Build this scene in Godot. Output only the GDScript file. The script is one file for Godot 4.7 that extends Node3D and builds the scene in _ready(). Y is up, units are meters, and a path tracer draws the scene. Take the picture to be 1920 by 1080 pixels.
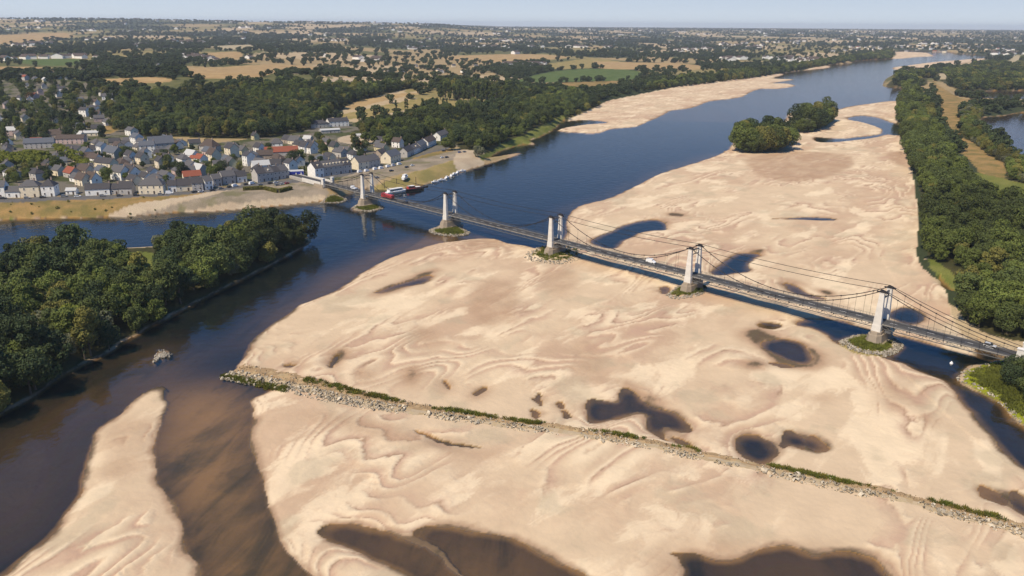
extends Node3D
# A drought-dry river seen from the air: sandbanks, a suspension bridge, a quay town, woods and far fields.
# Metres, y up, river level at y = 0.

var used := {}
var M := {}
var cam_pos := Vector3(0, 123.94, 0)

# ---------------------------------------------------------------- small mesh builder
class MB:
	var v := PackedVector3Array()
	var n := PackedVector3Array()
	var c := PackedColorArray()
	var tint := Color(1, 1, 1)
	func tri(a: Vector3, b: Vector3, d: Vector3) -> void:
		var m := (b - a).cross(d - a).normalized()
		v.append(a); v.append(d); v.append(b)
		for i in 3:
			n.append(m); c.append(tint)
	func quad(a: Vector3, b: Vector3, d: Vector3, e: Vector3) -> void:
		tri(a, b, d); tri(a, d, e)
	func box(o: Vector3, s: Vector3, bs := Basis()) -> void:
		var h := s * 0.5
		var p := []
		for i in 8:
			p.append(o + bs * Vector3(h.x if i & 1 else -h.x, h.y if i & 2 else -h.y, h.z if i & 4 else -h.z))
		quad(p[4], p[5], p[7], p[6]); quad(p[1], p[0], p[2], p[3]); quad(p[5], p[1], p[3], p[7])
		quad(p[0], p[4], p[6], p[2]); quad(p[6], p[7], p[3], p[2]); quad(p[0], p[1], p[5], p[4])
	func taper(o: Vector3, s0: Vector2, s1: Vector2, h: float, shift := Vector2()) -> void:   # upright block, base s0, top s1
		var p := []
		for k in 2:
			var s := (s0 if k == 0 else s1) * 0.5
			var y := h * k
			var d := shift * k
			p.append(o + Vector3(-s.x + d.x, y, s.y + d.y)); p.append(o + Vector3(s.x + d.x, y, s.y + d.y))
			p.append(o + Vector3(s.x + d.x, y, -s.y + d.y)); p.append(o + Vector3(-s.x + d.x, y, -s.y + d.y))
		for i in 4:
			var j := (i + 1) % 4
			quad(p[i], p[j], p[j + 4], p[i + 4])
		quad(p[4], p[5], p[6], p[7]); quad(p[3], p[2], p[1], p[0])
	func tube(a: Vector3, b: Vector3, r0: float, r1: float, k := 6, cap := false) -> void:
		var d := (b - a).normalized()
		var e := d.cross(Vector3.UP if absf(d.y) < 0.9 else Vector3.RIGHT).normalized()
		var f := d.cross(e)
		for i in k:
			var t0 := TAU * i / k
			var t1 := TAU * (i + 1) / k
			var u0 := e * cos(t0) + f * sin(t0)
			var u1 := e * cos(t1) + f * sin(t1)
			quad(a + u0 * r0, a + u1 * r0, b + u1 * r1, b + u0 * r1)
			if cap:
				tri(b, b + u0 * r1, b + u1 * r1); tri(a, a + u1 * r0, a + u0 * r0)
	func prism(pts: PackedVector2Array, y0: float, y1: float) -> void:   # pts in x,z, counter-clockwise seen from above
		var k := pts.size()
		for i in k:
			var a := pts[i]
			var b := pts[(i + 1) % k]
			quad(Vector3(a.x, y0, a.y), Vector3(b.x, y0, b.y), Vector3(b.x, y1, b.y), Vector3(a.x, y1, a.y))
		for i in range(1, k - 1):
			tri(Vector3(pts[0].x, y1, pts[0].y), Vector3(pts[i].x, y1, pts[i].y), Vector3(pts[i + 1].x, y1, pts[i + 1].y))
	func loft(rings: Array) -> void:      # rings of equal size, joined in order, closed round and capped
		for r in rings.size() - 1:
			var A: Array = rings[r]
			var B: Array = rings[r + 1]
			for i in A.size():
				var j := (i + 1) % A.size()
				quad(A[i], A[j], B[j], B[i])
		var F: Array = rings[0]
		var L: Array = rings[-1]
		for i in range(1, F.size() - 1):
			tri(F[0], F[i + 1], F[i]); tri(L[0], L[i], L[i + 1])
	func mesh(m: Material) -> ArrayMesh:
		var a := []
		a.resize(Mesh.ARRAY_MAX)
		a[Mesh.ARRAY_VERTEX] = v; a[Mesh.ARRAY_NORMAL] = n; a[Mesh.ARRAY_COLOR] = c
		var r := ArrayMesh.new()
		r.add_surface_from_arrays(Mesh.PRIMITIVE_TRIANGLES, a)
		r.surface_set_material(0, m)
		return r

func numbered(s: String) -> String:
	var k: int = used.get(s, 0)
	used[s] = k + 1
	return s if k == 0 else "%s_%03d" % [s, k]

func tag(o: Node, label: String, category: String, group := "", kind := "") -> void:
	if label: o.set_meta("label", label)
	if category: o.set_meta("category", category)
	if group: o.set_meta("group", group)
	if kind: o.set_meta("kind", kind)

func thing(called: String, label: String, category: String, group := "", at := Vector3.ZERO, turn := 0.0) -> Node3D:
	var o := Node3D.new()
	o.name = numbered(called)
	add_child(o)
	o.position = at
	o.rotation.y = turn
	tag(o, label, category, group)
	return o

func put(called: String, mesh: Mesh, parent: Node = self, at := Vector3.ZERO) -> MeshInstance3D:
	var o := MeshInstance3D.new()
	o.mesh = mesh
	o.name = numbered(called) if parent == self else called
	parent.add_child(o, true)
	o.position = at
	return o

func multi(called: String, mesh: Mesh, xf: Array, cols: Array, parent: Node) -> MultiMeshInstance3D:
	var mm := MultiMesh.new()
	mm.transform_format = MultiMesh.TRANSFORM_3D
	mm.use_colors = cols.size() > 0
	mm.mesh = mesh
	mm.instance_count = xf.size()
	for i in xf.size():
		mm.set_instance_transform(i, xf[i])
		if cols.size(): mm.set_instance_color(i, cols[i])
	var o := MultiMeshInstance3D.new()
	o.multimesh = mm
	o.name = numbered(called) if parent == self else called
	parent.add_child(o, true)
	o.set_meta("kind", "stuff")
	return o

func noise(sd: int, freq: float, type := FastNoiseLite.TYPE_SIMPLEX_SMOOTH, oct := 4, warp := 0.0) -> FastNoiseLite:
	var f := FastNoiseLite.new()
	f.seed = sd
	f.frequency = freq
	f.noise_type = type
	f.fractal_type = FastNoiseLite.FRACTAL_FBM if oct > 1 else FastNoiseLite.FRACTAL_NONE
	f.fractal_octaves = oct
	if warp > 0.0:
		f.domain_warp_enabled = true
		f.domain_warp_type = FastNoiseLite.DOMAIN_WARP_SIMPLEX
		f.domain_warp_amplitude = warp
		f.domain_warp_frequency = freq * 0.8
		f.domain_warp_fractal_octaves = 3
	return f

func ss(a: float, b: float, x: float) -> float:
	var t := clampf((x - a) / (b - a), 0.0, 1.0)
	return t * t * (3.0 - 2.0 * t)

func grey_texture(sd: int, freq: float, lo: float, hi: float, size := 512, type := FastNoiseLite.TYPE_SIMPLEX_SMOOTH) -> NoiseTexture2D:
	var t := NoiseTexture2D.new()
	t.width = size; t.height = size
	t.seamless = true
	t.noise = noise(sd, freq, type, 5)
	var g := Gradient.new()
	g.set_color(0, lin(lo, lo, lo)); g.set_color(1, lin(hi, hi, hi))
	t.color_ramp = g
	return t

func bump_texture(sd: int, freq: float, strength: float, size := 512, oct := 4) -> NoiseTexture2D:
	var t := NoiseTexture2D.new()
	t.width = size; t.height = size
	t.seamless = true
	t.as_normal_map = true
	t.bump_strength = strength
	t.noise = noise(sd, freq, FastNoiseLite.TYPE_SIMPLEX_SMOOTH, oct)
	return t

func lin(r: float, g: float, b: float) -> Color:
	return Color(r, g, b).linear_to_srgb()

func mat(key: String, c: Color, rough := 0.9, spec := 0.3) -> StandardMaterial3D:
	var m := StandardMaterial3D.new()
	m.resource_name = key
	m.albedo_color = c
	m.roughness = rough
	m.metallic_specular = spec
	M[key] = m
	return m

func worn(key: String, c: Color, tile: float, tex: Texture2D, rough := 0.9) -> StandardMaterial3D:
	var m := mat(key, c, rough)
	m.albedo_texture = tex
	m.uv1_triplanar = true
	m.uv1_world_triplanar = true
	m.uv1_scale = Vector3.ONE / tile
	return m

func materials() -> void:
	var grain := grey_texture(11, 0.02, 0.66, 1.0)
	var blotch := grey_texture(12, 0.008, 0.74, 1.0)
	for e in [["wall_white", lin(.88, .86, .80)], ["wall_cream", lin(.80, .70, .52)], ["wall_grey", lin(.50, .47, .43)], ["wall_pink", lin(.60, .45, .40)], ["wall_yellow", lin(.68, .60, .36)], ["wall_tan", lin(.42, .34, .26)]]:
		worn(e[0], e[1], 9.0, blotch, 0.95)
	for e in [["roof_slate", lin(.11, .106, .108)], ["roof_dark", lin(.065, .062, .066)], ["roof_brown", lin(.095, .072, .06)], ["roof_red", lin(.27, .085, .05)], ["roof_pale", lin(.50, .50, .48)], ["roof_blue", lin(.11, .12, .14)]]:
		worn(e[0], e[1], 5.0, grain, 0.8)
	mat("glass_dark", lin(.03, .035, .04), 0.15, 0.5)
	mat("frame_white", lin(.6, .58, .54), 0.7)
	mat("shutter", lin(.12, .08, .06), 0.8)
	mat("door", lin(.09, .07, .06), 0.7)
	worn("chimney", lin(.40, .30, .24), 3.0, grain)
	worn("pylon_white", lin(.70, .67, .61), 14.0, blotch, 0.85)
	worn("pylon_stone", lin(.34, .28, .21), 6.0, blotch, 0.95)
	mat("iron", lin(.025, .022, .022), 0.6)
	worn("steel", lin(.12, .12, .118), 8.0, blotch, 0.6)
	worn("asphalt", lin(.062, .061, .060), 11.0, blotch, 0.9)
	worn("footway", lin(.135, .13, .125), 9.0, blotch, 0.9)
	worn("concrete", lin(.42, .39, .34), 8.0, blotch, 0.9)
	worn("stone_pale", lin(.52, .46, .36), 4.0, grain, 0.95)
	M["stone_pale"].vertex_color_use_as_albedo = true
	worn("gravel", lin(.44, .345, .225), 4.0, grain, 0.95).vertex_color_use_as_albedo = true
	mat("line_white", lin(.7, .7, .68), 0.8)
	worn("bark", lin(.12, .095, .07), 2.0, grain, 0.95)
	worn("bark_pale", lin(.34, .30, .25), 2.0, grain, 0.95)
	var lt := grey_texture(14, 0.03, 0.7, 1.0, 256)
	for e in [["leaf_mid", lin(.125, .155, .034)], ["leaf_dark", lin(.090, .114, .032)], ["leaf_olive", lin(.200, .188, .046)], ["leaf_lime", lin(.22, .24, .035)], ["leaf_grey", lin(.17, .18, .105)], ["leaf_deep", lin(.050, .072, .027)], ["leaf_white", lin(1, 1, 1)]]:
		var m := worn(e[0], e[1], 7.0, lt, 0.75)
		m.vertex_color_use_as_albedo = true
		m.backlight_enabled = true
		m.backlight = Color(.22, .26, .06)
	mat("grass_blade", lin(.10, .115, .03), 0.9).vertex_color_use_as_albedo = true
	var car := func(k: String, c: Color) -> void:
		var m := mat(k, c, 0.3, 0.5)
		m.clearcoat_enabled = true
		m.clearcoat = 0.6
	car.call("paint_white", lin(.72, .72, .71)); car.call("paint_grey", lin(.22, .225, .23)); car.call("paint_black", lin(.02, .02, .022))
	car.call("paint_red", lin(.36, .035, .03)); car.call("paint_blue", lin(.03, .07, .22)); car.call("paint_silver", lin(.45, .45, .45))
	mat("rubber", lin(.018, .018, .018), 0.9)
	mat("hull_dark", lin(.04, .03, .03), 0.6)
	mat("awning_blue", lin(.03, .05, .34), 0.8)
	mat("headlamp", lin(.8, .8, .75), 0.2)
	mat("wood", lin(.14, .10, .07), 0.9)

# ---------------------------------------------------------------- camera, sky, sun
func view_and_light() -> void:
	var cam := Camera3D.new()
	cam.name = "camera"
	cam.fov = 40.0905
	cam.near = 1.0
	cam.far = 60000.0
	add_child(cam)
	cam.position = cam_pos
	cam.basis = Basis(Vector3.RIGHT, deg_to_rad(-18.458)) * Basis(Vector3.BACK, deg_to_rad(0.38))
	cam.current = true
	var e := Environment.new()
	e.background_mode = Environment.BG_SKY
	var sk := ProceduralSkyMaterial.new()
	sk.sky_top_color = lin(.026, .15, .43)
	sk.sky_horizon_color = lin(.57, .635, .69)
	sk.sky_curve = 0.075
	sk.ground_bottom_color = lin(.25, .25, .22)
	sk.ground_horizon_color = lin(.57, .635, .69)
	sk.sun_angle_max = 20.0
	sk.sun_curve = 0.08
	e.sky = Sky.new()
	e.sky.sky_material = sk
	e.tonemap_mode = Environment.TONE_MAPPER_LINEAR
	e.tonemap_exposure = 1.22
	e.fog_enabled = true
	e.fog_density = FOG_DENSITY
	e.fog_light_color = lin(.78, .86, .96)
	e.sdfgi_enabled = true
	e.ssao_enabled = true
	e.ssil_enabled = true
	var w := WorldEnvironment.new()
	w.name = "world"
	w.environment = e
	add_child(w)
	var sun := DirectionalLight3D.new()
	sun.name = "sun"
	add_child(sun)
	sun.look_at_from_position(Vector3(-.40, .81, .43) * 100.0, Vector3.ZERO)
	sun.light_energy = 1.55
	sun.light_color = Color(1.0, 0.94, 0.85)
	sun.light_angular_distance = 0.5
	sun.shadow_enabled = true

const FOG_DENSITY := 0.000045

# ---------------------------------------------------------------- ground: outlines rasterised to soft masks, then one graded sheet
class Raster:
	var x0: float
	var z0: float
	var cell: float
	var w: int
	var h: int
	var img: Image
	var a: PackedFloat32Array
	func _init(ax: float, az: float, bx: float, bz: float, s: float, start := 0.0) -> void:
		x0 = ax; z0 = az; cell = s
		w = int((bx - ax) / s / 32.0) * 32
		h = int((bz - az) / s / 32.0) * 32
		img = Image.create_empty(w, h, false, Image.FORMAT_RF)
		img.fill(Color(start, 0, 0))
	func fill(p: PackedVector2Array, value: float) -> void:
		var lo := 1e9
		var hi := -1e9
		for q in p:
			lo = minf(lo, q.y); hi = maxf(hi, q.y)
		var r0 := maxi(0, int((lo - z0) / cell))
		var r1 := mini(h - 1, int((hi - z0) / cell))
		var col := Color(value, 0, 0)
		var k := p.size()
		for r in range(r0, r1 + 1):
			var z := z0 + (r + 0.5) * cell
			var xs := PackedFloat32Array()
			var j := k - 1
			for i in k:
				var A := p[i]
				var B := p[j]
				if (A.y > z) != (B.y > z):
					xs.append(A.x + (z - A.y) * (B.x - A.x) / (B.y - A.y))
				j = i
			xs.sort()
			for i in range(0, xs.size() - 1, 2):
				var c0 := maxi(0, int(ceil((xs[i] - x0) / cell - 0.5)))
				var c1 := mini(w, int(ceil((xs[i + 1] - x0) / cell - 0.5)))
				if c1 > c0:
					img.fill_rect(Rect2i(c0, r, c1 - c0, 1), col)
	func blurred(n: int, passes := 2) -> PackedFloat32Array:
		var b: Image = img.duplicate()
		for i in n - 1:
			b.shrink_x2()
		var bw := b.get_width()
		var bh := b.get_height()
		for turn in passes:         # a soft tent, so that slanting edges stay straight
			var d := b.get_data().to_float32_array()
			var e := d.duplicate()
			for y in range(1, bh - 1):
				for x in range(1, bw - 1):
					var k := y * bw + x
					e[k] = .25 * d[k] + .125 * (d[k - 1] + d[k + 1] + d[k - bw] + d[k + bw]) + .0625 * (d[k - bw - 1] + d[k - bw + 1] + d[k + bw - 1] + d[k + bw + 1])
			b = Image.create_from_data(bw, bh, false, Image.FORMAT_RF, e.to_byte_array())
		b.resize(w, h, Image.INTERPOLATE_CUBIC)
		return b.get_data().to_float32_array()
	func bake() -> void:
		a = img.get_data().to_float32_array()
	func inside(x: float, z: float) -> bool:
		return x > x0 + 2.0 * cell and z > z0 + 2.0 * cell and x < x0 + (w - 3) * cell and z < z0 + (h - 3) * cell
	func at(arr: PackedFloat32Array, x: float, z: float) -> float:
		var fx := (x - x0) / cell - 0.5
		var fz := (z - z0) / cell - 0.5
		var ix := clampi(int(fx), 0, w - 2)
		var iz := clampi(int(fz), 0, h - 2)
		fx -= ix; fz -= iz
		var k := iz * w + ix
		return lerpf(lerpf(arr[k], arr[k + 1], fx), lerpf(arr[k + w], arr[k + w + 1], fx), fz)
	func near(x: float, z: float) -> int:
		return int(a[int((z - z0) / cell) * w + int((x - x0) / cell)])

var land_n: Raster
var bank_n: Raster
var zone_n: Raster
var land_f: Raster
var bank_f: Raster
var zone_f: Raster
var Lf: PackedFloat32Array     # land, sharp and soft; bank height, two widths
var Ls: PackedFloat32Array
var Lm: PackedFloat32Array
var Pt: PackedFloat32Array
var Bs: PackedFloat32Array
var Bw: PackedFloat32Array
var Sh: PackedFloat32Array     # sandy shoals under the water
var LfF: PackedFloat32Array
var LsF: PackedFloat32Array
var BsF: PackedFloat32Array
var n_relief: FastNoiseLite
var n_big: FastNoiseLite
var n_fine: FastNoiseLite
var n_crust: FastNoiseLite
var n_ridge: FastNoiseLite
var n_psi: FastNoiseLite
var n_edge: FastNoiseLite
var n_cell: FastNoiseLite
var n_cell2: FastNoiseLite
var n_veg: FastNoiseLite

func curve(f: Array, smooth := true) -> PackedVector2Array:
	var p := PackedVector2Array()
	for i in range(0, f.size(), 2):
		p.append(Vector2(f[i], f[i + 1]))
	if not smooth: return p
	var r := PackedVector2Array()
	var k := p.size()
	for i in k:
		var a := p[(i + k - 1) % k]
		var b := p[i]
		var c := p[(i + 1) % k]
		var d := p[(i + 2) % k]
		var long := b.distance_to(c)
		var m := 4 if long < 200.0 else 8
		for j in m:
			r.append(b.cubic_interpolate(c, a, d, float(j) / m) if long < 400.0 else b.lerp(c, float(j) / m))
	return r

func outlines() -> void:
	land_n = Raster.new(-560, -1110, 560, -84, 0.6)
	bank_n = Raster.new(-560, -1110, 560, -84, 1.2)
	zone_n = Raster.new(-560, -1110, 560, -84, 0.6)
	land_f = Raster.new(-1700, -5650, 3500, -80, 4.0)
	bank_f = Raster.new(-1700, -5650, 3500, -80, 4.0)
	zone_f = Raster.new(-3600, -7000, 3600, -80, 4.0)
	for f in LAND:
		var p := curve(f)
		land_n.fill(p, 1.0); land_f.fill(p, 1.0)
	for f in POOLS:
		var p := curve(f)
		land_n.fill(p, 0.0); land_f.fill(p, 0.0)
	for f in ISLETS:
		land_n.fill(curve(f), 1.0)
	for i in BANKS.size():
		var p := curve(BANKS[i][1])
		bank_n.fill(p, BANKS[i][0]); bank_f.fill(p, BANKS[i][0])
	for f in PONDS:
		var p := curve(f)
		bank_n.fill(p, 0.0); bank_f.fill(p, 0.0)
	for f in ZONES.slice(0, 1):
		var p := curve(f[1])
		zone_n.fill(p, f[0]); zone_f.fill(p, f[0])
	for f in FORESTS:
		var p := curve(f[2])
		zone_n.fill(p, 6.0); zone_f.fill(p, 6.0)
	for f in ZONES.slice(1):
		var p := curve(f[1])
		zone_n.fill(p, f[0]); zone_f.fill(p, f[0])
	zone_n.bake(); zone_f.bake()
	Lf = land_n.blurred(1, 1); Ls = land_n.blurred(5); Lm = land_n.blurred(3)
	var pt := Raster.new(-560, -1110, 560, -84, 1.2)
	for f in PATCHES: pt.fill(curve(f[1]), f[0])
	Pt = pt.blurred(2)
	var sh := Raster.new(-560, -1110, 560, -84, 1.2)
	for f in SHOALS: sh.fill(curve(f[1]), f[0])
	Sh = sh.blurred(4)
	Bs = bank_n.blurred(3); Bw = bank_n.blurred(5)
	LfF = land_f.blurred(1); LsF = land_f.blurred(2); BsF = bank_f.blurred(2)
	n_relief = noise(3, 0.022, FastNoiseLite.TYPE_SIMPLEX_SMOOTH, 4, 22.0)
	n_big = noise(5, 0.011, FastNoiseLite.TYPE_SIMPLEX_SMOOTH, 4, 45.0)
	n_fine = noise(6, 0.07, FastNoiseLite.TYPE_SIMPLEX_SMOOTH, 5, 9.0)
	n_crust = noise(7, 0.035, FastNoiseLite.TYPE_SIMPLEX_SMOOTH, 5, 20.0)
	n_ridge = noise(8, 0.016, FastNoiseLite.TYPE_SIMPLEX_SMOOTH, 4, 40.0)
	n_ridge.fractal_type = FastNoiseLite.FRACTAL_RIDGED
	n_psi = noise(35, 0.010, FastNoiseLite.TYPE_SIMPLEX_SMOOTH, 2, 55.0)
	n_psi.domain_warp_fractal_octaves = 2
	n_edge = noise(33, 0.05, FastNoiseLite.TYPE_SIMPLEX_SMOOTH, 4)
	n_cell = noise(9, 0.0042, FastNoiseLite.TYPE_CELLULAR, 1, 0.0)
	n_cell.cellular_return_type = FastNoiseLite.RETURN_CELL_VALUE
	n_cell.cellular_distance_function = FastNoiseLite.DISTANCE_MANHATTAN
	n_cell2 = noise(19, 0.0011, FastNoiseLite.TYPE_SIMPLEX_SMOOTH, 3)
	n_veg = noise(10, 0.03, FastNoiseLite.TYPE_SIMPLEX_SMOOTH, 4)

func hills(x: float, z: float) -> float:
	var d := sqrt(x * x + z * z)
	var h := 30.0 * exp(-pow((x + 430.0) / 380.0, 2) - pow((z + 1430.0) / 260.0, 2))
	h += 22.0 * ss(0.0, 1.0, (-x - 300.0) / 700.0) * ss(0.0, 1.0, (-z - 850.0) / 900.0)
	if d > 4000.0:
		h += 62.0 * ss(0.0, 1.0, (d - 4000.0) / 9000.0)
		h += 75.0 * exp(-pow((x + 4600.0) / 2300.0, 2) - pow((z + 8800.0) / 2600.0, 2))
		h += 45.0 * exp(-pow((x + 1500.0) / 1500.0, 2) - pow((z + 9500.0) / 2200.0, 2))
	return h

# height, land share (soft), bank height
var g_terr := 0.0       # flow terraces of the last point asked for: 0 trough to 1 crest
var g_amp := 0.0
var g_rim := 1.0

func ground(x: float, z: float) -> Vector3:
	var m := 1.0
	var s := 1.0
	var mm := 1.0
	var b := 6.0
	var close := land_n.inside(x, z)
	if close:
		var wx := x + 1.7 * n_edge.get_noise_2d(x, z)
		var wz := z + 1.7 * n_edge.get_noise_2d(x + 500.0, z)
		m = land_n.at(Lf, wx, wz); s = land_n.at(Ls, x, z); mm = land_n.at(Lm, wx, wz)
		b = lerpf(bank_n.at(Bs, x, z), bank_n.at(Bw, x, z), 0.6)
	elif land_f.inside(x, z):
		m = land_f.at(LfF, x, z); s = land_f.at(LsF, x, z); mm = s; b = bank_f.at(BsF, x, z)
	var u := x * .59 - z * .81
	var v := x * .81 + z * .59
	var rel := n_relief.get_noise_2d(u * .55, v) if close else 0.0
	g_rim = mm
	var big := n_big.get_noise_2d(u * .5, v)
	g_amp = 0.0
	if b < 1.5 and m >= .5:
		var psi := 1.25 * n_psi.get_noise_2d(u * .34, v) + .07 * n_fine.get_noise_2d(u * .5, v) + .8 * s + .4 * mm
		var saw := fposmod(psi * 6.0, 1.0)
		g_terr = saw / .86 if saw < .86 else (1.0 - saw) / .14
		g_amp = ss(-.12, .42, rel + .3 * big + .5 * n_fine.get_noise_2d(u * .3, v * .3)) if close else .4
	var h: float
	if m >= 0.5:
		var inl := clampf((s - .45) * 2.2, 0.0, 1.0)
		var rim := clampf((mm - .5) * 2.1, 0.0, 1.0)
		h = (m - .5) * .14 + rim * (.2 + inl * (.55 + rel * .5 + .3 * big)) + .38 * g_terr * g_amp * rim
		h = maxf(h, 0.03 + (m - .5) * .1)
		if b > 0.3:
			h += b * inl * rim
			if b > 5.0: h += hills(x, z) * ss(5.0, 6.0, b)
	else:
		var deep := clampf((.5 - s) * 2.2, 0.0, 1.0)
		var sh := shoal(x, z)
		h = -((.5 - m) * .16 + clampf((.5 - mm) * 2.0, 0.0, 1.0) * .5 + deep * (1.7 + rel * 1.3) * (1.0 - .8 * sh))
		h = minf(h, -0.03)
	return Vector3(h, m, b)

func shoal(x: float, z: float) -> float:
	return bank_n.at(Sh, x, z) if bank_n.inside(x, z) else 0.12

func top(x: float, z: float) -> float:
	return ground(x, z).x

func zone(x: float, z: float) -> int:
	if zone_n.inside(x, z): return zone_n.near(x, z)
	if zone_f.inside(x, z): return zone_f.near(x, z)
	return 0

func mixc(a: Color, b: Color, t: float) -> Color:
	return a.lerp(b, clampf(t, 0.0, 1.0))

const DRY := Color(.54, .41, .268)
const CREAM := Color(.68, .545, .365)
const TAN := Color(.44, .30, .195)
const ROSE := Color(.43, .285, .195)
const DAMP := Color(.30, .195, .12)
const WET := Color(.11, .075, .046)
const SILT := Color(.06, .048, .03)
const BED := Color(.34, .185, .06)
const WEED := Color(.10, .066, .018)
const DEPTH_DARK := Color(.010, .009, .007)  # silt bed painted near black, standing in for light lost in deep water

func sand_color(x: float, z: float, h: float) -> Color:
	var u := x * .59 - z * .81
	var v := x * .81 + z * .59
	var a := n_big.get_noise_2d(u * .5, v)
	var b := n_fine.get_noise_2d(u * .45, v)
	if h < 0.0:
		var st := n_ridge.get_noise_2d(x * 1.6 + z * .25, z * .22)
		var sh := maxf(shoal(x, z), ss(-.55, -.02, h + .12 * b) * .8)  # depth gloom painted into the bed: sandy in the shallows, darker further down
		return mixc(DEPTH_DARK, mixc(BED, WEED, ss(-.1, 1.0, a * .6 + b * .35 + st * .8)), sh)
	var k := n_crust.get_noise_2d(u * .4, v)
	var c := mixc(DRY, TAN, ss(-.2, .42, a + b * .12) * .8)
	c = mixc(c, CREAM, ss(.06, .38, k + b * .2) * .8)
	c = mixc(c, Color(.40, .33, .22), ss(.2, .45, n_veg.get_noise_2d(x * .8, z * .8) + b * .3) * .45)
	# flow terraces: paler towards the crests, pinker in the troughs, darkest line under each lee
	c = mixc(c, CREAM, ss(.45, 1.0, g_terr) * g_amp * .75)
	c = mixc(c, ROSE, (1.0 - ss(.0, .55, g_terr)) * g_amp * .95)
	c = mixc(c, Color(.30, .20, .125), (1.0 - ss(.0, .14, g_terr)) * g_amp * .85 * ss(-.1, .25, b + k))
	var p := bank_n.at(Pt, x, z) if bank_n.inside(x, z) else 0.0
	c = mixc(c, Color(.36, .235, .145), clampf(p * (1.0 + .5 * b + .4 * k), 0.0, 1.0) * .9)
	if p > .85: c = mixc(c, SILT, ss(1.0, 1.4, p + b * .5 + k * .3) * .85)
	var rim := g_rim + .20 * b + .14 * k                      # ground still wet round the water
	c = mixc(c, DAMP, (1.0 - ss(.60, .84, rim)) * .75)
	c = mixc(c, WET, (1.0 - ss(.50, .60, rim)) * .85)
	c = mixc(c, SILT, ss(.2, .4, -a + b * .6) * (1.0 - ss(.56, .85, rim)) * .8)
	return c

func veg_color(x: float, z: float, id: int, far: float) -> Color:
	var a := n_veg.get_noise_2d(x, z)
	var b := n_fine.get_noise_2d(x, z)
	var c: Color
	match id:
		1: c = mixc(Color(.46, .32, .155), Color(.36, .24, .11), .5 + a)
		2: c = mixc(Color(.085, .125, .035), Color(.12, .155, .05), .5 + a)
		3: c = mixc(mixc(Color(.35, .285, .205), Color(.24, .20, .14), .5 + a + b * .9), Color(.15, .145, .06), ss(.25, .5, a - b * .5) * .6)
		4: c = mixc(Color(.35, .225, .09), Color(.19, .155, .055), .4 + a * 1.1 + b * .9)
		5: c = mixc(Color(.135, .155, .035), Color(.20, .20, .055), .4 + a + b * .6)
		6: c = mixc(Color(.045, .048, .02), Color(.075, .068, .03), .5 + a + b)
		7: c = mixc(Color(.155, .15, .145), Color(.12, .115, .11), .5 + b)
		8: c = mixc(Color(.52, .42, .29), Color(.43, .33, .22), .5 + a + b * .5)
		9: c = mixc(Color(.47, .38, .24), Color(.40, .33, .19), .5 + a)
		10: c = mixc(Color(.25, .21, .075), Color(.36, .27, .11), .5 + a + b * .8)
		11: c = mixc(Color(.25, .27, .018), Color(.16, .17, .03), ss(.0, .6, a + b))
		12: c = mixc(Color(.17, .15, .115), Color(.075, .085, .032), ss(-.2, .25, a + b * .6))
		_:
			var w := n_cell2.get_noise_2d(x * .6, z) + .3 * ss(2500.0, 6500.0, -z + x * .4)
			var q := n_cell.get_noise_2d(x * .75 + 40.0 * a, z * .42 + 30.0 * a)
			if q < -.36 + w * .8: c = Color(.05, .062, .028)
			elif q < .02 + w * .4: c = mixc(Color(.10, .105, .04), Color(.16, .15, .06), .5 + a)
			elif q < .36: c = mixc(Color(.40, .29, .155), Color(.33, .25, .12), .5 + a)
			elif q < .58: c = mixc(Color(.24, .20, .085), Color(.30, .24, .10), .5 + a)
			else: c = mixc(Color(.50, .39, .24), Color(.44, .33, .19), .5 + a)
	return c

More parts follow.
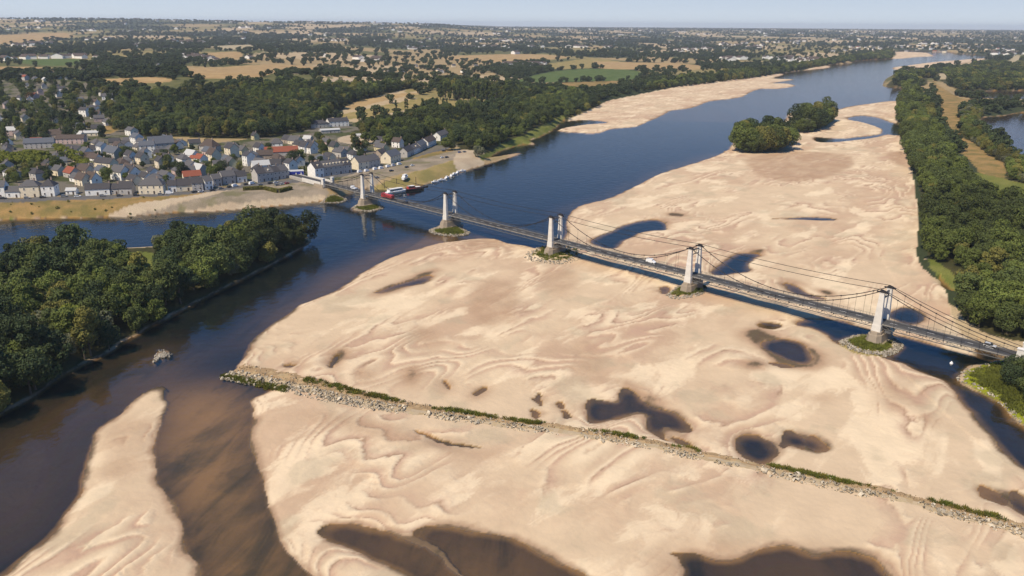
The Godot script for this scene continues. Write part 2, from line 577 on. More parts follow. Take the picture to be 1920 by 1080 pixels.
func terrain() -> void:
	var rows := PackedFloat32Array()
	var z := 92.0
	while z < 26000.0:
		rows.append(-z)
		z += maxf(.42, .46 * pow(z / 150.0, 1.38))
	var nc := 760
	var nr := rows.size()
	var V := PackedVector3Array()
	var C := PackedColorArray()
	var K := PackedByteArray()
	V.resize(nr * nc); C.resize(nr * nc); K.resize(nr * nc)
	for r in nr:
		var zz := rows[r]
		var half := .80 * -zz + 45.0
		for i in nc:
			var x := (2.0 * i / (nc - 1) - 1.0) * half
			var g := ground(x, zz)
			var k := r * nc + i
			var col: Color
			var id := 0
			if g.z > 1.2 or g.y >= .5:
				id = zone(x + 2.5 * n_veg.get_noise_2d(x, zz), zz + 3.0 * n_veg.get_noise_2d(x + 90.0, zz))
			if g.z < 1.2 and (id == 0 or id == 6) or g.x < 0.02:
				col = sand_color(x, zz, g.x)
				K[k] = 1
			else:
				col = veg_color(x, zz, id, 0.0)
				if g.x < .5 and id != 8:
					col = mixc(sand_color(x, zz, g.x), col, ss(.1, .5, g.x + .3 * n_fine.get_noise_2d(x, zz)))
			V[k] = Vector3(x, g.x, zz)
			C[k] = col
	var N := PackedVector3Array()
	N.resize(nr * nc)
	for r in nr:
		for i in nc:
			var k := r * nc + i
			var dx := V[k + (1 if i < nc - 1 else 0)] - V[k - (1 if i > 0 else 0)]
			var dz := V[k - (nc if r > 0 else 0)] - V[k + (nc if r < nr - 1 else 0)]
			N[k] = dz.cross(dx).normalized()
	for kind in 2:
		var remap := PackedInt32Array()
		remap.resize(nr * nc)
		remap.fill(-1)
		var v2 := PackedVector3Array()
		var n2 := PackedVector3Array()
		var c2 := PackedColorArray()
		var ix := PackedInt32Array()
		for r in nr - 1:
			for i in nc - 1:
				var a := r * nc + i
				if K[a] != kind: continue
				var q := [a, a + nc, a + nc + 1, a + 1]
				for k in q:
					if remap[k] < 0:
						remap[k] = v2.size()
						v2.append(V[k]); n2.append(N[k]); c2.append(C[k])
				# front faces run clockwise seen from above
				ix.append(remap[q[0]]); ix.append(remap[q[1]]); ix.append(remap[q[2]])
				ix.append(remap[q[0]]); ix.append(remap[q[2]]); ix.append(remap[q[3]])
		var arr := []
		arr.resize(Mesh.ARRAY_MAX)
		arr[Mesh.ARRAY_VERTEX] = v2; arr[Mesh.ARRAY_NORMAL] = n2; arr[Mesh.ARRAY_COLOR] = c2; arr[Mesh.ARRAY_INDEX] = ix
		var m := ArrayMesh.new()
		m.add_surface_from_arrays(Mesh.PRIMITIVE_TRIANGLES, arr)
		m.surface_set_material(0, M["sand"] if kind == 1 else M["soil"])
		var o := put("sandbank" if kind == 1 else "ground", m)
		o.set_meta("kind", "structure")

func ground_materials() -> void:
	var t := grey_texture(21, 0.004, 0.88, 1.0, 1024)
	var s := worn("sand", Color.WHITE, 61.0, t, 0.95)
	s.vertex_color_use_as_albedo = true
	s.metallic_specular = 0.2
	s.normal_enabled = true
	s.normal_scale = 0.35
	s.normal_texture = bump_texture(23, 0.018, 5.0, 1024, 5)
	var t2 := grey_texture(22, 0.02, 0.6, 1.0, 1024)
	var g := worn("soil", Color.WHITE, 26.0, t2, 0.95)
	g.vertex_color_use_as_albedo = true
	g.metallic_specular = 0.15
	var w := mat("water", Color(.09, .12, .13, WATER_ALPHA), 0.05, 0.42)
	w.albedo_color = Color(lin(.005, .020, .026), WATER_ALPHA)
	w.transparency = BaseMaterial3D.TRANSPARENCY_ALPHA
	w.normal_enabled = true
	w.normal_scale = 0.2
	w.normal_texture = bump_texture(31, 0.009, 7.0, 1024, 5)
	w.uv1_triplanar = true
	w.uv1_world_triplanar = true
	w.uv1_scale = Vector3.ONE / 73.0

const WATER_ALPHA := 0.18

func water() -> void:
	var b := MB.new()
	b.quad(Vector3(-1690, 0, -82), Vector3(3490, 0, -82), Vector3(3490, 0, -5640), Vector3(-1690, 0, -5640))
	var o := put("river", b.mesh(M["water"]))
	o.set_meta("kind", "structure")

# ---------------------------------------------------------------- suspension bridge
# own axes: x along the deck from the town bank, z towards the upstream (near) side; pylons every 90 m
const SPAN := 90.0
const DECK := 8.8
const CABLE_TOP := 22.9
const FAR_Z := -8.06
const END_A := -50.0
const END_B := 410.0

func cable_y(x: float) -> float:
	if x < 0.0: return lerpf(CABLE_TOP, DECK + 1.2, -x / 50.0) - 2.2 * (1.0 - pow(1.0 + x / 25.0, 2))
	if x > 360.0: return lerpf(CABLE_TOP, DECK + 1.2, (x - 360.0) / 50.0) - 2.2 * (1.0 - pow(1.0 - (x - 360.0) / 25.0, 2))
	var t := fposmod(x, SPAN) / SPAN * 2.0 - 1.0
	return lerpf(DECK + 1.1, CABLE_TOP, t * t)

func bridge() -> void:
	var root := thing("suspension_bridge", "long suspension bridge with five white twin-leg pylons crossing the river", "bridge", "", Vector3(-106.75, 0, -554.83), -atan2(.70149, .71268))
	var b := MB.new()
	b.box(Vector3(180, DECK - .25, -4.03), Vector3(END_B - END_A, .34, 6.9))
	put("deck", b.mesh(M["concrete"]), root)
	b = MB.new()
	b.box(Vector3(180, DECK - .04, -4.03), Vector3(END_B - END_A + .02, .09, 4.9))
	put("roadway", b.mesh(M["asphalt"]), root)
	for s in [-1, 1]:
		b = MB.new()
		b.box(Vector3(180, DECK + .05, -4.03 + s * 2.98), Vector3(END_B - END_A + .03, .24, .98))
		put("footway", b.mesh(M["footway"]), root)
		var zt: float = -4.03 + s * 3.52
		# stiffening girder: chords, posts and diagonals, with the rail above
		b = MB.new()
		b.box(Vector3(180, DECK - .42, zt), Vector3(END_B - END_A, .22, .2))
		b.box(Vector3(180, DECK - 1.95, zt), Vector3(END_B - END_A, .26, .26))
		var k := 0
		var x := END_A
		while x < END_B - .1:
			b.tube(Vector3(x, DECK - 1.9, zt), Vector3(x, DECK - .45, zt), .07, .07, 4)
			var up := k % 2 == 0
			b.tube(Vector3(x, DECK - (1.9 if up else .45), zt), Vector3(x + 2.5, DECK - (.45 if up else 1.9), zt), .075, .075, 4)
			x += 2.5
			k += 1
		put("girder", b.mesh(M["steel"]), root)
		b = MB.new()
		for y in [1.15, .78, .42]:
			b.box(Vector3(180, DECK + y, zt), Vector3(END_B - END_A, .09 if y > 1.0 else .05, .07))
		x = END_A
		while x < END_B + .1:
			b.box(Vector3(x, DECK + .55, zt), Vector3(.09, 1.15, .09))
			x += 2.5
		put("railing", b.mesh(M["steel"]), root)
	b = MB.new()
	var xb := END_A + 1.25
	while xb < END_B:
		b.box(Vector3(xb, DECK - .75, -4.03), Vector3(.24, .6, 6.8))
		xb += 5.0
	put("cross_beam", b.mesh(M["iron"]), root)
	b = MB.new()
	xb = END_A + 2.0
	while xb < END_B - 3.0:
		b.box(Vector3(xb, DECK + .012, -4.03), Vector3(3.0, .012, .14))
		xb += 7.0
	put("lane_marking", b.mesh(M["line_white"]), root).set_meta("kind", "stuff")
	# pylons
	for p in 5:
		var py := Node3D.new()
		py.name = "pylon"
		root.add_child(py, true)
		py.position = Vector3(p * SPAN, 0, 0)
		b = MB.new()
		var rings := []
		for e in [[-3.0, 4.6, 9.6], [1.2, 4.0, 8.9], [1.25, 3.2, 7.9], [4.4, 2.7, 7.2], [4.45, 2.3, 6.6], [5.6, 2.15, 6.4]]:
			var ring := []
			for a in [[-1, .72], [-.55, 1], [.55, 1], [1, .72], [1, -.72], [.55, -1], [-.55, -1], [-1, -.72]]:
				ring.append(Vector3(a[0] * e[1], e[0], -4.03 + a[1] * e[2]))
			rings.append(ring)
		b.loft(rings)
		put("pier", b.mesh(M["pylon_stone"]), py)
		for s in [0, 1]:
			var z: float = FAR_Z * s
			b = MB.new()
			b.taper(Vector3(0, 5.6, z), Vector2(3.7, 2.1), Vector2(3.45, 1.95), 2.6)
			b.taper(Vector3(0, 8.2, z), Vector2(3.2, 1.7), Vector2(1.85, 1.15), 13.7)
			b.box(Vector3(0, 22.0, z), Vector3(2.1, .25, 1.35))
			put("leg", b.mesh(M["pylon_white"]), py)
			b = MB.new()
			b.taper(Vector3(0, 22.12, z), Vector2(3.6, 1.3), Vector2(1.6, .9), 1.0)
			b.box(Vector3(0, 22.3, z), Vector3(4.6, .3, .8))
			put("saddle", b.mesh(M["iron"]), py)
		b = MB.new()
		b.box(Vector3(0, 21.4, -4.03), Vector3(.5, .4, 6.5))
		b.box(Vector3(0, 19.2, -4.03), Vector3(.4, .3, 6.5))
		for i in 4:
			var z0 := -1.0 - i * 1.6
			b.tube(Vector3(0, 19.2 if i % 2 == 0 else 21.4, z0), Vector3(0, 21.4 if i % 2 == 0 else 19.2, z0 - 1.6), .09, .09, 4)
		put("portal_beam", b.mesh(M["steel"]), py)
		if p > 0:      # inspection platform under the deck
			b = MB.new()
			b.box(Vector3(4.6, 6.0, 0.1), Vector3(2.2, .16, 1.6))
			b.box(Vector3(4.6, 6.5, 0.85), Vector3(2.2, .9, .06))
			put("service_platform", b.mesh(M["steel"]), py)
	# cables and hangers
	for s in [0, 1]:
		var z: float = FAR_Z * s
		for p in range(-1, 5):
			var xa := END_A if p < 0 else p * SPAN
			var xz := 0.0 if p < 0 else minf(xa + SPAN, END_B)
			b = MB.new()
			var steps := 24
			for i in steps:
				var x0 := lerpf(xa, xz, float(i) / steps)
				var x1 := lerpf(xa, xz, float(i + 1) / steps)
				b.tube(Vector3(x0, cable_y(clampf(x0 + .001, xa, xz - .001)), z), Vector3(x1, cable_y(clampf(x1 - .001, xa, xz - .001)), z), .17, .17, 5)
			put("main_cable", b.mesh(M["iron"]), root)
			b = MB.new()
			for i in 12:
				var t0 := i / 12.0
				var t1 := (i + 1) / 12.0
				var ya := DECK + 2.2 if p < 0 else CABLE_TOP + .45
				var yb := DECK + 2.2 if p == 4 else CABLE_TOP + .45
				var sag := 1.3
				b.tube(Vector3(lerpf(xa, xz, t0), lerpf(ya, yb, t0) - sag * 4.0 * t0 * (1.0 - t0), z), Vector3(lerpf(xa, xz, t1), lerpf(ya, yb, t1) - sag * 4.0 * t1 * (1.0 - t1), z), .12, .12, 5)
			put("head_cable", b.mesh(M["iron"]), root)
			var n := int(round((xz - xa) / 6.43))
			for i in range(1, n):
				var x := lerpf(xa, xz, float(i) / n)
				var y := cable_y(x)
				b = MB.new()
				b.tube(Vector3(x, DECK - .4, z + (.0 if s == 0 else 0.0)), Vector3(x, y, z), .05, .05, 4)
				b.box(Vector3(x, y, z), Vector3(.5, .42, .42))
				b.box(Vector3(x, DECK - .5, z + (-.25 if s == 0 else .25)), Vector3(.2, .3, .8))
				put("hanger", b.mesh(M["iron"]), root)
	# anchor posts and abutments
	for e in [END_A, END_B]:
		for s in [0, 1]:
			b = MB.new()
			b.taper(Vector3(e + (1.2 if e > 0 else -1.2), DECK - 2.5, FAR_Z * s), Vector2(3.2, 2.0), Vector2(2.6, 1.7), 6.4)
			b.box(Vector3(e + (1.2 if e > 0 else -1.2), DECK + 4.0, FAR_Z * s), Vector3(3.0, .3, 2.1))
			put("anchor_post", b.mesh(M["pylon_white"]), root)
	b = MB.new()
	b.taper(Vector3(-56, -2.0, -4.03), Vector2(13.5, 13), Vector2(12, 11), 10.2)
	b.taper(Vector3(417, -2.0, -4.03), Vector2(15, 14), Vector2(13.5, 11.5), 10.2)
	put("abutment", b.mesh(M["pylon_stone"]), root)
	for s in [-1, 1]:
		b = MB.new()
		b.box(Vector3(-66, DECK - .4, -4.03 + s * 5.2), Vector3(26, 3.0, .45))
		put("parapet", b.mesh(M["pylon_white"]), root)
		b = MB.new()
		b.box(Vector3(445, DECK + .2, -4.03 + s * 4.6), Vector3(42, 1.3, .4))
		put("parapet", b.mesh(M["concrete"]), root)
	b = MB.new()
	b.box(Vector3(-78, DECK - 2.2, -4.03), Vector3(56, 4.3, 9.9))
	b.box(Vector3(450, DECK - 4.2, -4.03), Vector3(66, 8.3, 9.6))
	put("approach_ramp", b.mesh(M["concrete"]), root)
	b = MB.new()
	b.box(Vector3(-78.3, DECK - .03, -4.03), Vector3(56.4, .07, 6.2))
	b.box(Vector3(450, DECK - .03, -4.03), Vector3(80, .07, 6.2))
	put("approach_road", b.mesh(M["asphalt"]), root)

func on_bridge(x: float, lane: float) -> Vector3:
	return Vector3(-106.75, 0, -554.83) + Vector3(.71268, 0, .70149) * x + Vector3(-.70149, 0, .71268) * (-4.03 + lane) + Vector3(0, DECK + .01, 0)

# ---------------------------------------------------------------- trees
var crowns := {}     # kind -> [meshes]
var trunks := {}

func crown(sd: int, height: float, wide: float, low: float, lobes: int, cards: int, size: float, column := false) -> MB:
	var r := RandomNumberGenerator.new()
	r.seed = sd
	var b := MB.new()
	var C := []
	var mid := (height + low) * .5
	var hh := (height - low) * .5
	for i in lobes:
		var y := r.randf_range(-1, 1)
		var a := r.randf() * TAU
		var ring := sqrt(maxf(0.0, 1.0 - y * y * .92)) * r.randf_range(.45, .86)
		if y < -.3: ring *= .9
		var rad := (wide if not column else wide * .9) * r.randf_range(.30, .50)
		C.append([Vector3(cos(a) * ring * wide, mid + y * hh * .78, sin(a) * ring * wide), rad])
	C.append([Vector3(0, mid, 0), wide * .55])
	C.append([Vector3(0, mid + hh * .45, 0), wide * .45])
	var total := 0.0
	for e in C: total += e[1] * e[1]
	for e in C:
		var k := int(cards * e[1] * e[1] / total)
		for i in k:
			var d := Vector3(r.randfn(), r.randfn() * .9 + .12, r.randfn()).normalized()
			var p: Vector3 = e[0] + d * e[1] * r.randf_range(.82, 1.08) * Vector3(1, .86 if not column else 1.5, 1)
			var inner := false
			for f in C:
				if f != e and p.distance_to(f[0]) < f[1] * .72:
					inner = true
					break
			if inner and r.randf() < .85: continue
			if p.y < low * .7: continue
			var nn := (d + Vector3(r.randfn(), r.randfn(), r.randfn()) * .38).normalized()
			var t := nn.cross(Vector3(r.randfn(), r.randfn(), r.randfn())).normalized()
			var q := nn.cross(t)
			var s := size * r.randf_range(.6, 1.25)
			var g := r.randf_range(.78, 1.22)
			b.tint = Color(g * r.randf_range(.92, 1.1), g, g * r.randf_range(.85, 1.1))
			var bow := nn * s * .22
			b.tri(p - t * s - bow, p - q * s * .55, p + t * s - bow)
			b.tri(p - t * s - bow, p + t * s - bow, p + q * s * .6 + bow * .4)
	return b

func trunk(sd: int, height: float, low: float, r0: float, wide: float) -> MB:
	var r := RandomNumberGenerator.new()
	r.seed = sd + 500
	var b := MB.new()
	var p := Vector3(0, -.6, 0)
	var q := Vector3(r.randf_range(-.3, .3), low * .9 + .5, r.randf_range(-.3, .3))
	b.tube(p, q, r0, r0 * .72, 7)
	var s := Vector3(r.randf_range(-.5, .5), height * .72, r.randf_range(-.5, .5))
	b.tube(q, s, r0 * .72, r0 * .22, 6)
	for i in 6:
		var a := TAU * i / 6.0 + r.randf() * .8
		var o := q.lerp(s, r.randf_range(0.0, .55))
		var e := Vector3(cos(a) * wide * r.randf_range(.5, .8), o.y + (height - o.y) * r.randf_range(.25, .6), sin(a) * wide * r.randf_range(.5, .8))
		b.tube(o, e, r0 * .34, r0 * .08, 5)
	return b

func tree_kinds() -> void:
	var kinds := {"oak": [14.5, 5.8, 2.2, 20, 3600, .52, false], "willow": [11.0, 5.6, .9, 16, 3200, .46, false], "poplar": [21.0, 2.3, 1.5, 16, 2600, .5, true], "shrub": [4.2, 2.6, .0, 9, 900, .34, false], "cedar": [17.0, 6.2, 2.5, 22, 3600, .5, false], "plane": [8.5, 3.9, 2.4, 12, 2200, .42, false]}
	for k in kinds:
		var e: Array = kinds[k]
		crowns[k] = []
		trunks[k] = []
		for i in (5 if k == "oak" else 3):
			crowns[k].append(crown(100 + i * 17 + k.length() * 31, e[0] * (1.0 + .07 * (i - 1)), e[1] * (1.0 + .17 * ((i * 2) % 3 - 1)), e[2], e[3], e[4], e[5], e[6]))
			trunks[k].append(trunk(200 + i * 7, e[0], e[2], e[0] * .03, e[1]).mesh(M["bark"]))
	for k in ["far"]:
		crowns[k] = []
		for i in 4:
			crowns[k].append(crown(900 + i, 12.0 * (1.0 + .12 * (i - 1)), 5.2, .2, 12, 700, 1.0))

var crown_mesh := {}
func crown_of(kind: String, i: int, leaf: String) -> Mesh:
	var key := "%s%d%s" % [kind, i, leaf]
	if not crown_mesh.has(key):
		crown_mesh[key] = crowns[kind][i].mesh(M[leaf])
	return crown_mesh[key]

func tree(called: String, kind: String, i: int, leaf: String, at: Vector3, turn: float, size: Vector3, label: String, group: String, category := "tree") -> Node3D:
	var o := thing(called, label, category, group, at, turn)
	o.scale = size
	i = i % crowns[kind].size()
	put("crown", crown_of(kind, i, leaf), o)
	if kind != "shrub":
		put("trunk", trunks[kind][i], o)
	else:
		put("stem", trunks[kind][i], o)
	return o

const FOREST_TEXT := {
	"island": ["", "trees of the wooded river island", "wooded island"],
	"belt": ["", "trees of the right bank belt", "right bank belt"],
	"pond": ["", "trees between dry field and pond", "pond belt"],
	"isleA": ["", "trees of the nearer sandbank islet", "nearer sandbank islet"],
	"isleB": ["", "trees of the farther sandbank islet", "farther sandbank islet"],
	"riverside": ["", "trees of the riverside wood", "riverside wood"],
	"gardens": ["", "trees of the grove behind the quay", "grove behind quay"],
	"hill": ["", "trees of the wooded hill", "wooded hill"]}
const LEAF_TEXT := {"leaf_mid": "mid green", "leaf_dark": "dark green", "leaf_olive": "olive green", "leaf_lime": "yellow-green", "leaf_grey": "silvery grey-green", "leaf_deep": "very dark green"}
const LEAF_TINT := {"leaf_mid": Color(.125, .155, .034), "leaf_dark": Color(.090, .114, .032), "leaf_olive": Color(.200, .188, .046), "leaf_lime": Color(.22, .24, .035), "leaf_grey": Color(.17, .18, .105), "leaf_deep": Color(.050, .072, .027)}

func place(wood: String, p: Vector3) -> String:
	if wood == "island":
		var t := (p.x * .62 - p.z * .78 - 20.0) / 400.0      # along the island, towards its tip
		var near: bool = p.x * .78 + p.z * .62 > -430.0
		var words := ["at the left edge", "in the left quarter", "left of the clearing", "in the middle", "beside the clearing", "right of the clearing", "close to the tip", "at the tip"]
		return words[clampi(int(t * 8.0), 0, 7)] + (", channel side" if near else ", town side")
	if wood == "belt":
		return "by the bridge end" if p.z > -330.0 else "just past the bridge" if p.z > -400.0 else "beside the grassy gap" if p.z > -480.0 else "farther along"
	return "at the near edge"

func woods() -> void:
	var r := RandomNumberGenerator.new()
	r.seed = 42
	var L := []
	for f in FORESTS:
		var p := curve(f[2])
		var lo := Vector2(1e9, 1e9)
		var hi := -lo
		for q in p:
			lo = lo.min(q); hi = hi.max(q)
		var step: float = f[1]
		var z := lo.y
		var sparse: bool = f[0] == "penin"
		while z < hi.y:
			var x := lo.x
			while x < hi.x:
				var q := Vector2(x + r.randf_range(-.42, .42) * step, z + r.randf_range(-.42, .42) * step)
				x += step
				var roll := r.randf()
				var pick := r.randi()
				var sz := r.randf_range(.62, 1.22)
				if not Geometry2D.is_point_in_polygon(q, p): continue
				var id := zone(q.x, q.y)
				if id != 6: continue
				if sparse and n_veg.get_noise_2d(q.x * .25, q.y * .12) < -.08: continue
				var y := top(q.x, q.y)
				if y < .12: continue
				var leaf := "leaf_mid"
				var tone := n_veg.get_noise_2d(q.x * .45 + 300.0, q.y * .45) * .5 + roll
				if f[0] == "island":
					leaf = "leaf_deep" if tone < .34 else "leaf_dark" if tone < .66 else "leaf_mid" if tone < .85 else "leaf_olive" if tone < 1.0 else "leaf_grey"
				elif f[0] == "belt":
					leaf = "leaf_dark" if tone < .5 else "leaf_mid" if tone < 1.0 else "leaf_olive"
				elif f[0] == "pond":
					leaf = "leaf_mid" if tone < .4 else "leaf_olive" if tone < .75 else "leaf_grey"
				else:
					leaf = "leaf_deep" if tone < .22 else "leaf_dark" if tone < .62 else "leaf_mid" if tone < .92 else "leaf_olive"
				var kind := "oak"
				if f[0] in ["pond", "riverside"] and roll > .55: kind = "willow"
				if f[0] == "island" and roll > .8: kind = "willow"
				if f[0] in ["island", "belt", "hill"] and pick % 14 == 3:
					kind = "poplar"
					sz *= .8
				elif f[0] in ["island", "belt"] and pick % 9 == 4: sz *= 1.22
				if f[0] == "pond": sz *= .6
				if f[0].begins_with("isle"): sz *= r.randf_range(.85, 1.6)
				L.append([q.distance_to(Vector2.ZERO), Vector3(q.x, y - .2, q.y), kind, pick % 5, leaf, sz, f[0], float(pick % 628) / 100.0])
			z += step
	L.sort_custom(func(a, b): return a[0] < b[0])
	var rest := {}
	var single := 0
	var oaks := 0
	for e in L:
		var s := Vector3(e[5], e[5] * (.88 + .24 * fposmod(e[7] * 3.7, 1.0)), e[5])
		if single < 330 and (e[2] != "oak" or oaks < 180):
			single += 1
			if e[2] == "oak": oaks += 1
			var txt: Array = FOREST_TEXT[e[6]]
			var word: String = {"oak": "spreading", "willow": "rounded", "poplar": "narrow"}[e[2]]
			var size: String = "small" if e[5] < .75 else "medium" if e[5] < .9 else "large" if e[5] < 1.05 else "very large"
			tree({"oak": "broadleaf_tree", "willow": "willow_tree", "poplar": "poplar_tree"}[e[2]], e[2], e[3], e[4], e[1], e[7], s, "%s %s %s tree %s of %s" % [size, word, LEAF_TEXT[e[4]], place(e[6], e[1]), txt[2]], txt[1])
		else:
			var kind: String = e[2] if e[0] < 1300.0 else "far"
			var i: int = e[3] % crowns[kind].size()
			var key := "%s|%d" % [kind, i]
			if not rest.has(key): rest[key] = [[], []]
			if kind == "far": s *= 1.15
			rest[key][0].append(Transform3D(Basis(Vector3.UP, e[7]).scaled(s), e[1]))
			var g: float = .85 + .3 * fposmod(e[7] * 7.1, 1.0)
			g *= 1.0 + .75 * n_veg.get_noise_2d(e[1].x * .22, e[1].z * .16)
			rest[key][1].append(LEAF_TINT[e[4]] * g)
	for e in GROVES:       # trees between villas and upper town houses
		for k in range(0, e.size(), 2):
			var q := "oak|%d" % (r.randi() % 5)
			if not rest.has(q): rest[q] = [[], []]
			rest[q][0].append(Transform3D(Basis(Vector3.UP, r.randf() * 6.0).scaled(Vector3.ONE * r.randf_range(.6, 1.05)), Vector3(e[k], top(e[k], e[k + 1]) - .2, e[k + 1])))
			rest[q][1].append(LEAF_TINT[["leaf_dark", "leaf_mid", "leaf_deep", "leaf_dark", "leaf_olive"][r.randi() % 5]] * r.randf_range(.8, 1.15))
	# hedges, copses and lone trees of the far country
	for t in 52000:
		var d := 900.0 * pow(22.0, r.randf())
		var a := r.randf_range(-.66, .66)
		var x := d * sin(a) * 1.05
		var z := -d * cos(a)
		var pick := r.randi()
		if zone(x, z) != 0: continue
		var g := ground(x, z)
		if g.z < 3.5 or g.x < 1.0: continue
		var hedge := absf(n_ridge.get_noise_2d(x * .22, z * .16))
		var q := n_cell.get_noise_2d(x * .75 + 40.0 * n_veg.get_noise_2d(x, z), z * .42 + 30.0 * n_veg.get_noise_2d(x, z))
		var w := n_cell2.get_noise_2d(x * .6, z) + .3 * ss(2500.0, 6500.0, -z + x * .4)
		if not (q < -.33 + w * .8 or hedge > .60 or r.randf() < .10): continue
		var big := minf(1.0 + d / 9000.0, 1.7)
		var s := Vector3(big * 1.2, r.randf_range(.75, 1.05) * (.5 + .5 * big), big) * r.randf_range(.7, 1.15)
		var key := "far|%d" % (pick % 4)
		if not rest.has(key): rest[key] = [[], []]
		rest[key][0].append(Transform3D(Basis(Vector3.UP, r.randf() * .6).scaled(s), Vector3(x, g.x - .3, z)))
		rest[key][1].append(Color(.060, .082, .030) * r.randf_range(.7, 1.3))
	var o := Node3D.new()
	o.name = "woodland"
	add_child(o)
	tag(o, "continuous dark green woods, hedges and copses of the hill and far country", "woodland", "", "stuff")
	var total := 0
	for key in rest:
		var kk: PackedStringArray = key.split("|")
		total += rest[key][0].size()
		multi("crowns", crown_of(kk[0], int(kk[1]), "leaf_white"), rest[key][0], rest[key][1], o)

func lone_trees() -> void:
	var r := RandomNumberGenerator.new()
	r.seed = 77
	var names := {"oak": "broadleaf_tree", "willow": "willow_tree", "poplar": "poplar_tree", "shrub": "shrub", "cedar": "cedar_tree", "plane": "plane_tree"}
	for set in TREES:         # label, group, then x, z, kind, leaf, size of each
		for e in set[2]:
			var s: float = e[4] * r.randf_range(.93, 1.07)
			tree(names[e[2]], e[2], r.randi() % 3, "leaf_" + e[3], Vector3(e[0], top(e[0], e[1]) - .15, e[1]), r.randf() * TAU, Vector3(s, s, s), set[0], set[1], "shrub" if e[2] == "shrub" else "tree")

# ---------------------------------------------------------------- houses
const WALLS := ["wall_white", "wall_cream", "wall_grey", "wall_pink", "wall_yellow", "wall_tan"]
const WALL_WORDS := ["white plaster", "cream plaster", "grey stone", "pale pink plaster", "yellow plaster", "weathered tan"]
const ROOF_WORDS := ["grey slate", "dark slate", "brown tile", "red tile", "pale metal", "blue-grey slate"]
const ROOFS := ["roof_slate", "roof_dark", "roof_brown", "roof_red", "roof_pale", "roof_blue"]
var window_mesh: ArrayMesh
var door_mesh: ArrayMesh

func openings() -> void:
	var f := MB.new()
	for s in [-1, 1]:
		f.box(Vector3(.48 * s, 0, .05), Vector3(.12, 1.46, .12))
		f.box(Vector3(0, .67 * s, .05), Vector3(.84, .12, .12))
	f.box(Vector3(0, -.79, .1), Vector3(1.2, .1, .26))
	window_mesh = f.mesh(M["frame_white"])
	var g := MB.new()
	g.box(Vector3(0, 0, .02), Vector3(.86, 1.24, .06))
	var a := []
	a.resize(Mesh.ARRAY_MAX)
	a[Mesh.ARRAY_VERTEX] = g.v; a[Mesh.ARRAY_NORMAL] = g.n; a[Mesh.ARRAY_COLOR] = g.c
	window_mesh.add_surface_from_arrays(Mesh.PRIMITIVE_TRIANGLES, a)
	window_mesh.surface_set_material(1, M["glass_dark"])
	var d := MB.new()
	d.box(Vector3(0, 1.05, .03), Vector3(1.1, 2.2, .1))
	door_mesh = d.mesh(M["door"])

func roof_shape(L: float, D: float, y: float, rise: float, hip: bool) -> MB:
	var b := MB.new()
	var ov := .35
	var hx := L * .5 + ov
	var hz := D * .5 + ov
	var t := .2
	var y0 := y - ov * rise / (D * .5)
	var rx := maxf(.3, hx - hz * .9) if hip else hx
	var A := Vector3(-hx, y0, hz)
	var B := Vector3(hx, y0, hz)
	var C := Vector3(hx, y0, -hz)
	var E := Vector3(-hx, y0, -hz)
	var P := Vector3(-rx, y + rise, 0)
	var Q := Vector3(rx, y + rise, 0)
	var u := Vector3(0, t, 0)
	b.quad(A + u, B + u, Q + u, P + u)
	b.quad(C + u, E + u, P + u, Q + u)
	b.quad(A, B, B + u, A + u); b.quad(C, E, E + u, C + u)
	if hip:
		b.tri(B + u, C + u, Q + u); b.tri(E + u, A + u, P + u)
		b.quad(B, C, C + u, B + u); b.quad(E, A, A + u, E + u)
		b.quad(E, C, B, A)
	else:
		b.quad(B, A, P, Q); b.quad(E, C, Q, P)
		b.quad(B, Q, Q + u, B + u); b.quad(Q, C, C + u, Q + u)
		b.quad(P, A, A + u, P + u); b.quad(E, P, P + u, E + u)
	return b

func wall_shape(L: float, D: float, y: float, rise: float, hip: bool) -> MB:
	var b := MB.new()
	var x := L * .5
	var z := D * .5
	var d := -2.0
	b.quad(Vector3(-x, d, z), Vector3(x, d, z), Vector3(x, y, z), Vector3(-x, y, z))
	b.quad(Vector3(x, d, -z), Vector3(-x, d, -z), Vector3(-x, y, -z), Vector3(x, y, -z))
	for s in [-1, 1]:
		b.quad(Vector3(x * s, d, z * s), Vector3(x * s, d, -z * s), Vector3(x * s, y, -z * s), Vector3(x * s, y, z * s))
		if not hip:
			b.tri(Vector3(x * s, y, z * s), Vector3(x * s, y, -z * s), Vector3(x * s, y + rise - .02, 0))
	return b

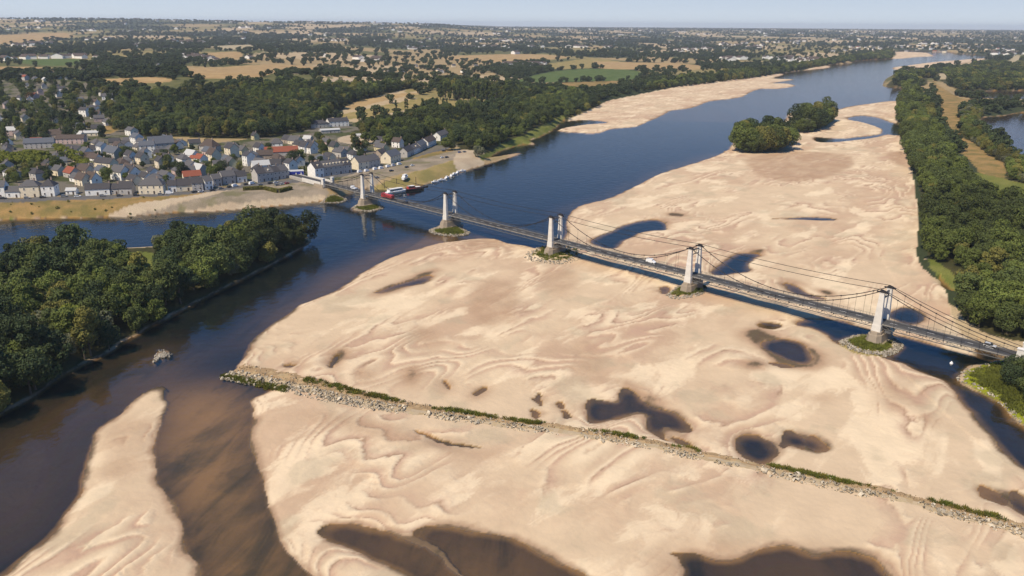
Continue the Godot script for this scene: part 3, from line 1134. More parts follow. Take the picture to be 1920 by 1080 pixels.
func houses() -> void:
	openings()
	var r := RandomNumberGenerator.new()
	r.seed = 5
	for set in HOUSES:      # group, shared label, rows
		for e in set[2]:
			var x: float = e[0]
			var z: float = e[1]
			var L: float = e[3]
			var D: float = e[4]
			var y: float = e[5]
			var hip: bool = e[7] == 1
			var rise: float = e[6]
			var o := thing("house", e[13] if e.size() > 13 else set[1] % [WALL_WORDS[e[8]], ROOF_WORDS[e[9]]], "house", set[0], Vector3(x, top(x, z), z), e[2])
			var wm: Material = M[WALLS[e[8]]]
			var rm: Material = M[ROOFS[e[9]]]
			put("wall", wall_shape(L, D, y, rise, hip).mesh(wm), o)
			var roof := put("roof", roof_shape(L, D, y, rise, hip).mesh(rm), o)
			for i in e[11]:
				var b := MB.new()
				var cx: float = (L * .5 - .5) * (-1.0 if i % 2 else 1.0) * (1.0 if i < 2 else .1)
				if hip: cx *= .5
				b.box(Vector3(cx, y + rise + .35, 0), Vector3(.95, 1.9, .6))
				b.box(Vector3(cx, y + rise + 1.35, 0), Vector3(1.1, .14, .74))
				put("chimney", b.mesh(M["chimney"]), roof)
			for i in e[12]:
				var dx: float = L * ((i + .5) / e[12] - .5)
				var b := MB.new()
				b.box(Vector3(dx, y + rise * .38, D * .30), Vector3(1.3, 1.7, 1.6))
				var dm := put("dormer", b.mesh(M["wall_cream"]), roof)
				put("window", window_mesh, dm, Vector3(dx, y + rise * .40, D * .30 + .82)).scale = Vector3(.8, .75, 1)
			if e[10] == 1:
				var floors := maxi(1, int(round(y / 3.3)))
				var cols := maxi(2, int(L / 4.2))
				for f in floors:
					for c in cols:
						var wx: float = L * ((c + .5) / cols - .5)
						var wy: float = y * (f + .52) / floors
						if f == 0 and c == cols / 2:
							put("door", door_mesh, o, Vector3(wx, .1, D * .5))
							continue
						put("window", window_mesh, o, Vector3(wx, wy, D * .5))
				for s in [-1, 1]:
					if r.randf() < .6:
						var g := put("window", window_mesh, o, Vector3(L * .5 * s, y * .72, r.randf_range(-1, 1)))
						g.rotation.y = PI * .5 * s
	# the shop under a blue awning at the bridge head
	var sx: float = SHOP[0]
	var sz: float = SHOP[1]
	var sh := thing("shop", "single-storey shop with bright blue awning front beside the grey terrace", "shop", "", Vector3(sx, top(sx, sz), sz), SHOP[2])
	var b := MB.new()
	b.box(Vector3(0, 1.2, 0), Vector3(11.5, 6.4, 7))
	put("wall", b.mesh(M["wall_white"]), sh)
	b = MB.new()
	b.box(Vector3(0, 4.5, 0), Vector3(12, .25, 7.6))
	put("roof", b.mesh(M["roof_pale"]), sh)
	b = MB.new()
	b.box(Vector3(0, 2.6, 3.75), Vector3(11.0, 3.2, .4), Basis(Vector3.RIGHT, .12))
	put("awning", b.mesh(M["awning_blue"]), sh)
	for s in [-1, 1]:
		b = MB.new()
		b.taper(Vector3(1.6 + s * 2.0, 1.8, 4.12), Vector2(1.5, .1), Vector2(.9, .1), .9)
		b.taper(Vector3(1.6 + s * 2.0, 2.7, 4.06), Vector2(.7, .1), Vector2(.9, .1), .7)
		put("sign", b.mesh(M["frame_white"]), sh)
	# hedges by the car park
	for h in HEDGES:
		var c := Vector2(h[0] + h[2], h[1] + h[3]) * .5
		var len := Vector2(h[0], h[1]).distance_to(Vector2(h[2], h[3]))
		var t := thing("hedge", h[4], "hedge", "", Vector3(c.x, top(c.x, c.y), c.y), atan2(-(h[3] - h[1]), h[2] - h[0]))
		var mb := MB.new()
		var rr := RandomNumberGenerator.new()
		rr.seed = int(len * 10)
		for i in int(len * 170):
			var p := Vector3(rr.randf_range(-.5, .5) * len, rr.randf_range(0, 2.4), rr.randf_range(-1.3, 1.3))
			var w := rr.randi() % 3
			if w == 0: p.y = 2.4 + rr.randfn() * .12
			else: p.z = (1.3 if w == 1 else -1.3) + rr.randfn() * .12
			var n := Vector3(rr.randfn(), rr.randfn() + .4, rr.randfn()).normalized()
			var tt := n.cross(Vector3(rr.randfn(), rr.randfn(), rr.randfn())).normalized() * .3
			var q := n.cross(tt.normalized()) * .3
			mb.tint = Color.WHITE * rr.randf_range(.75, 1.2)
			mb.tri(p - tt, p + q, p + tt); mb.tri(p - tt, p - q, p + tt)
		put("foliage", mb.mesh(M["leaf_olive"]), t)
		mb = MB.new()
		mb.box(Vector3(0, 1.0, 0), Vector3(len * .97, 2.0, 2.2))
		put("branches", mb.mesh(M["bark"]), t)

func far_villages() -> void:
	var r := RandomNumberGenerator.new()
	r.seed = 91
	var base := wall_shape(13, 9, 5, 3.2, false).mesh(M["wall_white"])
	var ro := roof_shape(13, 9, 5, 3.2, false)
	var a := []
	a.resize(Mesh.ARRAY_MAX)
	a[Mesh.ARRAY_VERTEX] = ro.v; a[Mesh.ARRAY_NORMAL] = ro.n; a[Mesh.ARRAY_COLOR] = ro.c
	base.add_surface_from_arrays(Mesh.PRIMITIVE_TRIANGLES, a)
	base.surface_set_material(1, M["roof_brown"])
	var xf := []
	for t in 9000:
		var d := 2300.0 * pow(6.0, r.randf())
		var ang := r.randf_range(-.64, .64)
		var x := d * sin(ang) * 1.05
		var z := -d * cos(ang)
		var w := n_cell2.get_noise_2d(x * 1.5 + 900.0, z * .9)
		var s := r.randf_range(.8, 1.4) * (1.0 + d / 12000.0)
		var turn := r.randf() * PI
		if w < .40 and r.randf() > .002: continue
		if zone(x, z) != 0: continue
		var g := ground(x, z)
		if g.z < 5.0 or g.x < 3.0: continue
		xf.append(Transform3D(Basis(Vector3.UP, turn).scaled(Vector3(s * r.randf_range(1, 2), s, s)), Vector3(x, g.x, z)))
	var o := multi("far_village_houses", base, xf, [], self)
	tag(o, "tiny white houses of far villages scattered over hazy plain", "village", "", "stuff")

# ---------------------------------------------------------------- vehicles
var wheel_mesh: ArrayMesh
func car(label: String, at: Vector3, turn: float, paint: String, group: String, van := false) -> void:
	var o := thing("van" if van else "car", label, "van" if van else "car", group, at, turn)
	var L := 5.4 if van else 4.3
	var W := 1.9 if van else 1.75
	var hood := 1.0 if van else .92
	var b := MB.new()
	var prof := [[-.5, .35, .6], [-.5, .62, hood], [-.2, .66, hood], [.3, .66, hood + .02], [.5, .62, hood * .9], [.5, .35, .55]]
	var rings := []
	for k in [[-.5, .30, .80, .86], [-.46, .28, hood, 1.0], [.42, .28, hood, 1.0], [.5, .32, .72, .88]]:
		var hw: float = W * .5 * k[3]
		rings.append([Vector3(L * k[0], k[1], hw), Vector3(L * k[0], k[2] * .8, hw * 1.02), Vector3(L * k[0], k[2], hw * .92), Vector3(L * k[0], k[2], -hw * .92), Vector3(L * k[0], k[2] * .8, -hw * 1.02), Vector3(L * k[0], k[1], -hw)])
	b.loft(rings)
	put("body", b.mesh(M[paint]), o)
	var top_h := 2.2 if van else 1.48
	b = MB.new()
	var cab := []
	var k4 := [[-.485, hood - .02, .95], [-.44, top_h, .84], [.12 if van else .05, top_h, .84], [.33 if van else .24, hood - .02, .95]]
	var side := []
	for s in [1, -1]:
		var row := []
		for q in k4: row.append(Vector3(L * q[0], q[1], s * W * .5 * q[2]))
		side.append(row)
	for i in 3:
		b.quad(side[0][i + 1], side[0][i], side[1][i], side[1][i + 1])
	b.quad(side[0][0], side[0][3], side[0][2], side[0][1]); b.quad(side[1][0], side[1][1], side[1][2], side[1][3])
	put("cabin_glass", b.mesh(M["glass_dark"] if not van else M[paint]), o)
	b = MB.new()
	b.box(Vector3(-.18 * L, top_h + .02, 0), Vector3(L * .44, .06, W * .82))
	put("roof_panel", b.mesh(M[paint]), o)
	if van:
		b = MB.new()
		b.box(Vector3(L * .225, 1.55, 0), Vector3(.06, .8, W * .8), Basis(Vector3.BACK, .45))
		put("windscreen", b.mesh(M["glass_dark"]), o)
	if wheel_mesh == null:
		var w := MB.new()
		w.tube(Vector3(0, 0, -.11), Vector3(0, 0, .11), .33, .33, 12, true)
		wheel_mesh = w.mesh(M["rubber"])
	for x in [-.32, .32]:
		for s in [-1, 1]:
			put("wheel", wheel_mesh, o, Vector3(L * x, .33, s * W * .46))
	for s in [-1, 1]:
		b = MB.new()
		b.box(Vector3(L * .49, .62, s * W * .33), Vector3(.1, .16, .36))
		put("headlight", b.mesh(M["headlamp"]), o)

func lorry(at: Vector3, turn: float) -> void:
	var o := thing("lorry", "red articulated lorry with long red trailer driving on the bridge", "truck", "", at, turn)
	var b := MB.new()
	b.box(Vector3(5.2, 1.75, 0), Vector3(2.1, 2.6, 2.4))
	b.taper(Vector3(5.0, 3.05, 0), Vector2(1.9, 2.3), Vector2(1.1, 1.9), .6)
	var cabn := put("cab", b.mesh(M["paint_red"]), o)
	b = MB.new()
	b.box(Vector3(6.27, 2.2, 0), Vector3(.06, .95, 2.1))
	put("windscreen", b.mesh(M["glass_dark"]), cabn)
	b = MB.new()
	b.box(Vector3(-.9, 2.05, 0), Vector3(9.6, 2.0, 2.45))
	b.taper(Vector3(-.9, 3.05, 0), Vector2(9.4, 2.3), Vector2(9.0, 1.4), .35)
	put("trailer", b.mesh(M["paint_red"]), o)
	b = MB.new()
	b.box(Vector3(.2, .92, 0), Vector3(11.6, .3, 1.1))
	put("chassis", b.mesh(M["iron"]), o)
	for x in [4.9, 2.6, -3.2, -4.4]:
		for s in [-1, 1]:
			put("wheel", wheel_mesh, o, Vector3(x, .5, s * 1.05)).scale = Vector3(1.5, 1.5, 2.2)

func hull(L: float, W: float, H: float, sheer := .3) -> MB:
	var b := MB.new()
	var rings := []
	for i in 9:
		var t := i / 8.0
		var x := (t - .5) * L
		var w := W * .5 * (pow(sin(PI * (.18 + .5 * (1.0 - t) ) ), .7) if t > .35 else .9 + .1 * t / .35)
		if t > .97: w = .05
		elif t > .35: w = W * .5 * sqrt(maxf(0.0, 1.0 - pow((t - .35) / .65, 2.6)))
		var y := H + sheer * pow(maxf(0.0, t - .4) / .6, 2)
		rings.append([Vector3(x, -.25, w * .62), Vector3(x, y, w), Vector3(x, y, -w), Vector3(x, -.25, -w * .62)])
	b.loft(rings)
	return b

func boat(called: String, label: String, at: Vector3, turn: float, L: float, W: float, H: float, hull_mat: String, cabin: Array, cabin_mat: String, group := "") -> Node3D:
	var o := thing(called, label, "boat", group, at, turn)
	put("hull", hull(L, W, H).mesh(M[hull_mat]), o)
	var i := 0
	for c in cabin:      # centre x, length, height, width share
		var b := MB.new()
		b.taper(Vector3(c[0], H - .05, 0), Vector2(c[1], W * c[3]), Vector2(c[1] * .9, W * c[3] * .9), c[2])
		var cb := put("cabin", b.mesh(M[cabin_mat]), o)
		b = MB.new()
		for s in [-1, 1]:
			b.box(Vector3(c[0], H + c[2] * .55, s * W * c[3] * .485), Vector3(c[1] * .8, c[2] * .35, .06))
		put("window_band", b.mesh(M["glass_dark"]), cb)
		b = MB.new()
		b.box(Vector3(c[0], H + c[2] + .0, 0), Vector3(c[1] * .98, .1, W * c[3] * .98))
		put("roof", b.mesh(M["frame_white"]), cb)
		i += 1
	return o

func traffic_and_boats() -> void:
	var i := 0
	for c in CARS:      # x, z, turn, paint, van, label, group
		car(c[5], Vector3(c[0], top(c[0], c[1]) + .02, c[1]), c[2], c[3], "vehicles parked along the quay", c[4] == 1)
	var bt := atan2(-.70149, .71268)
	lorry(on_bridge(BRIDGE_X[0], 1.2), bt + PI)
	car("white van on the bridge between third and fourth pylons", on_bridge(BRIDGE_X[1], -1.2), bt, "paint_white", "vehicles crossing the bridge", true)
	car("silver car on the bridge near its right end", on_bridge(BRIDGE_X[2], -1.2), bt, "paint_silver", "vehicles crossing the bridge")
	car("black car following the red lorry on the bridge", on_bridge(BRIDGE_X[3], 1.2), bt + PI, "paint_black", "vehicles crossing the bridge")
	car("white van on the bridge left of the first pylon", on_bridge(BRIDGE_X[4], -1.2), bt, "paint_white", "vehicles crossing the bridge", true)
	for b in BOATS:     # x, z, turn, type, label
		var p := Vector3(b[0], 0.0, b[1])
		match b[3]:
			0: boat("passenger_boat", b[4], p, b[2], 19, 4.6, 1.4, "paint_white", [[-1.5, 13, 2.1, .8]], "paint_white")
			1: boat("barge", b[4], p, b[2], 16, 4.2, 1.7, "hull_dark", [[-3.5, 6, 2.2, .8], [2.0, 5.0, .9, .7]], "paint_red")
			2: boat("motor_boat", b[4], p, b[2], 6.8, 2.3, .9, "paint_white", [[-.2, 2.4, .9, .7]], "paint_white", "small white boats moored along the quay")
			3: boat("punt", b[4], p, b[2], 7.5, 1.6, .5, "hull_dark", [], "wood", "dark punts off the quay")
			4:
				var o := boat("cabin_cruiser", b[4], p + Vector3(0, top(b[0], b[1]) + 1.0, 0), b[2], 9.5, 3.3, 1.9, "paint_white", [[-.8, 5, 1.7, .75]], "paint_white")
				for s in [-2.5, 2.0]:
					var q := MB.new()
					q.box(Vector3(s, -.6, 0), Vector3(.35, 1.2, 2.6))
					put("cradle", q.mesh(M["wood"]), o)
	for m in POSTS:
		var o := thing("mooring_post", m[2], "post", "mooring posts by the quay boats", Vector3(m[0], 0, m[1]))
		var q := MB.new()
		q.tube(Vector3(0, -2, 0), Vector3(0, 6.6, 0), .24, .2, 8, true)
		put("shaft", q.mesh(M["iron"]), o)
		q = MB.new()
		q.tube(Vector3(0, 6.6, 0), Vector3(0, 7.1, 0), .3, .05, 8, true)
		put("cap", q.mesh(M["iron"]), o)
	var bu := thing("buoy", "single white buoy floating in the channel near the bridge's right end", "buoy", "", Vector3(BUOY[0], 0, BUOY[1]))
	var q := MB.new()
	for k in 4:
		q.tube(Vector3(0, -.5 + k * .4, 0), Vector3(0, -.1 + k * .4, 0), [.3, .62, .62, .35][k], [.62, .62, .35, .05][k], 10, true)
	put("float", q.mesh(M["paint_white"]), bu)

# ---------------------------------------------------------------- rubble, riprap and grass
var rocks := []
func rock_shapes() -> void:
	var r := RandomNumberGenerator.new()
	r.seed = 15
	for i in 4:
		var b := MB.new()
		var P := []
		var g := (1.0 + sqrt(5.0)) / 2.0
		for s in [-1, 1]:
			for t in [-1, 1]:
				P.append(Vector3(0, s, t * g)); P.append(Vector3(s, t * g, 0)); P.append(Vector3(t * g, 0, s))
		for k in P.size():
			P[k] = P[k].normalized() * r.randf_range(.72, 1.15) * Vector3(1.15, .75, .95)
		for a in 12:
			for c in range(a + 1, 12):
				for d in range(c + 1, 12):
					var A: Vector3 = P[a].normalized()
					var B: Vector3 = P[c].normalized()
					var D: Vector3 = P[d].normalized()
					if A.distance_to(B) < 1.35 and B.distance_to(D) < 1.35 and A.distance_to(D) < 1.35:
						if (P[c] - P[a]).cross(P[d] - P[a]).dot(A + B + D) > 0: b.tri(P[a], P[c], P[d])
						else: b.tri(P[a], P[d], P[c])
		rocks.append(b.mesh(M["stone_pale"]))

func tuft_shape() -> ArrayMesh:
	var r := RandomNumberGenerator.new()
	r.seed = 4
	var b := MB.new()
	for i in 46:
		var a := r.randf() * TAU
		var p := Vector3(cos(a), 0, sin(a)) * r.randf() * .8
		var d := Vector3(cos(a + 1.5), 0, sin(a + 1.5)) * r.randf_range(.06, .13)
		var t := p + Vector3(r.randfn() * .3, r.randf_range(.25, .75), r.randfn() * .3)
		b.tint = Color.WHITE * r.randf_range(.7, 1.3)
		b.tri(p - d, p + d, t)
	return b.mesh(M["grass_blade"])

func rubble() -> void:
	rock_shapes()
	var tuft := tuft_shape()
	var r := RandomNumberGenerator.new()
	r.seed = 61
	# the long groyne across the sand
	var g := thing("groyne", "long low rubble groyne of pale stones running across the sand", "groyne")
	var xf := [[], [], [], []]
	var cl := [[], [], [], []]
	var gx := []
	var gc := []
	var bed := MB.new()
	var k := GROYNE.size() / 2
	var prev := []
	for i in k - 1:
		var a := Vector2(GROYNE[i * 2], GROYNE[i * 2 + 1])
		var c := Vector2(GROYNE[i * 2 + 2], GROYNE[i * 2 + 3])
		var d := (c - a).normalized()
		var n := Vector2(-d.y, d.x)
		if n.y < 0: n = -n        # towards the viewer's side
		var len := a.distance_to(c)
		var wide := lerpf(7.0, 3.6, ss(0, 7, i))
		var steps := int(len / 1.6) + 1
		for s in steps:
			var o := a.lerp(c, float(s) / steps)
			o += n * 1.6 * n_veg.get_noise_2d(o.x, o.y)
			var ring := []
			var qs := [-1.0, -.75, -.45, -.15, .15, .45, .75, 1.0]
			for ii in 8:
				var wob: float = 1.0 + .22 * n_fine.get_noise_2d(o.x * 1.5 + ii * 40.0, o.y * 1.5)
				var p: Vector2 = o + n * qs[ii] * wide * wob
				var up: float = [-.3, .05, .2, .28, .26, .16, .02, -.3][ii]
				ring.append(Vector3(p.x, maxf(top(p.x, p.y), -.3) + up + (.3 * n_fine.get_noise_2d(p.x * 3, p.y * 3) if ii > 0 and ii < 7 else 0.0), p.y))
			if prev.size():
				for w in 7:
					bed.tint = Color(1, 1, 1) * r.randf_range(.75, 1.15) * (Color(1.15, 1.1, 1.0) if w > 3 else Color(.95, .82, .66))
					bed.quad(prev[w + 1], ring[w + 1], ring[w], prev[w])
			prev = ring
		for s in int(len * wide * 4.6):
			var along := r.randf()
			var q := r.randf_range(-.85, 1.12)
			if q < 0.0 and r.randf() < .45: continue
			var p := a.lerp(c, along) + n * q * wide
			if q > 0.0 and n_veg.get_noise_2d(p.x * 1.2, p.y * 1.2) + .3 * r.randf() < .02: continue
			var y: float = maxf(top(p.x, p.y), -.2) + maxf(0.0, .5 - .5 * absf(q))
			var sz := (.14 + .40 * pow(r.randf(), 2.2) + .8 * pow(r.randf(), 14)) * (1.0 if q > .05 else .5)
			var v := r.randi() % 4
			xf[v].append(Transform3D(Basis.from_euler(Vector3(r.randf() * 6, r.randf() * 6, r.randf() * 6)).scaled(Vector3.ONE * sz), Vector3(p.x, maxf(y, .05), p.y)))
			var t := r.randf_range(.35, 1.25)
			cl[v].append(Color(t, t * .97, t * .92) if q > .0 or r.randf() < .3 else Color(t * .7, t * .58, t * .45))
		for s in int(len * 6.5):
			var along := r.randf()
			var p0 := a.lerp(c, along)
			var side: float = r.randf_range(.55, 1.0) if i < 2 else r.randf_range(-.9, -.3)
			if i >= 2 and n_veg.get_noise_2d(p0.x * 1.2, p0.y * 1.2) + .1 * r.randfn() < .12: continue
			var p := p0 + n * side * wide
			gx.append(Transform3D(Basis(Vector3.UP, r.randf() * 6).scaled(Vector3.ONE * r.randf_range(.7, 1.3)), Vector3(p.x, maxf(top(p.x, p.y), 0.0) + .3 - .25 * absf(side), p.y)))
			gc.append((Color(1.1, 1.1, .6) if r.randf() < .6 else Color(1.5, 1.1, .6)) * r.randf_range(.5, 1.3))
	put("rubble_bed", bed.mesh(M["gravel"]), g)
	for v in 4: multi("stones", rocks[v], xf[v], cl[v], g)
	multi("grass", tuft, gx, gc, g)
	# stone skirts and grass of the pier islets, and of the bank by the bridge end
	for e in SKIRTS:        # label, stones per metre, grass?, outline
		var o := thing("islet", e[0], "islet", "rubble islets at the bridge piers")
		var p := curve(e[3])
		var c := Vector2()
		for q in p: c += q
		c /= p.size()
		xf = [[], [], [], []]
		cl = [[], [], [], []]
		gx = []
		gc = []
		for i in p.size():
			var A := p[i]
			var B := p[(i + 1) % p.size()]
			for s in int(A.distance_to(B) * e[1] + r.randf()):
				var q := A.lerp(B, r.randf()).lerp(c, r.randf_range(-.04, .26) if e[2] > 0 else sqrt(r.randf()))
				var v := r.randi() % 4
				xf[v].append(Transform3D(Basis.from_euler(Vector3(r.randf() * 6, r.randf() * 6, r.randf() * 6)).scaled(Vector3.ONE * r.randf_range(.25, .7)), Vector3(q.x, maxf(top(q.x, q.y), 0.05) + .1, q.y)))
				cl[v].append(Color.WHITE * r.randf_range(.4, 1.0))
			for s in int(A.distance_to(B) * e[2] * 2.5):
				var q := A.lerp(B, r.randf()).lerp(c, sqrt(r.randf_range(.06, 1.0)))
				gx.append(Transform3D(Basis(Vector3.UP, r.randf() * 6).scaled(Vector3.ONE * r.randf_range(.8, 1.7)), Vector3(q.x, top(q.x, q.y) - .05, q.y)))
				gc.append(Color(1.25, 1.2, .7) * r.randf_range(.6, 1.3))
		for v in 4:
			if xf[v].size(): multi("stones", rocks[v], xf[v], cl[v], o)
		if gx.size(): multi("grass", tuft, gx, gc, o)

func _ready() -> void:
	view_and_light()
	materials()
	ground_materials()
	outlines()
	terrain()
	water()
	bridge()
	rubble()
	tree_kinds()
	woods()
	lone_trees()
	houses()
	far_villages()
	traffic_and_boats()

# ---------------------------------------------------------------- surveyed outlines (metres)
const LAND := [
[-598.3,-460.4,-426.4,-486.3,-336.3,-504.7,-311.2,-509.9,-277.9,-513.9,-251.8,-519.3,-231.5,-531,-207.2,-535,-184.7,-545.7,-161.4,-556.9,-141.5,-570.1,-132.2,-581.7,-126.2,-591.7,-125.3,-607.9,-121.9,-616.5,-109.5,-612.6,-94.9,-613.1,-85.6,-622,-72.2,-635.7,-59.2,-662,-47.6,-690.2,-32.5,-721,-16,-751.3,1.8,-784.1,9.9,-805,-0.9,-801.1,-16.6,-776.7,-28.7,-750.8,-25.7,-766.6,-14.6,-811,0.1,-845.1,13.5,-865.4,23.8,-857.9,22.6,-882.2,15.7,-894.6,29.7,-921.8,45.6,-975.3,57.9,-1034.8,68.4,-1095.2,96,-1178.1,124.5,-1273.8,151.2,-1365.8,200,-1461.9,268.6,-1585.9,349.5,-1732.2,434,-1853,544.2,-1992.8,679.2,-2178.9,815.4,-2371.5,1073.8,-2787.7,1200.7,-2922,1289.8,-3107.2,1427.3,-3271.9,1553.4,-3395.8,1749.4,-3786.4,2055.3,-4462.3,2239.5,-4455.5,2292.4,-4336.3,2212.4,-4082.4,2182.5,-3733.5,2273.8,-3627,3192.6,-5110,3433.9,-9938.2,-337.9,-8311.2,-3557.1,-5721.5,-4320.1,-3576.9],
[-213.1,-186.8,-184.1,-206.7,-169.6,-234.7,-165.8,-250.8,-165.6,-267.3,-159.9,-284.3,-157.5,-304.9,-151.6,-328.5,-145.6,-352.3,-137.6,-379.5,-128.7,-411.7,-123.2,-438.7,-119.6,-454.1,-120.4,-461.4,-127.7,-468.8,-141.8,-472.4,-158.1,-471.9,-178.8,-456.2,-204.8,-442.5,-233.2,-437.2,-255.6,-433.2,-271.1,-428.4,-273.7,-403.4,-302.1,-365,-338.3,-320.3],
[842.5,-1856.9,811.1,-1773,825.4,-1728.9,710.7,-1478.3,637.5,-1325.4,576,-1200.3,501.4,-1036.3,443.1,-897.7,392.7,-777.3,356.3,-689.5,306.3,-578.5,268.1,-496.8,236.3,-434,225.1,-407.9,222,-391.8,219.8,-374.2,217.6,-362.8,207.8,-344.4,199.5,-326.4,193.4,-305.2,194.5,-291.8,196.9,-287.6,189.5,-283.3,182.4,-281.6,175.4,-279.5,168.6,-272.1,165.5,-264.6,167.2,-257,168.6,-251.5,170.6,-247.9,169.9,-241.1,168.1,-236.9,165.3,-234.6,167.9,-231,170.8,-214.4,173.9,-186.1,213.6,-174.6,333.4,-275.6,507,-549.4,791.6,-998.2,1719,-2317,2458.9,-3657.9,2358.6,-3763.9,2042.2,-3502.6,1565.2,-2893.3,1473.3,-2842.1,1288.3,-2544.7,1184.3,-2414.9,1129.1,-2380.9,972.9,-2119.8],
[-105.1,-273.5,-104.7,-282.6,-104.4,-291.6,-106.8,-300,-105.4,-308.9,-103.4,-321.4,-100.3,-331.5,-98.6,-343.5,-91.4,-355,-84.3,-369.6,-81,-387,-74.6,-406,-66.1,-426.8,-53,-443.9,-41.6,-456,-29.3,-462.5,-18.1,-466.6,-11.6,-466.7,-3.4,-455.8,7.7,-450.1,13.5,-444.4,18,-446.8,22.1,-454,28.8,-461.5,33.7,-477,35.4,-504.7,38.3,-527.6,43,-547.4,54.2,-567.1,69.5,-582.4,84.6,-606.6,104.9,-644.1,131.3,-694.2,163.9,-737.3,186.1,-768.9,205.7,-796.1,220,-824.8,230.5,-843.9,255,-914.7,284.7,-972.5,327.3,-1027,371.5,-1100,416.2,-1212.8,466.3,-1263.1,499.1,-1257.1,547.4,-1319.3,621.4,-1389.3,656,-1421.6,685.2,-1423.7,651,-1326.3,398,-777.5,229.9,-412.9,218.5,-359.7,190.2,-299.4,183.6,-286.8,181.4,-289.4,177.8,-292.6,172.6,-299.1,166,-308.3,160.8,-311.8,155.6,-315.4,152.3,-318.4,149.2,-322.2,146.9,-328,140.5,-328.6,130.7,-329.1,125.7,-327,123.7,-322.4,130,-320.6,133,-313.1,133.7,-305.9,135.2,-298.5,140.7,-290.9,145.3,-286.7,151.8,-282.7,154.4,-275.2,158.9,-268.1,160.1,-259.1,157.1,-246.4,155.2,-234.8,152.7,-221.4,152.5,-212.6,152.3,-204.4,159.5,-176.3,167.8,-139.9,16.6,-138.6,0.5,-146.7,-27.7,-127.7,-46.8,-142.9,-62.4,-171.7,-71.9,-196.5,-81.7,-217.6,-84.7,-231.5,-90.1,-244.1,-90,-248.5,-86.2,-253.2,-83.7,-256.3,-89.2,-258.8,-95.4,-263.3,-100.8,-268.8],
[17.4,-146.9,18.1,-155.6,10.8,-161.4,4.7,-167.1,-2.3,-172.3,3.8,-169.7],
[-131,-126.8,-119.7,-153.8,-118.8,-156.5,-118.5,-162.5,-116.9,-166.7,-117,-176.8,-118.6,-187.9,-124.2,-201.5,-129.3,-213.1,-132.2,-220.3,-132.3,-230.8,-130.6,-234.5,-130.6,-246.3,-128.4,-253.9,-126.3,-257.8,-123.3,-256.1,-120.3,-250.6,-116.7,-238.6,-111.9,-224,-108.6,-212.4,-101.9,-198.9,-92.7,-185.6,-84.3,-173.7,-80.4,-166,-75.3,-158.9,-69.3,-149.6,-60.5,-134.8,-68,-120.6],
[55.3,-986,77.6,-966.9,101.8,-963.2,122.8,-1005.3,141.1,-1017.1,160.7,-1034.8,183.3,-1089.3,207.1,-1142.7,244.7,-1240.7,268.9,-1258.4,298.9,-1311.4,341.3,-1399,372.7,-1432,419.6,-1489.7,475.3,-1615.8,524.9,-1703,548.9,-1690.6,620.6,-1787.4,621.8,-1870.7,578.6,-1849.4,692.6,-2007.7,651.4,-2044.1,731.5,-2208.2,741.7,-2309.4,613.2,-2171.7,446.4,-1907.3,343.4,-1778.3,261.1,-1624.7,191.6,-1495,150.8,-1405.4,120.9,-1308.2,93.2,-1192.6,70.7,-1121.2,72.4,-1089.2,101.2,-1103.5,127.2,-1073.8,100.4,-1054.5,77.6,-1030.3],
[830.1,-2401,923.9,-2499.8,1006,-2604.4,1053.5,-2748.2,980,-2702.7],
[1199.1,-2596.5,1298.7,-2745,1592.4,-3106.9,1876.4,-3394.4,2078.3,-3565.3,1961.2,-3407.9,1588.1,-2936.1,1473.3,-2842.1,1288.3,-2544.7,1177.2,-2400.2,1156.5,-2439.8],
[1983.3,-4316.7,2122.5,-4220.5,1918,-3751.1,1767.5,-3601.2,1605.8,-3404.3,1587.3,-3455.9]]
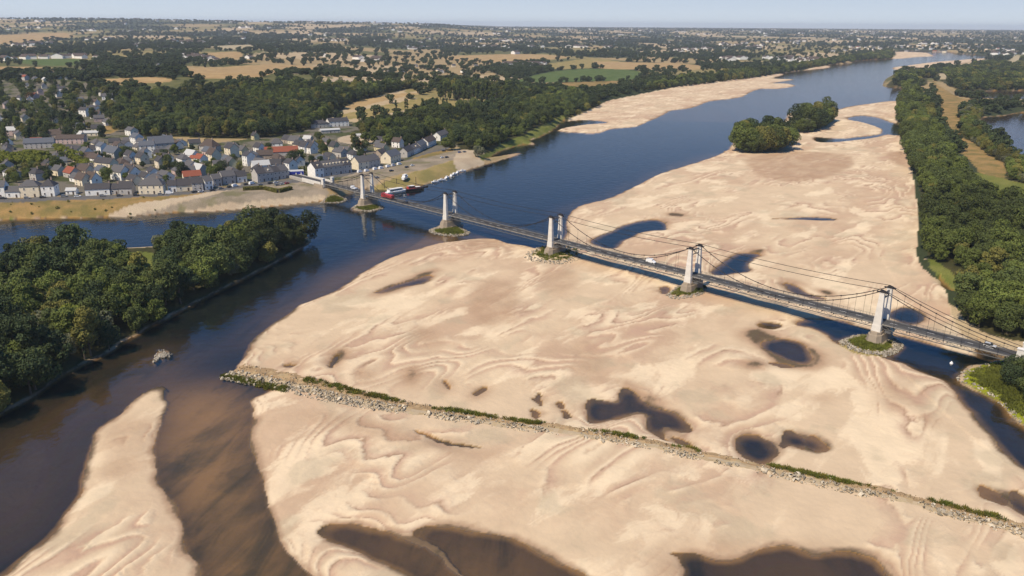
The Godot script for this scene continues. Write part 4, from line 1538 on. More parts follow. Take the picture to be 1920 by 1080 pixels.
const POOLS := [
[47.1,-460.7,53.3,-471,68.6,-495.6,85.1,-513.5,98.8,-516.9,99.7,-496.4,96,-489.4,85.6,-487.7,74.8,-474.1,64.6,-456.3,59,-444.3,51.7,-448.8],
[105.7,-398.5,115.7,-418.4,128,-434.7,134.8,-437.1,142.5,-435.1,135.6,-426.2,128.2,-410.6,126.6,-400.8,118.4,-398.8,109.6,-393.9],
[137.8,-380.2,140.8,-381.1,143.3,-372.7,145.7,-364.5,151.7,-358.3,148,-356.7,142.5,-360.5,139.2,-366,137.1,-372.5],
[169.8,-335.2,177.8,-343.9,185.6,-346.2,187.1,-339.1,184.8,-331.4,179.4,-325.3,175.7,-324,170.8,-328.5],
[26.6,-246.6,29.9,-248.1,36.3,-246.7,38,-253,41,-257.9,44,-255.2,46.1,-247.9,48.7,-243.9,53.5,-240,57.3,-234.4,58.8,-228.9,58.4,-226.3,56,-225.8,53,-228.4,49.7,-228.8,49.6,-223.5,50,-219.3,47.2,-222.2,44.9,-226.1,43.9,-230.5,45.3,-237,43.7,-240.8,41,-240.8,37.6,-236,33.1,-235,29.2,-232.1,26,-230.7,25.4,-233.9],
[51.6,-223.1,53.8,-223.6,55.9,-219.4,56.4,-216.1,54.8,-216.1,52.5,-219.4],
[16.2,-246.4,17.9,-247.7,18.8,-244.4,18,-240.5,19.5,-236.7,19.2,-233.7,16.8,-233.6,16.5,-238,17,-241.4,16,-243.6],
[9,-253.8,10.9,-251,10.6,-243.5,9,-245.8,7.1,-248.3,8.6,-250.4],
[6.4,-241.5,8.9,-240.5,9.5,-236.5,8.2,-233.9,6.7,-236.5],
[71,-221.3,74.5,-224.7,78.8,-224.8,80.9,-220.6,81.9,-215.7,79.7,-210.1,74.4,-207,70.4,-210,69.6,-215.5],
[83.5,-218.1,87.1,-226.7,90.3,-228.8,92.5,-225,92.5,-219.1,90.1,-215.8,87.9,-219,83.9,-215.7],
[93.7,-222.4,96.9,-225.4,98.4,-222.5,98.8,-215.9,94.5,-214.2,93.1,-218.2],
[102,-301.7,108.1,-304.7,113.9,-306.8,118.2,-303.9,119.9,-296.4,119.8,-289.1,116.3,-282.1,112.8,-280,108.8,-284.5,105.1,-290.6,102.5,-296.1],
[99.9,-282.7,103.7,-281.5,108.9,-278.3,103.6,-277.2,99.7,-279.8],
[107.6,-322.1,112.9,-325.2,118.3,-322.7,113.6,-317.5,107.7,-318.3],
[133.6,-195.5,136.4,-194.5,137.3,-189.8,134.6,-185.9,132.7,-188,131.1,-190.1],
[139.8,-191.5,143.2,-193.2,144,-189.6,142.1,-180.9,138.5,-178.4,136.8,-183.8],
[38.8,-165,40.8,-162.9,41.8,-157.2,42.3,-150.6,89.7,-149.3,90,-157.1,90.4,-160.6,88.5,-163.6,82.7,-165.6,75.3,-163.5,72.4,-166.6,66.8,-167.8,61.9,-167.1,58.2,-163.3,51.3,-162.2,45.4,-165],
[356.9,-942.4,344.6,-901.6,368,-902.7,400.1,-921.7,432.3,-946.1,458.3,-971.4,463.7,-952.3,515.2,-1059.7,517.3,-1102,523.4,-1154.6,517.5,-1182.2,500.8,-1174.1,473.2,-1138.2,477.9,-1106,477.6,-1057.7,468.2,-1012.8,445,-970.7,418.2,-950.1,384.8,-929.9,367.5,-933.7],
[173,-522.1,188.7,-525.6,204.2,-528.4,218.2,-524.9,217.1,-520.3,201.1,-519.8,191.3,-522.6],
[-86.7,-276,-85,-277.5,-82.3,-276.1,-81.8,-273.8,-84.4,-272.9],
[-69.3,-273.7,-69.7,-281,-69.2,-287.1,-68,-285.5,-67.3,-278,-67.5,-272.3],
[-24.9,-260.7,-23.9,-262.1,-22.4,-257.5,-23.1,-255.4,-24.3,-257.1],
[-13.8,-252.6,-12,-256.4,-9.8,-258.4,-9.2,-255.8,-11.8,-250.8],
[73.8,-372.9,77.1,-376.3,78.4,-372.1,76.7,-365.5,73.5,-362.2,72.5,-365.4],
[-67.4,-360.4,-63.8,-367.8,-58.6,-374.3,-50.6,-381.7,-43.4,-390.8,-40.4,-388.5,-45.6,-377.4,-55.4,-370.2,-62.2,-363.2],
[-31.6,-225.4,-25.3,-222.5,-19.2,-219.1,-13.1,-215.8,-9.2,-214,-14,-214.4,-21,-217.9,-28.3,-222.4],
[-123.9,-257.4,-121.9,-261,-108.7,-262.1,-98.9,-256.1,-90.7,-246.1,-84.7,-231.5,-81.3,-217.6,-73,-202.2,-67.4,-188.5,-63,-176.2,-56.9,-166.5,-51,-159.2,-44.3,-152.5,-37.3,-142.9,-60.5,-134.8,-69.3,-149.6,-75.3,-158.9,-80.4,-166,-84.3,-173.7,-92.7,-185.6,-101.9,-198.9,-108.6,-212.4,-111.9,-224,-116.7,-238.6],
[-48.8,-171.8,-42.5,-167.9,-33.4,-161.7,-23.4,-154.6,-11.6,-146.6,0.5,-138.4,-3.2,-148.4,-10.9,-155.7,-20.8,-165.6,-29.5,-170.9,-41.2,-175.3,-48.2,-175.2],
[-25.6,-172.1,-19,-167.3,-13.9,-161.5,-9,-154.8,-3.1,-146.7,21,-146.9,19.1,-155.2,12.1,-160.8,5.2,-166.9,-2.3,-171.2,-13.4,-174,-21.8,-174.8],
[907.1,-1664.8,950.7,-1668.4,1063.5,-1691.6,1169.4,-1700.5,984.5,-1424.9,909.1,-1439.8,875.8,-1447.8,835.5,-1487.6,848.9,-1545.7],
[641.6,-1102.8,675.7,-1156.8,698.3,-1178.9,731.4,-1195.2,762.2,-1226.7,801,-1236.8,795.9,-1143.6,509.1,-695.1,506.9,-750.8,522.5,-809.4,527.3,-830.9,555.7,-902.9,572.3,-952.9,601.5,-1025.1]]
const PONDS := [
[907.1,-1664.8,950.7,-1668.4,1063.5,-1691.6,1169.4,-1700.5,984.5,-1424.9,909.1,-1439.8,875.8,-1447.8,835.5,-1487.6,848.9,-1545.7],
[641.6,-1102.8,675.7,-1156.8,698.3,-1178.9,731.4,-1195.2,762.2,-1226.7,801,-1236.8,795.9,-1143.6,509.1,-695.1,506.9,-750.8,522.5,-809.4,527.3,-830.9,555.7,-902.9,572.3,-952.9,601.5,-1025.1]]
const ISLETS := [
[-113.6,-549.6,-112.3,-556.6,-107.5,-563.9,-99.5,-562.3,-93,-555.4,-92.4,-546.8,-97.2,-539.9,-104.3,-538,-109.8,-541.2],
[-52.6,-485.4,-49.9,-492.4,-44.1,-501.1,-36.3,-499.8,-30.1,-488.7,-27,-480.7,-29.9,-474,-36.4,-472.5,-43.8,-473.6,-49.6,-478.7],
[136.4,-303.6,139.8,-306.6,144.4,-310.3,150.1,-312.2,155.1,-311.7,159.6,-308.2,160.7,-301.8,157.4,-296.1,151.9,-291.1,146,-288.3,140.5,-289.3,136.7,-294.1,135.9,-299.1],
[-140.2,-564.7,-135.4,-581.6,-128.7,-583.8,-122.8,-576.3,-125.2,-567,-132.9,-563.1],
[-139,-280,-140.5,-286.2,-140.2,-290.5,-137.9,-291.1,-134.5,-288.4,-133.4,-284.2,-135.6,-282.6,-137.2,-281.5,-137.3,-276.9]]
const SHOALS := [
[1.1,[-123.9,-257.4,-121.9,-261,-108.7,-262.1,-98.9,-256.1,-90.7,-246.1,-84.7,-231.5,-81.3,-217.6,-73,-202.2,-67.4,-188.5,-63,-176.2,-56.9,-166.5,-51,-159.2,-44.3,-152.5,-37.3,-142.9,-60.5,-134.8,-69.3,-149.6,-75.3,-158.9,-80.4,-166,-84.3,-173.7,-92.7,-185.6,-101.9,-198.9,-108.6,-212.4,-111.9,-224,-116.7,-238.6]],
[0.9,[-48.8,-171.8,-42.5,-167.9,-33.4,-161.7,-23.4,-154.6,-11.6,-146.6,0.5,-138.4,-3.2,-148.4,-10.9,-155.7,-20.8,-165.6,-29.5,-170.9,-41.2,-175.3,-48.2,-175.2]],
[0.6,[-25.6,-172.1,-19,-167.3,-13.9,-161.5,-9,-154.8,-3.1,-146.7,21,-146.9,19.1,-155.2,12.1,-160.8,5.2,-166.9,-2.3,-171.2,-13.4,-174,-21.8,-174.8]],
[0.2,[-122.9,-147.3,-119.7,-153.8,-116.9,-166.7,-124.2,-201.5,-132.8,-220.9,-131.1,-237.6,-126.9,-259.2,-122.2,-261.9,-132.8,-273.1,-141.8,-250.3,-147.6,-227,-154.5,-210.2,-163.5,-195.4]],
[0.2,[-164.7,-226.8,-160.8,-254.3,-151.5,-282.8,-132.8,-273.1,-132.5,-250.4,-137.4,-227.1,-143.1,-207.3,-148.9,-201.2]],
[0.5,[-140.6,-268.1,-145.6,-288.2,-137.5,-299.5,-127.8,-285.9,-128.8,-273.1]],
[0.75,[-104.4,-291.6,-111.4,-299.9,-107.8,-324.6,-102.1,-357.1,-88.8,-391.4,-73.8,-437.7,-53.1,-474.7,-26.9,-479.3,-10,-469.3,-18,-462.8,-41.3,-452.4,-65.5,-422.5,-80.3,-383.4,-90.7,-351.9,-99.6,-328.8,-104.8,-307.1]],
[0.55,[-95.5,-331.6,-96.7,-377.8,-91.7,-405.6,-89.5,-369.5]],
[0.6,[26.6,-246.6,29.9,-248.1,36.3,-246.7,38,-253,41,-257.9,44,-255.2,46.1,-247.9,48.7,-243.9,53.5,-240,57.3,-234.4,58.8,-228.9,58.4,-226.3,56,-225.8,53,-228.4,49.7,-228.8,49.6,-223.5,50,-219.3,47.2,-222.2,44.9,-226.1,43.9,-230.5,45.3,-237,43.7,-240.8,41,-240.8,37.6,-236,33.1,-235,29.2,-232.1,26,-230.7,25.4,-233.9]],
[0.35,[102,-301.7,108.1,-304.7,113.9,-306.8,118.2,-303.9,119.9,-296.4,119.8,-289.1,116.3,-282.1,112.8,-280,108.8,-284.5,105.1,-290.6,102.5,-296.1]],
[0.5,[38.8,-165,40.8,-162.9,41.8,-157.2,42.3,-150.6,89.7,-149.3,90,-157.1,90.4,-160.6,88.5,-163.6,82.7,-165.6,75.3,-163.5,72.4,-166.6,66.8,-167.8,61.9,-167.1,58.2,-163.3,51.3,-162.2,45.4,-165]],
[0.4,[71,-221.3,74.5,-224.7,78.8,-224.8,80.9,-220.6,81.9,-215.7,79.7,-210.1,74.4,-207,70.4,-210,69.6,-215.5]],
[0.5,[33.8,-490.5,41.3,-549.1,72.8,-594.1,140.6,-719.1,215.5,-824.6,212.9,-803.2,129,-681.2,70.3,-571.2,44,-535.8]],
[0.35,[151.8,-282.7,159.4,-269.1,159.3,-250.6,155.1,-224.1,153.5,-205,160.6,-211.1,163.2,-234.9,166.6,-257,165.4,-273]]]
const PATCHES := [
[0.8,[227,-766.9,266,-808.6,314.2,-821.3,337.9,-797.8,319.6,-739.9,278,-683.4,239.5,-652.6,217.7,-668.7,216.8,-713]],
[0.9,[382.1,-806.6,404.4,-825.3,391.8,-773.6,368.5,-718.8,362.7,-735.7,368.4,-772.6]],
[0.7,[-20.4,-357,-16.1,-377.7,-5.5,-382.3,2.6,-365.5,3.7,-342.4,0.1,-325.1,-9.1,-317.1,-17.5,-324.7]],
[0.55,[14,-396.4,28.3,-401.5,35.7,-387.6,29.7,-362,20.3,-354,14.6,-374]],
[1.7,[95.9,-310.3,107.5,-319.2,108.7,-308.2,100,-297.6,96.6,-300.9]],
[1.7,[87.5,-279.3,95.9,-283.5,96.7,-276.4,88.9,-273.3]],
[0.7,[136.4,-239.1,141,-240.3,140.1,-229.8,135.5,-227.6]],
[1.6,[157.3,-367.9,136.3,-382.7,141.7,-388.1,147.6,-377.7,153.2,-359.8]],
[1.6,[101.9,-303.9,114.3,-308.3,123.8,-291.3,117,-275.7,105.8,-275.6,101,-286.7]],
[1.6,[39.6,-265.9,42.3,-264.1,48.3,-252.7,54.9,-243,51.1,-242.1,43.3,-251]],
[1.6,[22.9,-243.3,26.1,-246.6,25.7,-238.7,23.3,-239.4]],
[1.7,[140.8,-431.8,148.2,-441,140.1,-443,133.8,-436.1]],
[1.7,[97.3,-519,104,-516.1,99.8,-489.9,99,-504]],
[1.6,[104.4,-530.2,111.5,-536.9,120.6,-530.6,116.8,-522.6,109.1,-524]],
[1.6,[-71,-285.4,-67.9,-290.8,-62.9,-289.3,-64.4,-283.9,-65.4,-272.8,-66.8,-268,-69.4,-272.8]],
[1.3,[-57.7,-268.1,-54.2,-273,-50.4,-262.7,-53.5,-258.1]],
[1.2,[-40.1,-273.2,-35.1,-273.3,-32.3,-257.1,-35.5,-252.8,-39.5,-261.5]],
[1.4,[-26.9,-261.7,-23.6,-263.1,-21.4,-253,-24.5,-251.6]],
[1.4,[-14.7,-251,-10.3,-258.8,-8.2,-257.1,-9.8,-250.2,-12.6,-246]],
[0.7,[-86.3,-280,-82.6,-281.6,-78.6,-272.6,-81.9,-269.7]],
[1.4,[-66.8,-360,-47.6,-395,-36.8,-400,-52.5,-368.4,-65.8,-353.8]],
[0.8,[-27.4,-457.9,-11.5,-460.7,-4.8,-446.4,-18.5,-436.9,-24.1,-425.7,-28,-442.4]],
[0.7,[-43.2,-314.6,-36.7,-317.9,-28.3,-299.9,-30.5,-288.7,-39.2,-299.7]],
[0.5,[23.9,-295.1,33,-301,37.2,-279.4,33.3,-262.6,24.7,-264.8]],
[0.5,[132.3,-261.9,145.1,-264.3,139.7,-245,128.7,-237.1,124.9,-244.8]],
[0.9,[101.2,-250.6,111.1,-252,113.9,-249.5,103.7,-246.9]],
[0.6,[38.3,-169.7,59.6,-168.8,80.9,-168,94.5,-159.9,92.2,-152.2,35.1,-151.7]],
[0.6,[-71.3,-238,-45,-230.9,-23.2,-220.6,-2.9,-211.1,-9.2,-207.3,-32.5,-214.6,-61.6,-227.1]],
[0.55,[-129.9,-226.1,-122.9,-233.5,-112.9,-226.4,-107.4,-209.8,-114.7,-195]]]
const BANKS := [
[6,[-598.3,-460.4,-426.4,-486.3,-336.3,-504.7,-311.2,-509.9,-277.9,-513.9,-251.8,-519.3,-231.5,-531,-207.2,-535,-184.7,-545.7,-161.4,-556.9,-141.5,-570.1,-132.2,-581.7,-126.2,-591.7,-125.3,-607.9,-121.9,-616.5,-109.5,-612.6,-94.9,-613.1,-85.6,-622,-72.2,-635.7,-59.2,-662,-47.6,-690.2,-32.5,-721,-16,-751.3,1.8,-784.1,9.9,-805,-0.9,-801.1,-16.6,-776.7,-28.7,-750.8,-25.7,-766.6,-14.6,-811,0.1,-845.1,13.5,-865.4,23.8,-857.9,22.6,-882.2,15.7,-894.6,29.7,-921.8,45.6,-975.3,57.9,-1034.8,68.4,-1095.2,96,-1178.1,124.5,-1273.8,151.2,-1365.8,200,-1461.9,268.6,-1585.9,349.5,-1732.2,434,-1853,544.2,-1992.8,679.2,-2178.9,815.4,-2371.5,1073.8,-2787.7,1200.7,-2922,1289.8,-3107.2,1427.3,-3271.9,1553.4,-3395.8,1749.4,-3786.4,2055.3,-4462.3,2239.5,-4455.5,2292.4,-4336.3,2212.4,-4082.4,2182.5,-3733.5,2273.8,-3627,3192.6,-5110,3433.9,-9938.2,-337.9,-8311.2,-3557.1,-5721.5,-4320.1,-3576.9]],
[3,[-213.1,-186.8,-184.1,-206.7,-169.6,-234.7,-165.8,-250.8,-165.6,-267.3,-159.9,-284.3,-157.5,-304.9,-151.6,-328.5,-145.6,-352.3,-137.6,-379.5,-128.7,-411.7,-123.2,-438.7,-119.6,-454.1,-120.4,-461.4,-127.7,-468.8,-141.8,-472.4,-158.1,-471.9,-178.8,-456.2,-204.8,-442.5,-233.2,-437.2,-255.6,-433.2,-271.1,-428.4,-273.7,-403.4,-302.1,-365,-338.3,-320.3]],
[4,[842.5,-1856.9,811.1,-1773,825.4,-1728.9,710.7,-1478.3,637.5,-1325.4,576,-1200.3,501.4,-1036.3,443.1,-897.7,392.7,-777.3,356.3,-689.5,306.3,-578.5,268.1,-496.8,236.3,-434,225.1,-407.9,222,-391.8,219.8,-374.2,217.6,-362.8,207.8,-344.4,199.5,-326.4,193.4,-305.2,194.5,-291.8,196.9,-287.6,189.5,-283.3,182.4,-281.6,175.4,-279.5,168.6,-272.1,165.5,-264.6,167.2,-257,168.6,-251.5,170.6,-247.9,169.9,-241.1,168.1,-236.9,165.3,-234.6,167.9,-231,170.8,-214.4,173.9,-186.1,213.6,-174.6,333.4,-275.6,507,-549.4,791.6,-998.2,1719,-2317,2458.9,-3657.9,2358.6,-3763.9,2042.2,-3502.6,1565.2,-2893.3,1473.3,-2842.1,1288.3,-2544.7,1184.3,-2414.9,1129.1,-2380.9,972.9,-2119.8]],
[1.2,[-113.6,-549.6,-112.3,-556.6,-107.5,-563.9,-99.5,-562.3,-93,-555.4,-92.4,-546.8,-97.2,-539.9,-104.3,-538,-109.8,-541.2]],
[1.2,[-52.6,-485.4,-49.9,-492.4,-44.1,-501.1,-36.3,-499.8,-30.1,-488.7,-27,-480.7,-29.9,-474,-36.4,-472.5,-43.8,-473.6,-49.6,-478.7]],
[1.4,[136.4,-303.6,139.8,-306.6,144.4,-310.3,150.1,-312.2,155.1,-311.7,159.6,-308.2,160.7,-301.8,157.4,-296.1,151.9,-291.1,146,-288.3,140.5,-289.3,136.7,-294.1,135.9,-299.1]],
[1.2,[-140.2,-564.7,-135.4,-581.6,-128.7,-583.8,-122.8,-576.3,-125.2,-567,-132.9,-563.1]],
[1,[13.7,-439.8,18.7,-449.2,26.7,-451.7,35.4,-440.3,38.9,-427.2,32,-414.4,20.2,-411.1,11.6,-416,7.4,-426.4]],
[1.2,[79.4,-368.8,84.2,-375.6,91.3,-377.5,96,-372.5,92.9,-363.4,85.6,-357,77.4,-354.5,74.6,-359.9]]]
const ZONES := [
[12,[-447.5,-514.4,-352.1,-532.3,-285.9,-546.7,-242.1,-559.1,-207.4,-581.5,-165.4,-603.8,-133,-627.2,-96.3,-705.8,-50.8,-824.1,-17.4,-967,-44.9,-1088,-172.1,-985.5,-244.3,-1014.2,-285.8,-832.1,-356.3,-840.5,-479.7,-997.9,-601.8,-1196.8,-785.1,-1388.5,-1199,-1447.9]],
[6,[-207.9,-182.2,-179.7,-201.7,-165.5,-229.1,-161.8,-244.7,-161.5,-260.8,-156,-277.4,-153.6,-297.6,-147.9,-320.5,-142,-343.8,-134.3,-370.3,-125.6,-401.8,-120.2,-428.1,-116.7,-443.1,-117.5,-450.3,-124.6,-457.5,-138.4,-460.9,-154.3,-460.5,-174.4,-445.2,-199.9,-431.7,-227.6,-426.6,-249.5,-422.7,-264.5,-418,-267.1,-393.6,-294.8,-356.2,-330.1,-312.6]],
[5,[-429.6,-490.6,-342.7,-515.5,-315.5,-517.9,-284.6,-520.3,-274.7,-522.2,-276.9,-506.7,-307,-502.8,-330.9,-496.3,-418.6,-477]],
[4,[-456.3,-524.2,-360,-544.1,-325.1,-548.7,-291.4,-557,-246.7,-569.5,-209.3,-592.3,-209.3,-563.2,-233.8,-537.6,-252,-520.6,-272.2,-510.5,-336.2,-505.6,-422.6,-482.7]],
[3,[-252.7,-523.3,-234.3,-538.7,-213,-562.3,-207.1,-591.3,-175.4,-608.9,-164.7,-624.5,-144.4,-597.4,-136.6,-566.5,-159.3,-549.6,-182.8,-540.3,-205,-529.6,-228.4,-524]],
[8,[-276.2,-505.5,-272.7,-514.8,-262.7,-527.9,-240.8,-545.4,-220.1,-571.4,-213.1,-597.2,-208.2,-597.3,-213,-562.3,-233.6,-537,-252.7,-523.3,-263.5,-510.4]],
[8,[-230.6,-529.4,-186.3,-551.1,-142.4,-574.3,-138.7,-566.9,-160.9,-555.4,-184.1,-544.2,-206.5,-533.4]],
[7,[-452.7,-520.8,-357.4,-540.8,-324.2,-548.1,-289.8,-554.7,-249.3,-567.4,-223.1,-581,-201.4,-600.4,-169.9,-621.3,-156.3,-635.7,-134.8,-658.5,-112.2,-685.6,-97,-711.6,-82.7,-758.7,-60.5,-804.8,-59.4,-790.5,-81,-742.6,-95.2,-697.3,-110.1,-672.3,-131.5,-641.3,-153.1,-621.9,-166.5,-608,-197.5,-588,-218.9,-569.3,-244.3,-555.3,-284.1,-543.1,-317,-535.1,-350,-528.9,-443.7,-509.7]],
[3,[-134.6,-605.2,-135.9,-636.1,-122.8,-665.6,-104.8,-697.9,-85.1,-733.3,-58.2,-772.5,-42.9,-779.9,-44.9,-741,-62.8,-705.1,-78,-669.8,-96.8,-642.2,-110.4,-619,-117.7,-603.7]],
[10,[-113.3,-611,-95.6,-633.6,-77.8,-667.7,-60.7,-708.2,-48.5,-720.1,-43.5,-700.5,-55.2,-668.6,-70.3,-639.1,-85,-618.4,-100.2,-607.2]],
[8,[-51.9,-772.5,-32.3,-776.7,-25.5,-760.6,-27.9,-741.7,-32,-709.3,-43.8,-689.7,-53.7,-711.3]],
[4,[-91.7,-726.8,-68.8,-775.8,-59.7,-793.6,-60.3,-766.1,-79.7,-730.3]],
[8,[-186.6,-865.3,-166.7,-883.4,-140.3,-851.2,-144.1,-819.6,-164.5,-811.1,-182.8,-833.2]],
[4,[-487.6,-946.5,-480.5,-960.7,-449.1,-907.8,-444.7,-877.5,-456.3,-885.5]],
[5,[-29.3,-738.6,-25.3,-754.2,-14.3,-798,0.1,-831.4,13.3,-855.4,29.4,-911.4,45.1,-964.6,57.3,-1023.8,71.8,-1103.2,64.8,-1109.4,46.6,-1028.8,24.1,-948.7,7.9,-892.6,-12.3,-838.5,-29.3,-766.9]],
[10,[-225.8,-1055.4,-196.1,-1128.9,-160.7,-1202.7,-121.2,-1247.6,-64.6,-1188.1,-58.2,-1137.2,-101.3,-1157.1,-148.9,-1110.9,-182.9,-1049.9,-213.5,-1021.8]],
[1,[-227.6,-1099.6,-191.3,-1195.1,-149.4,-1278.5,-185.3,-1265.1,-232.2,-1162]],
[2,[8.4,-1725.4,62.8,-2031.1,141.7,-2233.7,237.2,-2313.6,327,-2256,326.2,-2060.6,263.4,-1851.2,160.5,-1783]],
[4,[-8.1,-1643,146.4,-1753.3,260.8,-1832.6,319.1,-1933.6,309.7,-1838.1,227.9,-1674.5,141.8,-1461.1,84.7,-1472,37.3,-1513.9,-4.5,-1530.7]],
[10,[95.4,-2560.7,270.3,-3035.9,360.9,-2746,252.5,-2388.2,115.1,-2284.6]],
[1,[-231,-3154,-50.7,-3415.4,125.4,-3387,203.8,-3073.7,-4.8,-2654.6,-232.3,-2863.7]],
[1,[265.2,-2771.6,388.3,-2749.9,567.5,-2625.9,522.2,-2306.8,353.7,-2286.3,241.6,-2357.2]],
[1,[-747.1,-1832.2,-711.5,-2010.8,-642.6,-2228.7,-526.9,-2179.9,-478.2,-1942.8,-427.3,-1412.1,-472.3,-1354,-561.8,-1401.8]],
[1,[-1205.8,-1738.4,-1059.1,-1798.5,-868.1,-1635.1,-788,-1485.9,-910.8,-1542.8,-1062,-1526.8]],
[1,[-1002.7,-2554.4,-971.9,-2867.8,-823.9,-2507.9,-807.9,-2332.4,-923.7,-2378.3]],
[2,[-1289.2,-2124.3,-1181.2,-2207.8,-1008.9,-1958.6,-1040.5,-1849.8,-1179.6,-1962.5]],
[1,[-3208,-4679.6,-3096.5,-5706.2,-2669.9,-5063.5,-2353.5,-4035,-2102.5,-3054.2]],
[8,[-314.2,-1367.9,-300.9,-1425,-270.4,-1401,-265.5,-1314.8,-295.9,-1315.9]],
[9,[-1263.8,-3409.3,-1205.4,-3782.8,-1034.1,-3308.8,-1063.8,-3025.1]],
[1,[-701,-1366.7,-595.8,-1373.3,-555.5,-1318.2,-621.6,-1292.2,-688.8,-1324.4]],
[4,[678.3,-1286.7,715.4,-1289.2,629,-1131.3,528.7,-944.3,498.5,-855.8,463.6,-765.1,452.8,-725.1,397.5,-633.6,394.1,-652,428.5,-738.9,468.6,-842.7,529,-978.9,598,-1129.4]],
[4,[1005.4,-1957.2,905.1,-1726.4,841.9,-1557,795.7,-1438.7,818.7,-1399,847.7,-1381.2,804.4,-1312.8,688.7,-1278.9,738.4,-1413.5]],
[9,[1114,-2181.7,1162.8,-2235.5,1170.8,-2141.5,1084.1,-2004.4,1032,-1979.3]],
[9,[1156.7,-2052.8,1219.6,-2080.5,1178,-1974.4,1118.7,-1949.4]],
[9,[1668.9,-2783.5,2203.5,-3628.8,2242.9,-3635.6,1768.9,-2873.8,1635.8,-2706.7]],
[5,[-213.7,-408.8,-211.3,-417.2,-199.4,-419.6,-186.9,-403.3,-173,-375.6,-162,-351,-163.9,-342.6,-178.8,-357,-198.3,-385.8]],
[5,[228.3,-418.4,229.1,-406.3,226.6,-380.3,215.6,-357,216.2,-368.2,218,-384.5]],
[11,[167.1,-268.9,173.2,-275.8,181.1,-277.9,193.4,-283.1,196.4,-276.1,190.9,-245,171.6,-215.9,167.4,-230.5,167.7,-236.8,168.8,-247.9,166.3,-255.8,164.9,-263.3]],
[5,[-112.7,-545.2,-111.4,-552.1,-106.6,-559.3,-98.7,-557.8,-92.2,-551,-91.6,-542.4,-96.4,-535.6,-103.5,-533.7,-108.9,-536.8]],
[5,[-52.1,-481.5,-49.5,-488.4,-43.7,-497,-36.1,-495.8,-29.9,-484.8,-26.8,-476.8,-29.7,-470.2,-36.1,-468.7,-43.4,-469.8,-49.2,-474.9]],
[10,[135.3,-301.2,138.6,-304.2,143.2,-307.8,148.9,-309.7,153.9,-309.2,158.3,-305.7,159.4,-299.3,156.1,-293.7,150.6,-288.7,144.8,-286,139.3,-286.9,135.6,-291.7,134.8,-296.6]],
[5,[397.8,-689.7,410.9,-601.8,363.7,-527.9,338.1,-540.3,365.9,-617.1]]]
const FORESTS := [
["island",7.2,[-207.9,-182.2,-179.7,-201.7,-165.5,-229.1,-161.8,-244.7,-161.5,-260.8,-156,-277.4,-153.6,-297.6,-147.9,-320.5,-142,-343.8,-134.3,-370.3,-125.6,-401.8,-120.2,-428.1,-116.7,-443.1,-117.5,-450.3,-124.6,-457.5,-136.3,-453.5,-152,-453,-167.1,-424.7,-191.6,-412.4,-218.3,-407.6,-239.4,-404.1,-254,-399.8,-253.8,-372.1,-281.3,-338.1,-316.6,-298.1]],
["belt",8,[761.4,-1588.4,802.9,-1618.2,635.9,-1242.2,489.1,-928.2,407.1,-738,362.1,-625.7,345.5,-565,348.8,-527.5,389.5,-484.2,364.3,-384.1,262.9,-265.8,216.4,-287.6,207.8,-295.7,200.7,-300.2,196.5,-312.1,199.2,-329.8,213.6,-355.8,220.8,-382.8,225.8,-409.6,259.1,-480.7,296,-559.8,343.4,-667.2,378.5,-752.1,427,-868.6,483.2,-1002.7,613.4,-1282.4]],
["pond",5.5,[659.5,-1182.3,703.4,-1207.4,650.8,-1119.3,592.9,-1030.7,548.2,-945.3,513.8,-856.5,479.5,-765.8,469.3,-719.9,442.1,-624,367.9,-512.4,392.5,-618,429.4,-683,453.6,-745.9,486.4,-832.1,517.1,-915.9]],
["penin",10,[813.8,-1780.6,1020,-2148,1162.8,-2235.5,1712.8,-2905.8,2008.8,-3167.5,2078,-3086,1139.7,-1673.9,1065.4,-1696.1,909.5,-1654.4,1021.5,-1958.8,1015.1,-1997.4,897.2,-1772.2,808.1,-1688.3]],
["riverside",9,[-28.8,-754.4,-47.6,-770.2,-62.4,-831.2,-83.9,-952.5,-106.9,-990.6,-87.3,-1076.9,-46.5,-1127.7,-1.9,-1229.7,40.4,-1285.6,87,-1353.3,125.5,-1287.9,138.6,-1291.3,110.1,-1208,79,-1103.8,61.9,-1059.9,37.2,-960.6,13.6,-875.8,-11.8,-807.1]],
["gardens",9,[-186.5,-908.7,-164,-937.7,-134.4,-998.5,-92.6,-1054.7,-77.6,-953,-83.9,-883.6,-95.7,-829.6,-108.9,-802.6,-132,-812.6,-163.9,-901.1]],
["hill",9,[-499.1,-996.9,-407.5,-866.7,-362.7,-856.4,-289.7,-843.8,-241.1,-896.7,-234.3,-1029.8,-232.3,-1123.3,-185.1,-1293.8,-127.9,-1365.8,-10.1,-1247.3,32.6,-1314,-21.4,-1450.1,-95.6,-1420.8,-178.6,-1342.3,-272.4,-1284.7,-340.5,-1287.6,-412.2,-1247,-495.9,-1188.9,-532.7,-1114]],
["bankline",10,[256.1,-1574.7,348.3,-1787.4,449.8,-1924.1,587.8,-2106.6,697.4,-2239.9,853.1,-2485,1151.5,-2968.8,1587,-3617.2,1871.8,-4079.5,1525.5,-3316.9,1392.3,-3192.4,1253,-3028.5,1059.9,-2752.7,811.3,-2361.1,666.3,-2138.4,551.6,-1974,424.3,-1812.3,335.2,-1689.2]],
["isleA",6,[227.1,-822.9,251.9,-866.4,288.8,-901.8,307,-898.3,299.5,-864.6,279.8,-821.5,254.1,-806,232.2,-805.1]],
["isleB",6,[361.5,-1023.5,393.4,-1090,435.3,-1124.6,436.7,-1098.8,394.2,-1014.3,361.8,-970.8,345.5,-980.1]]]
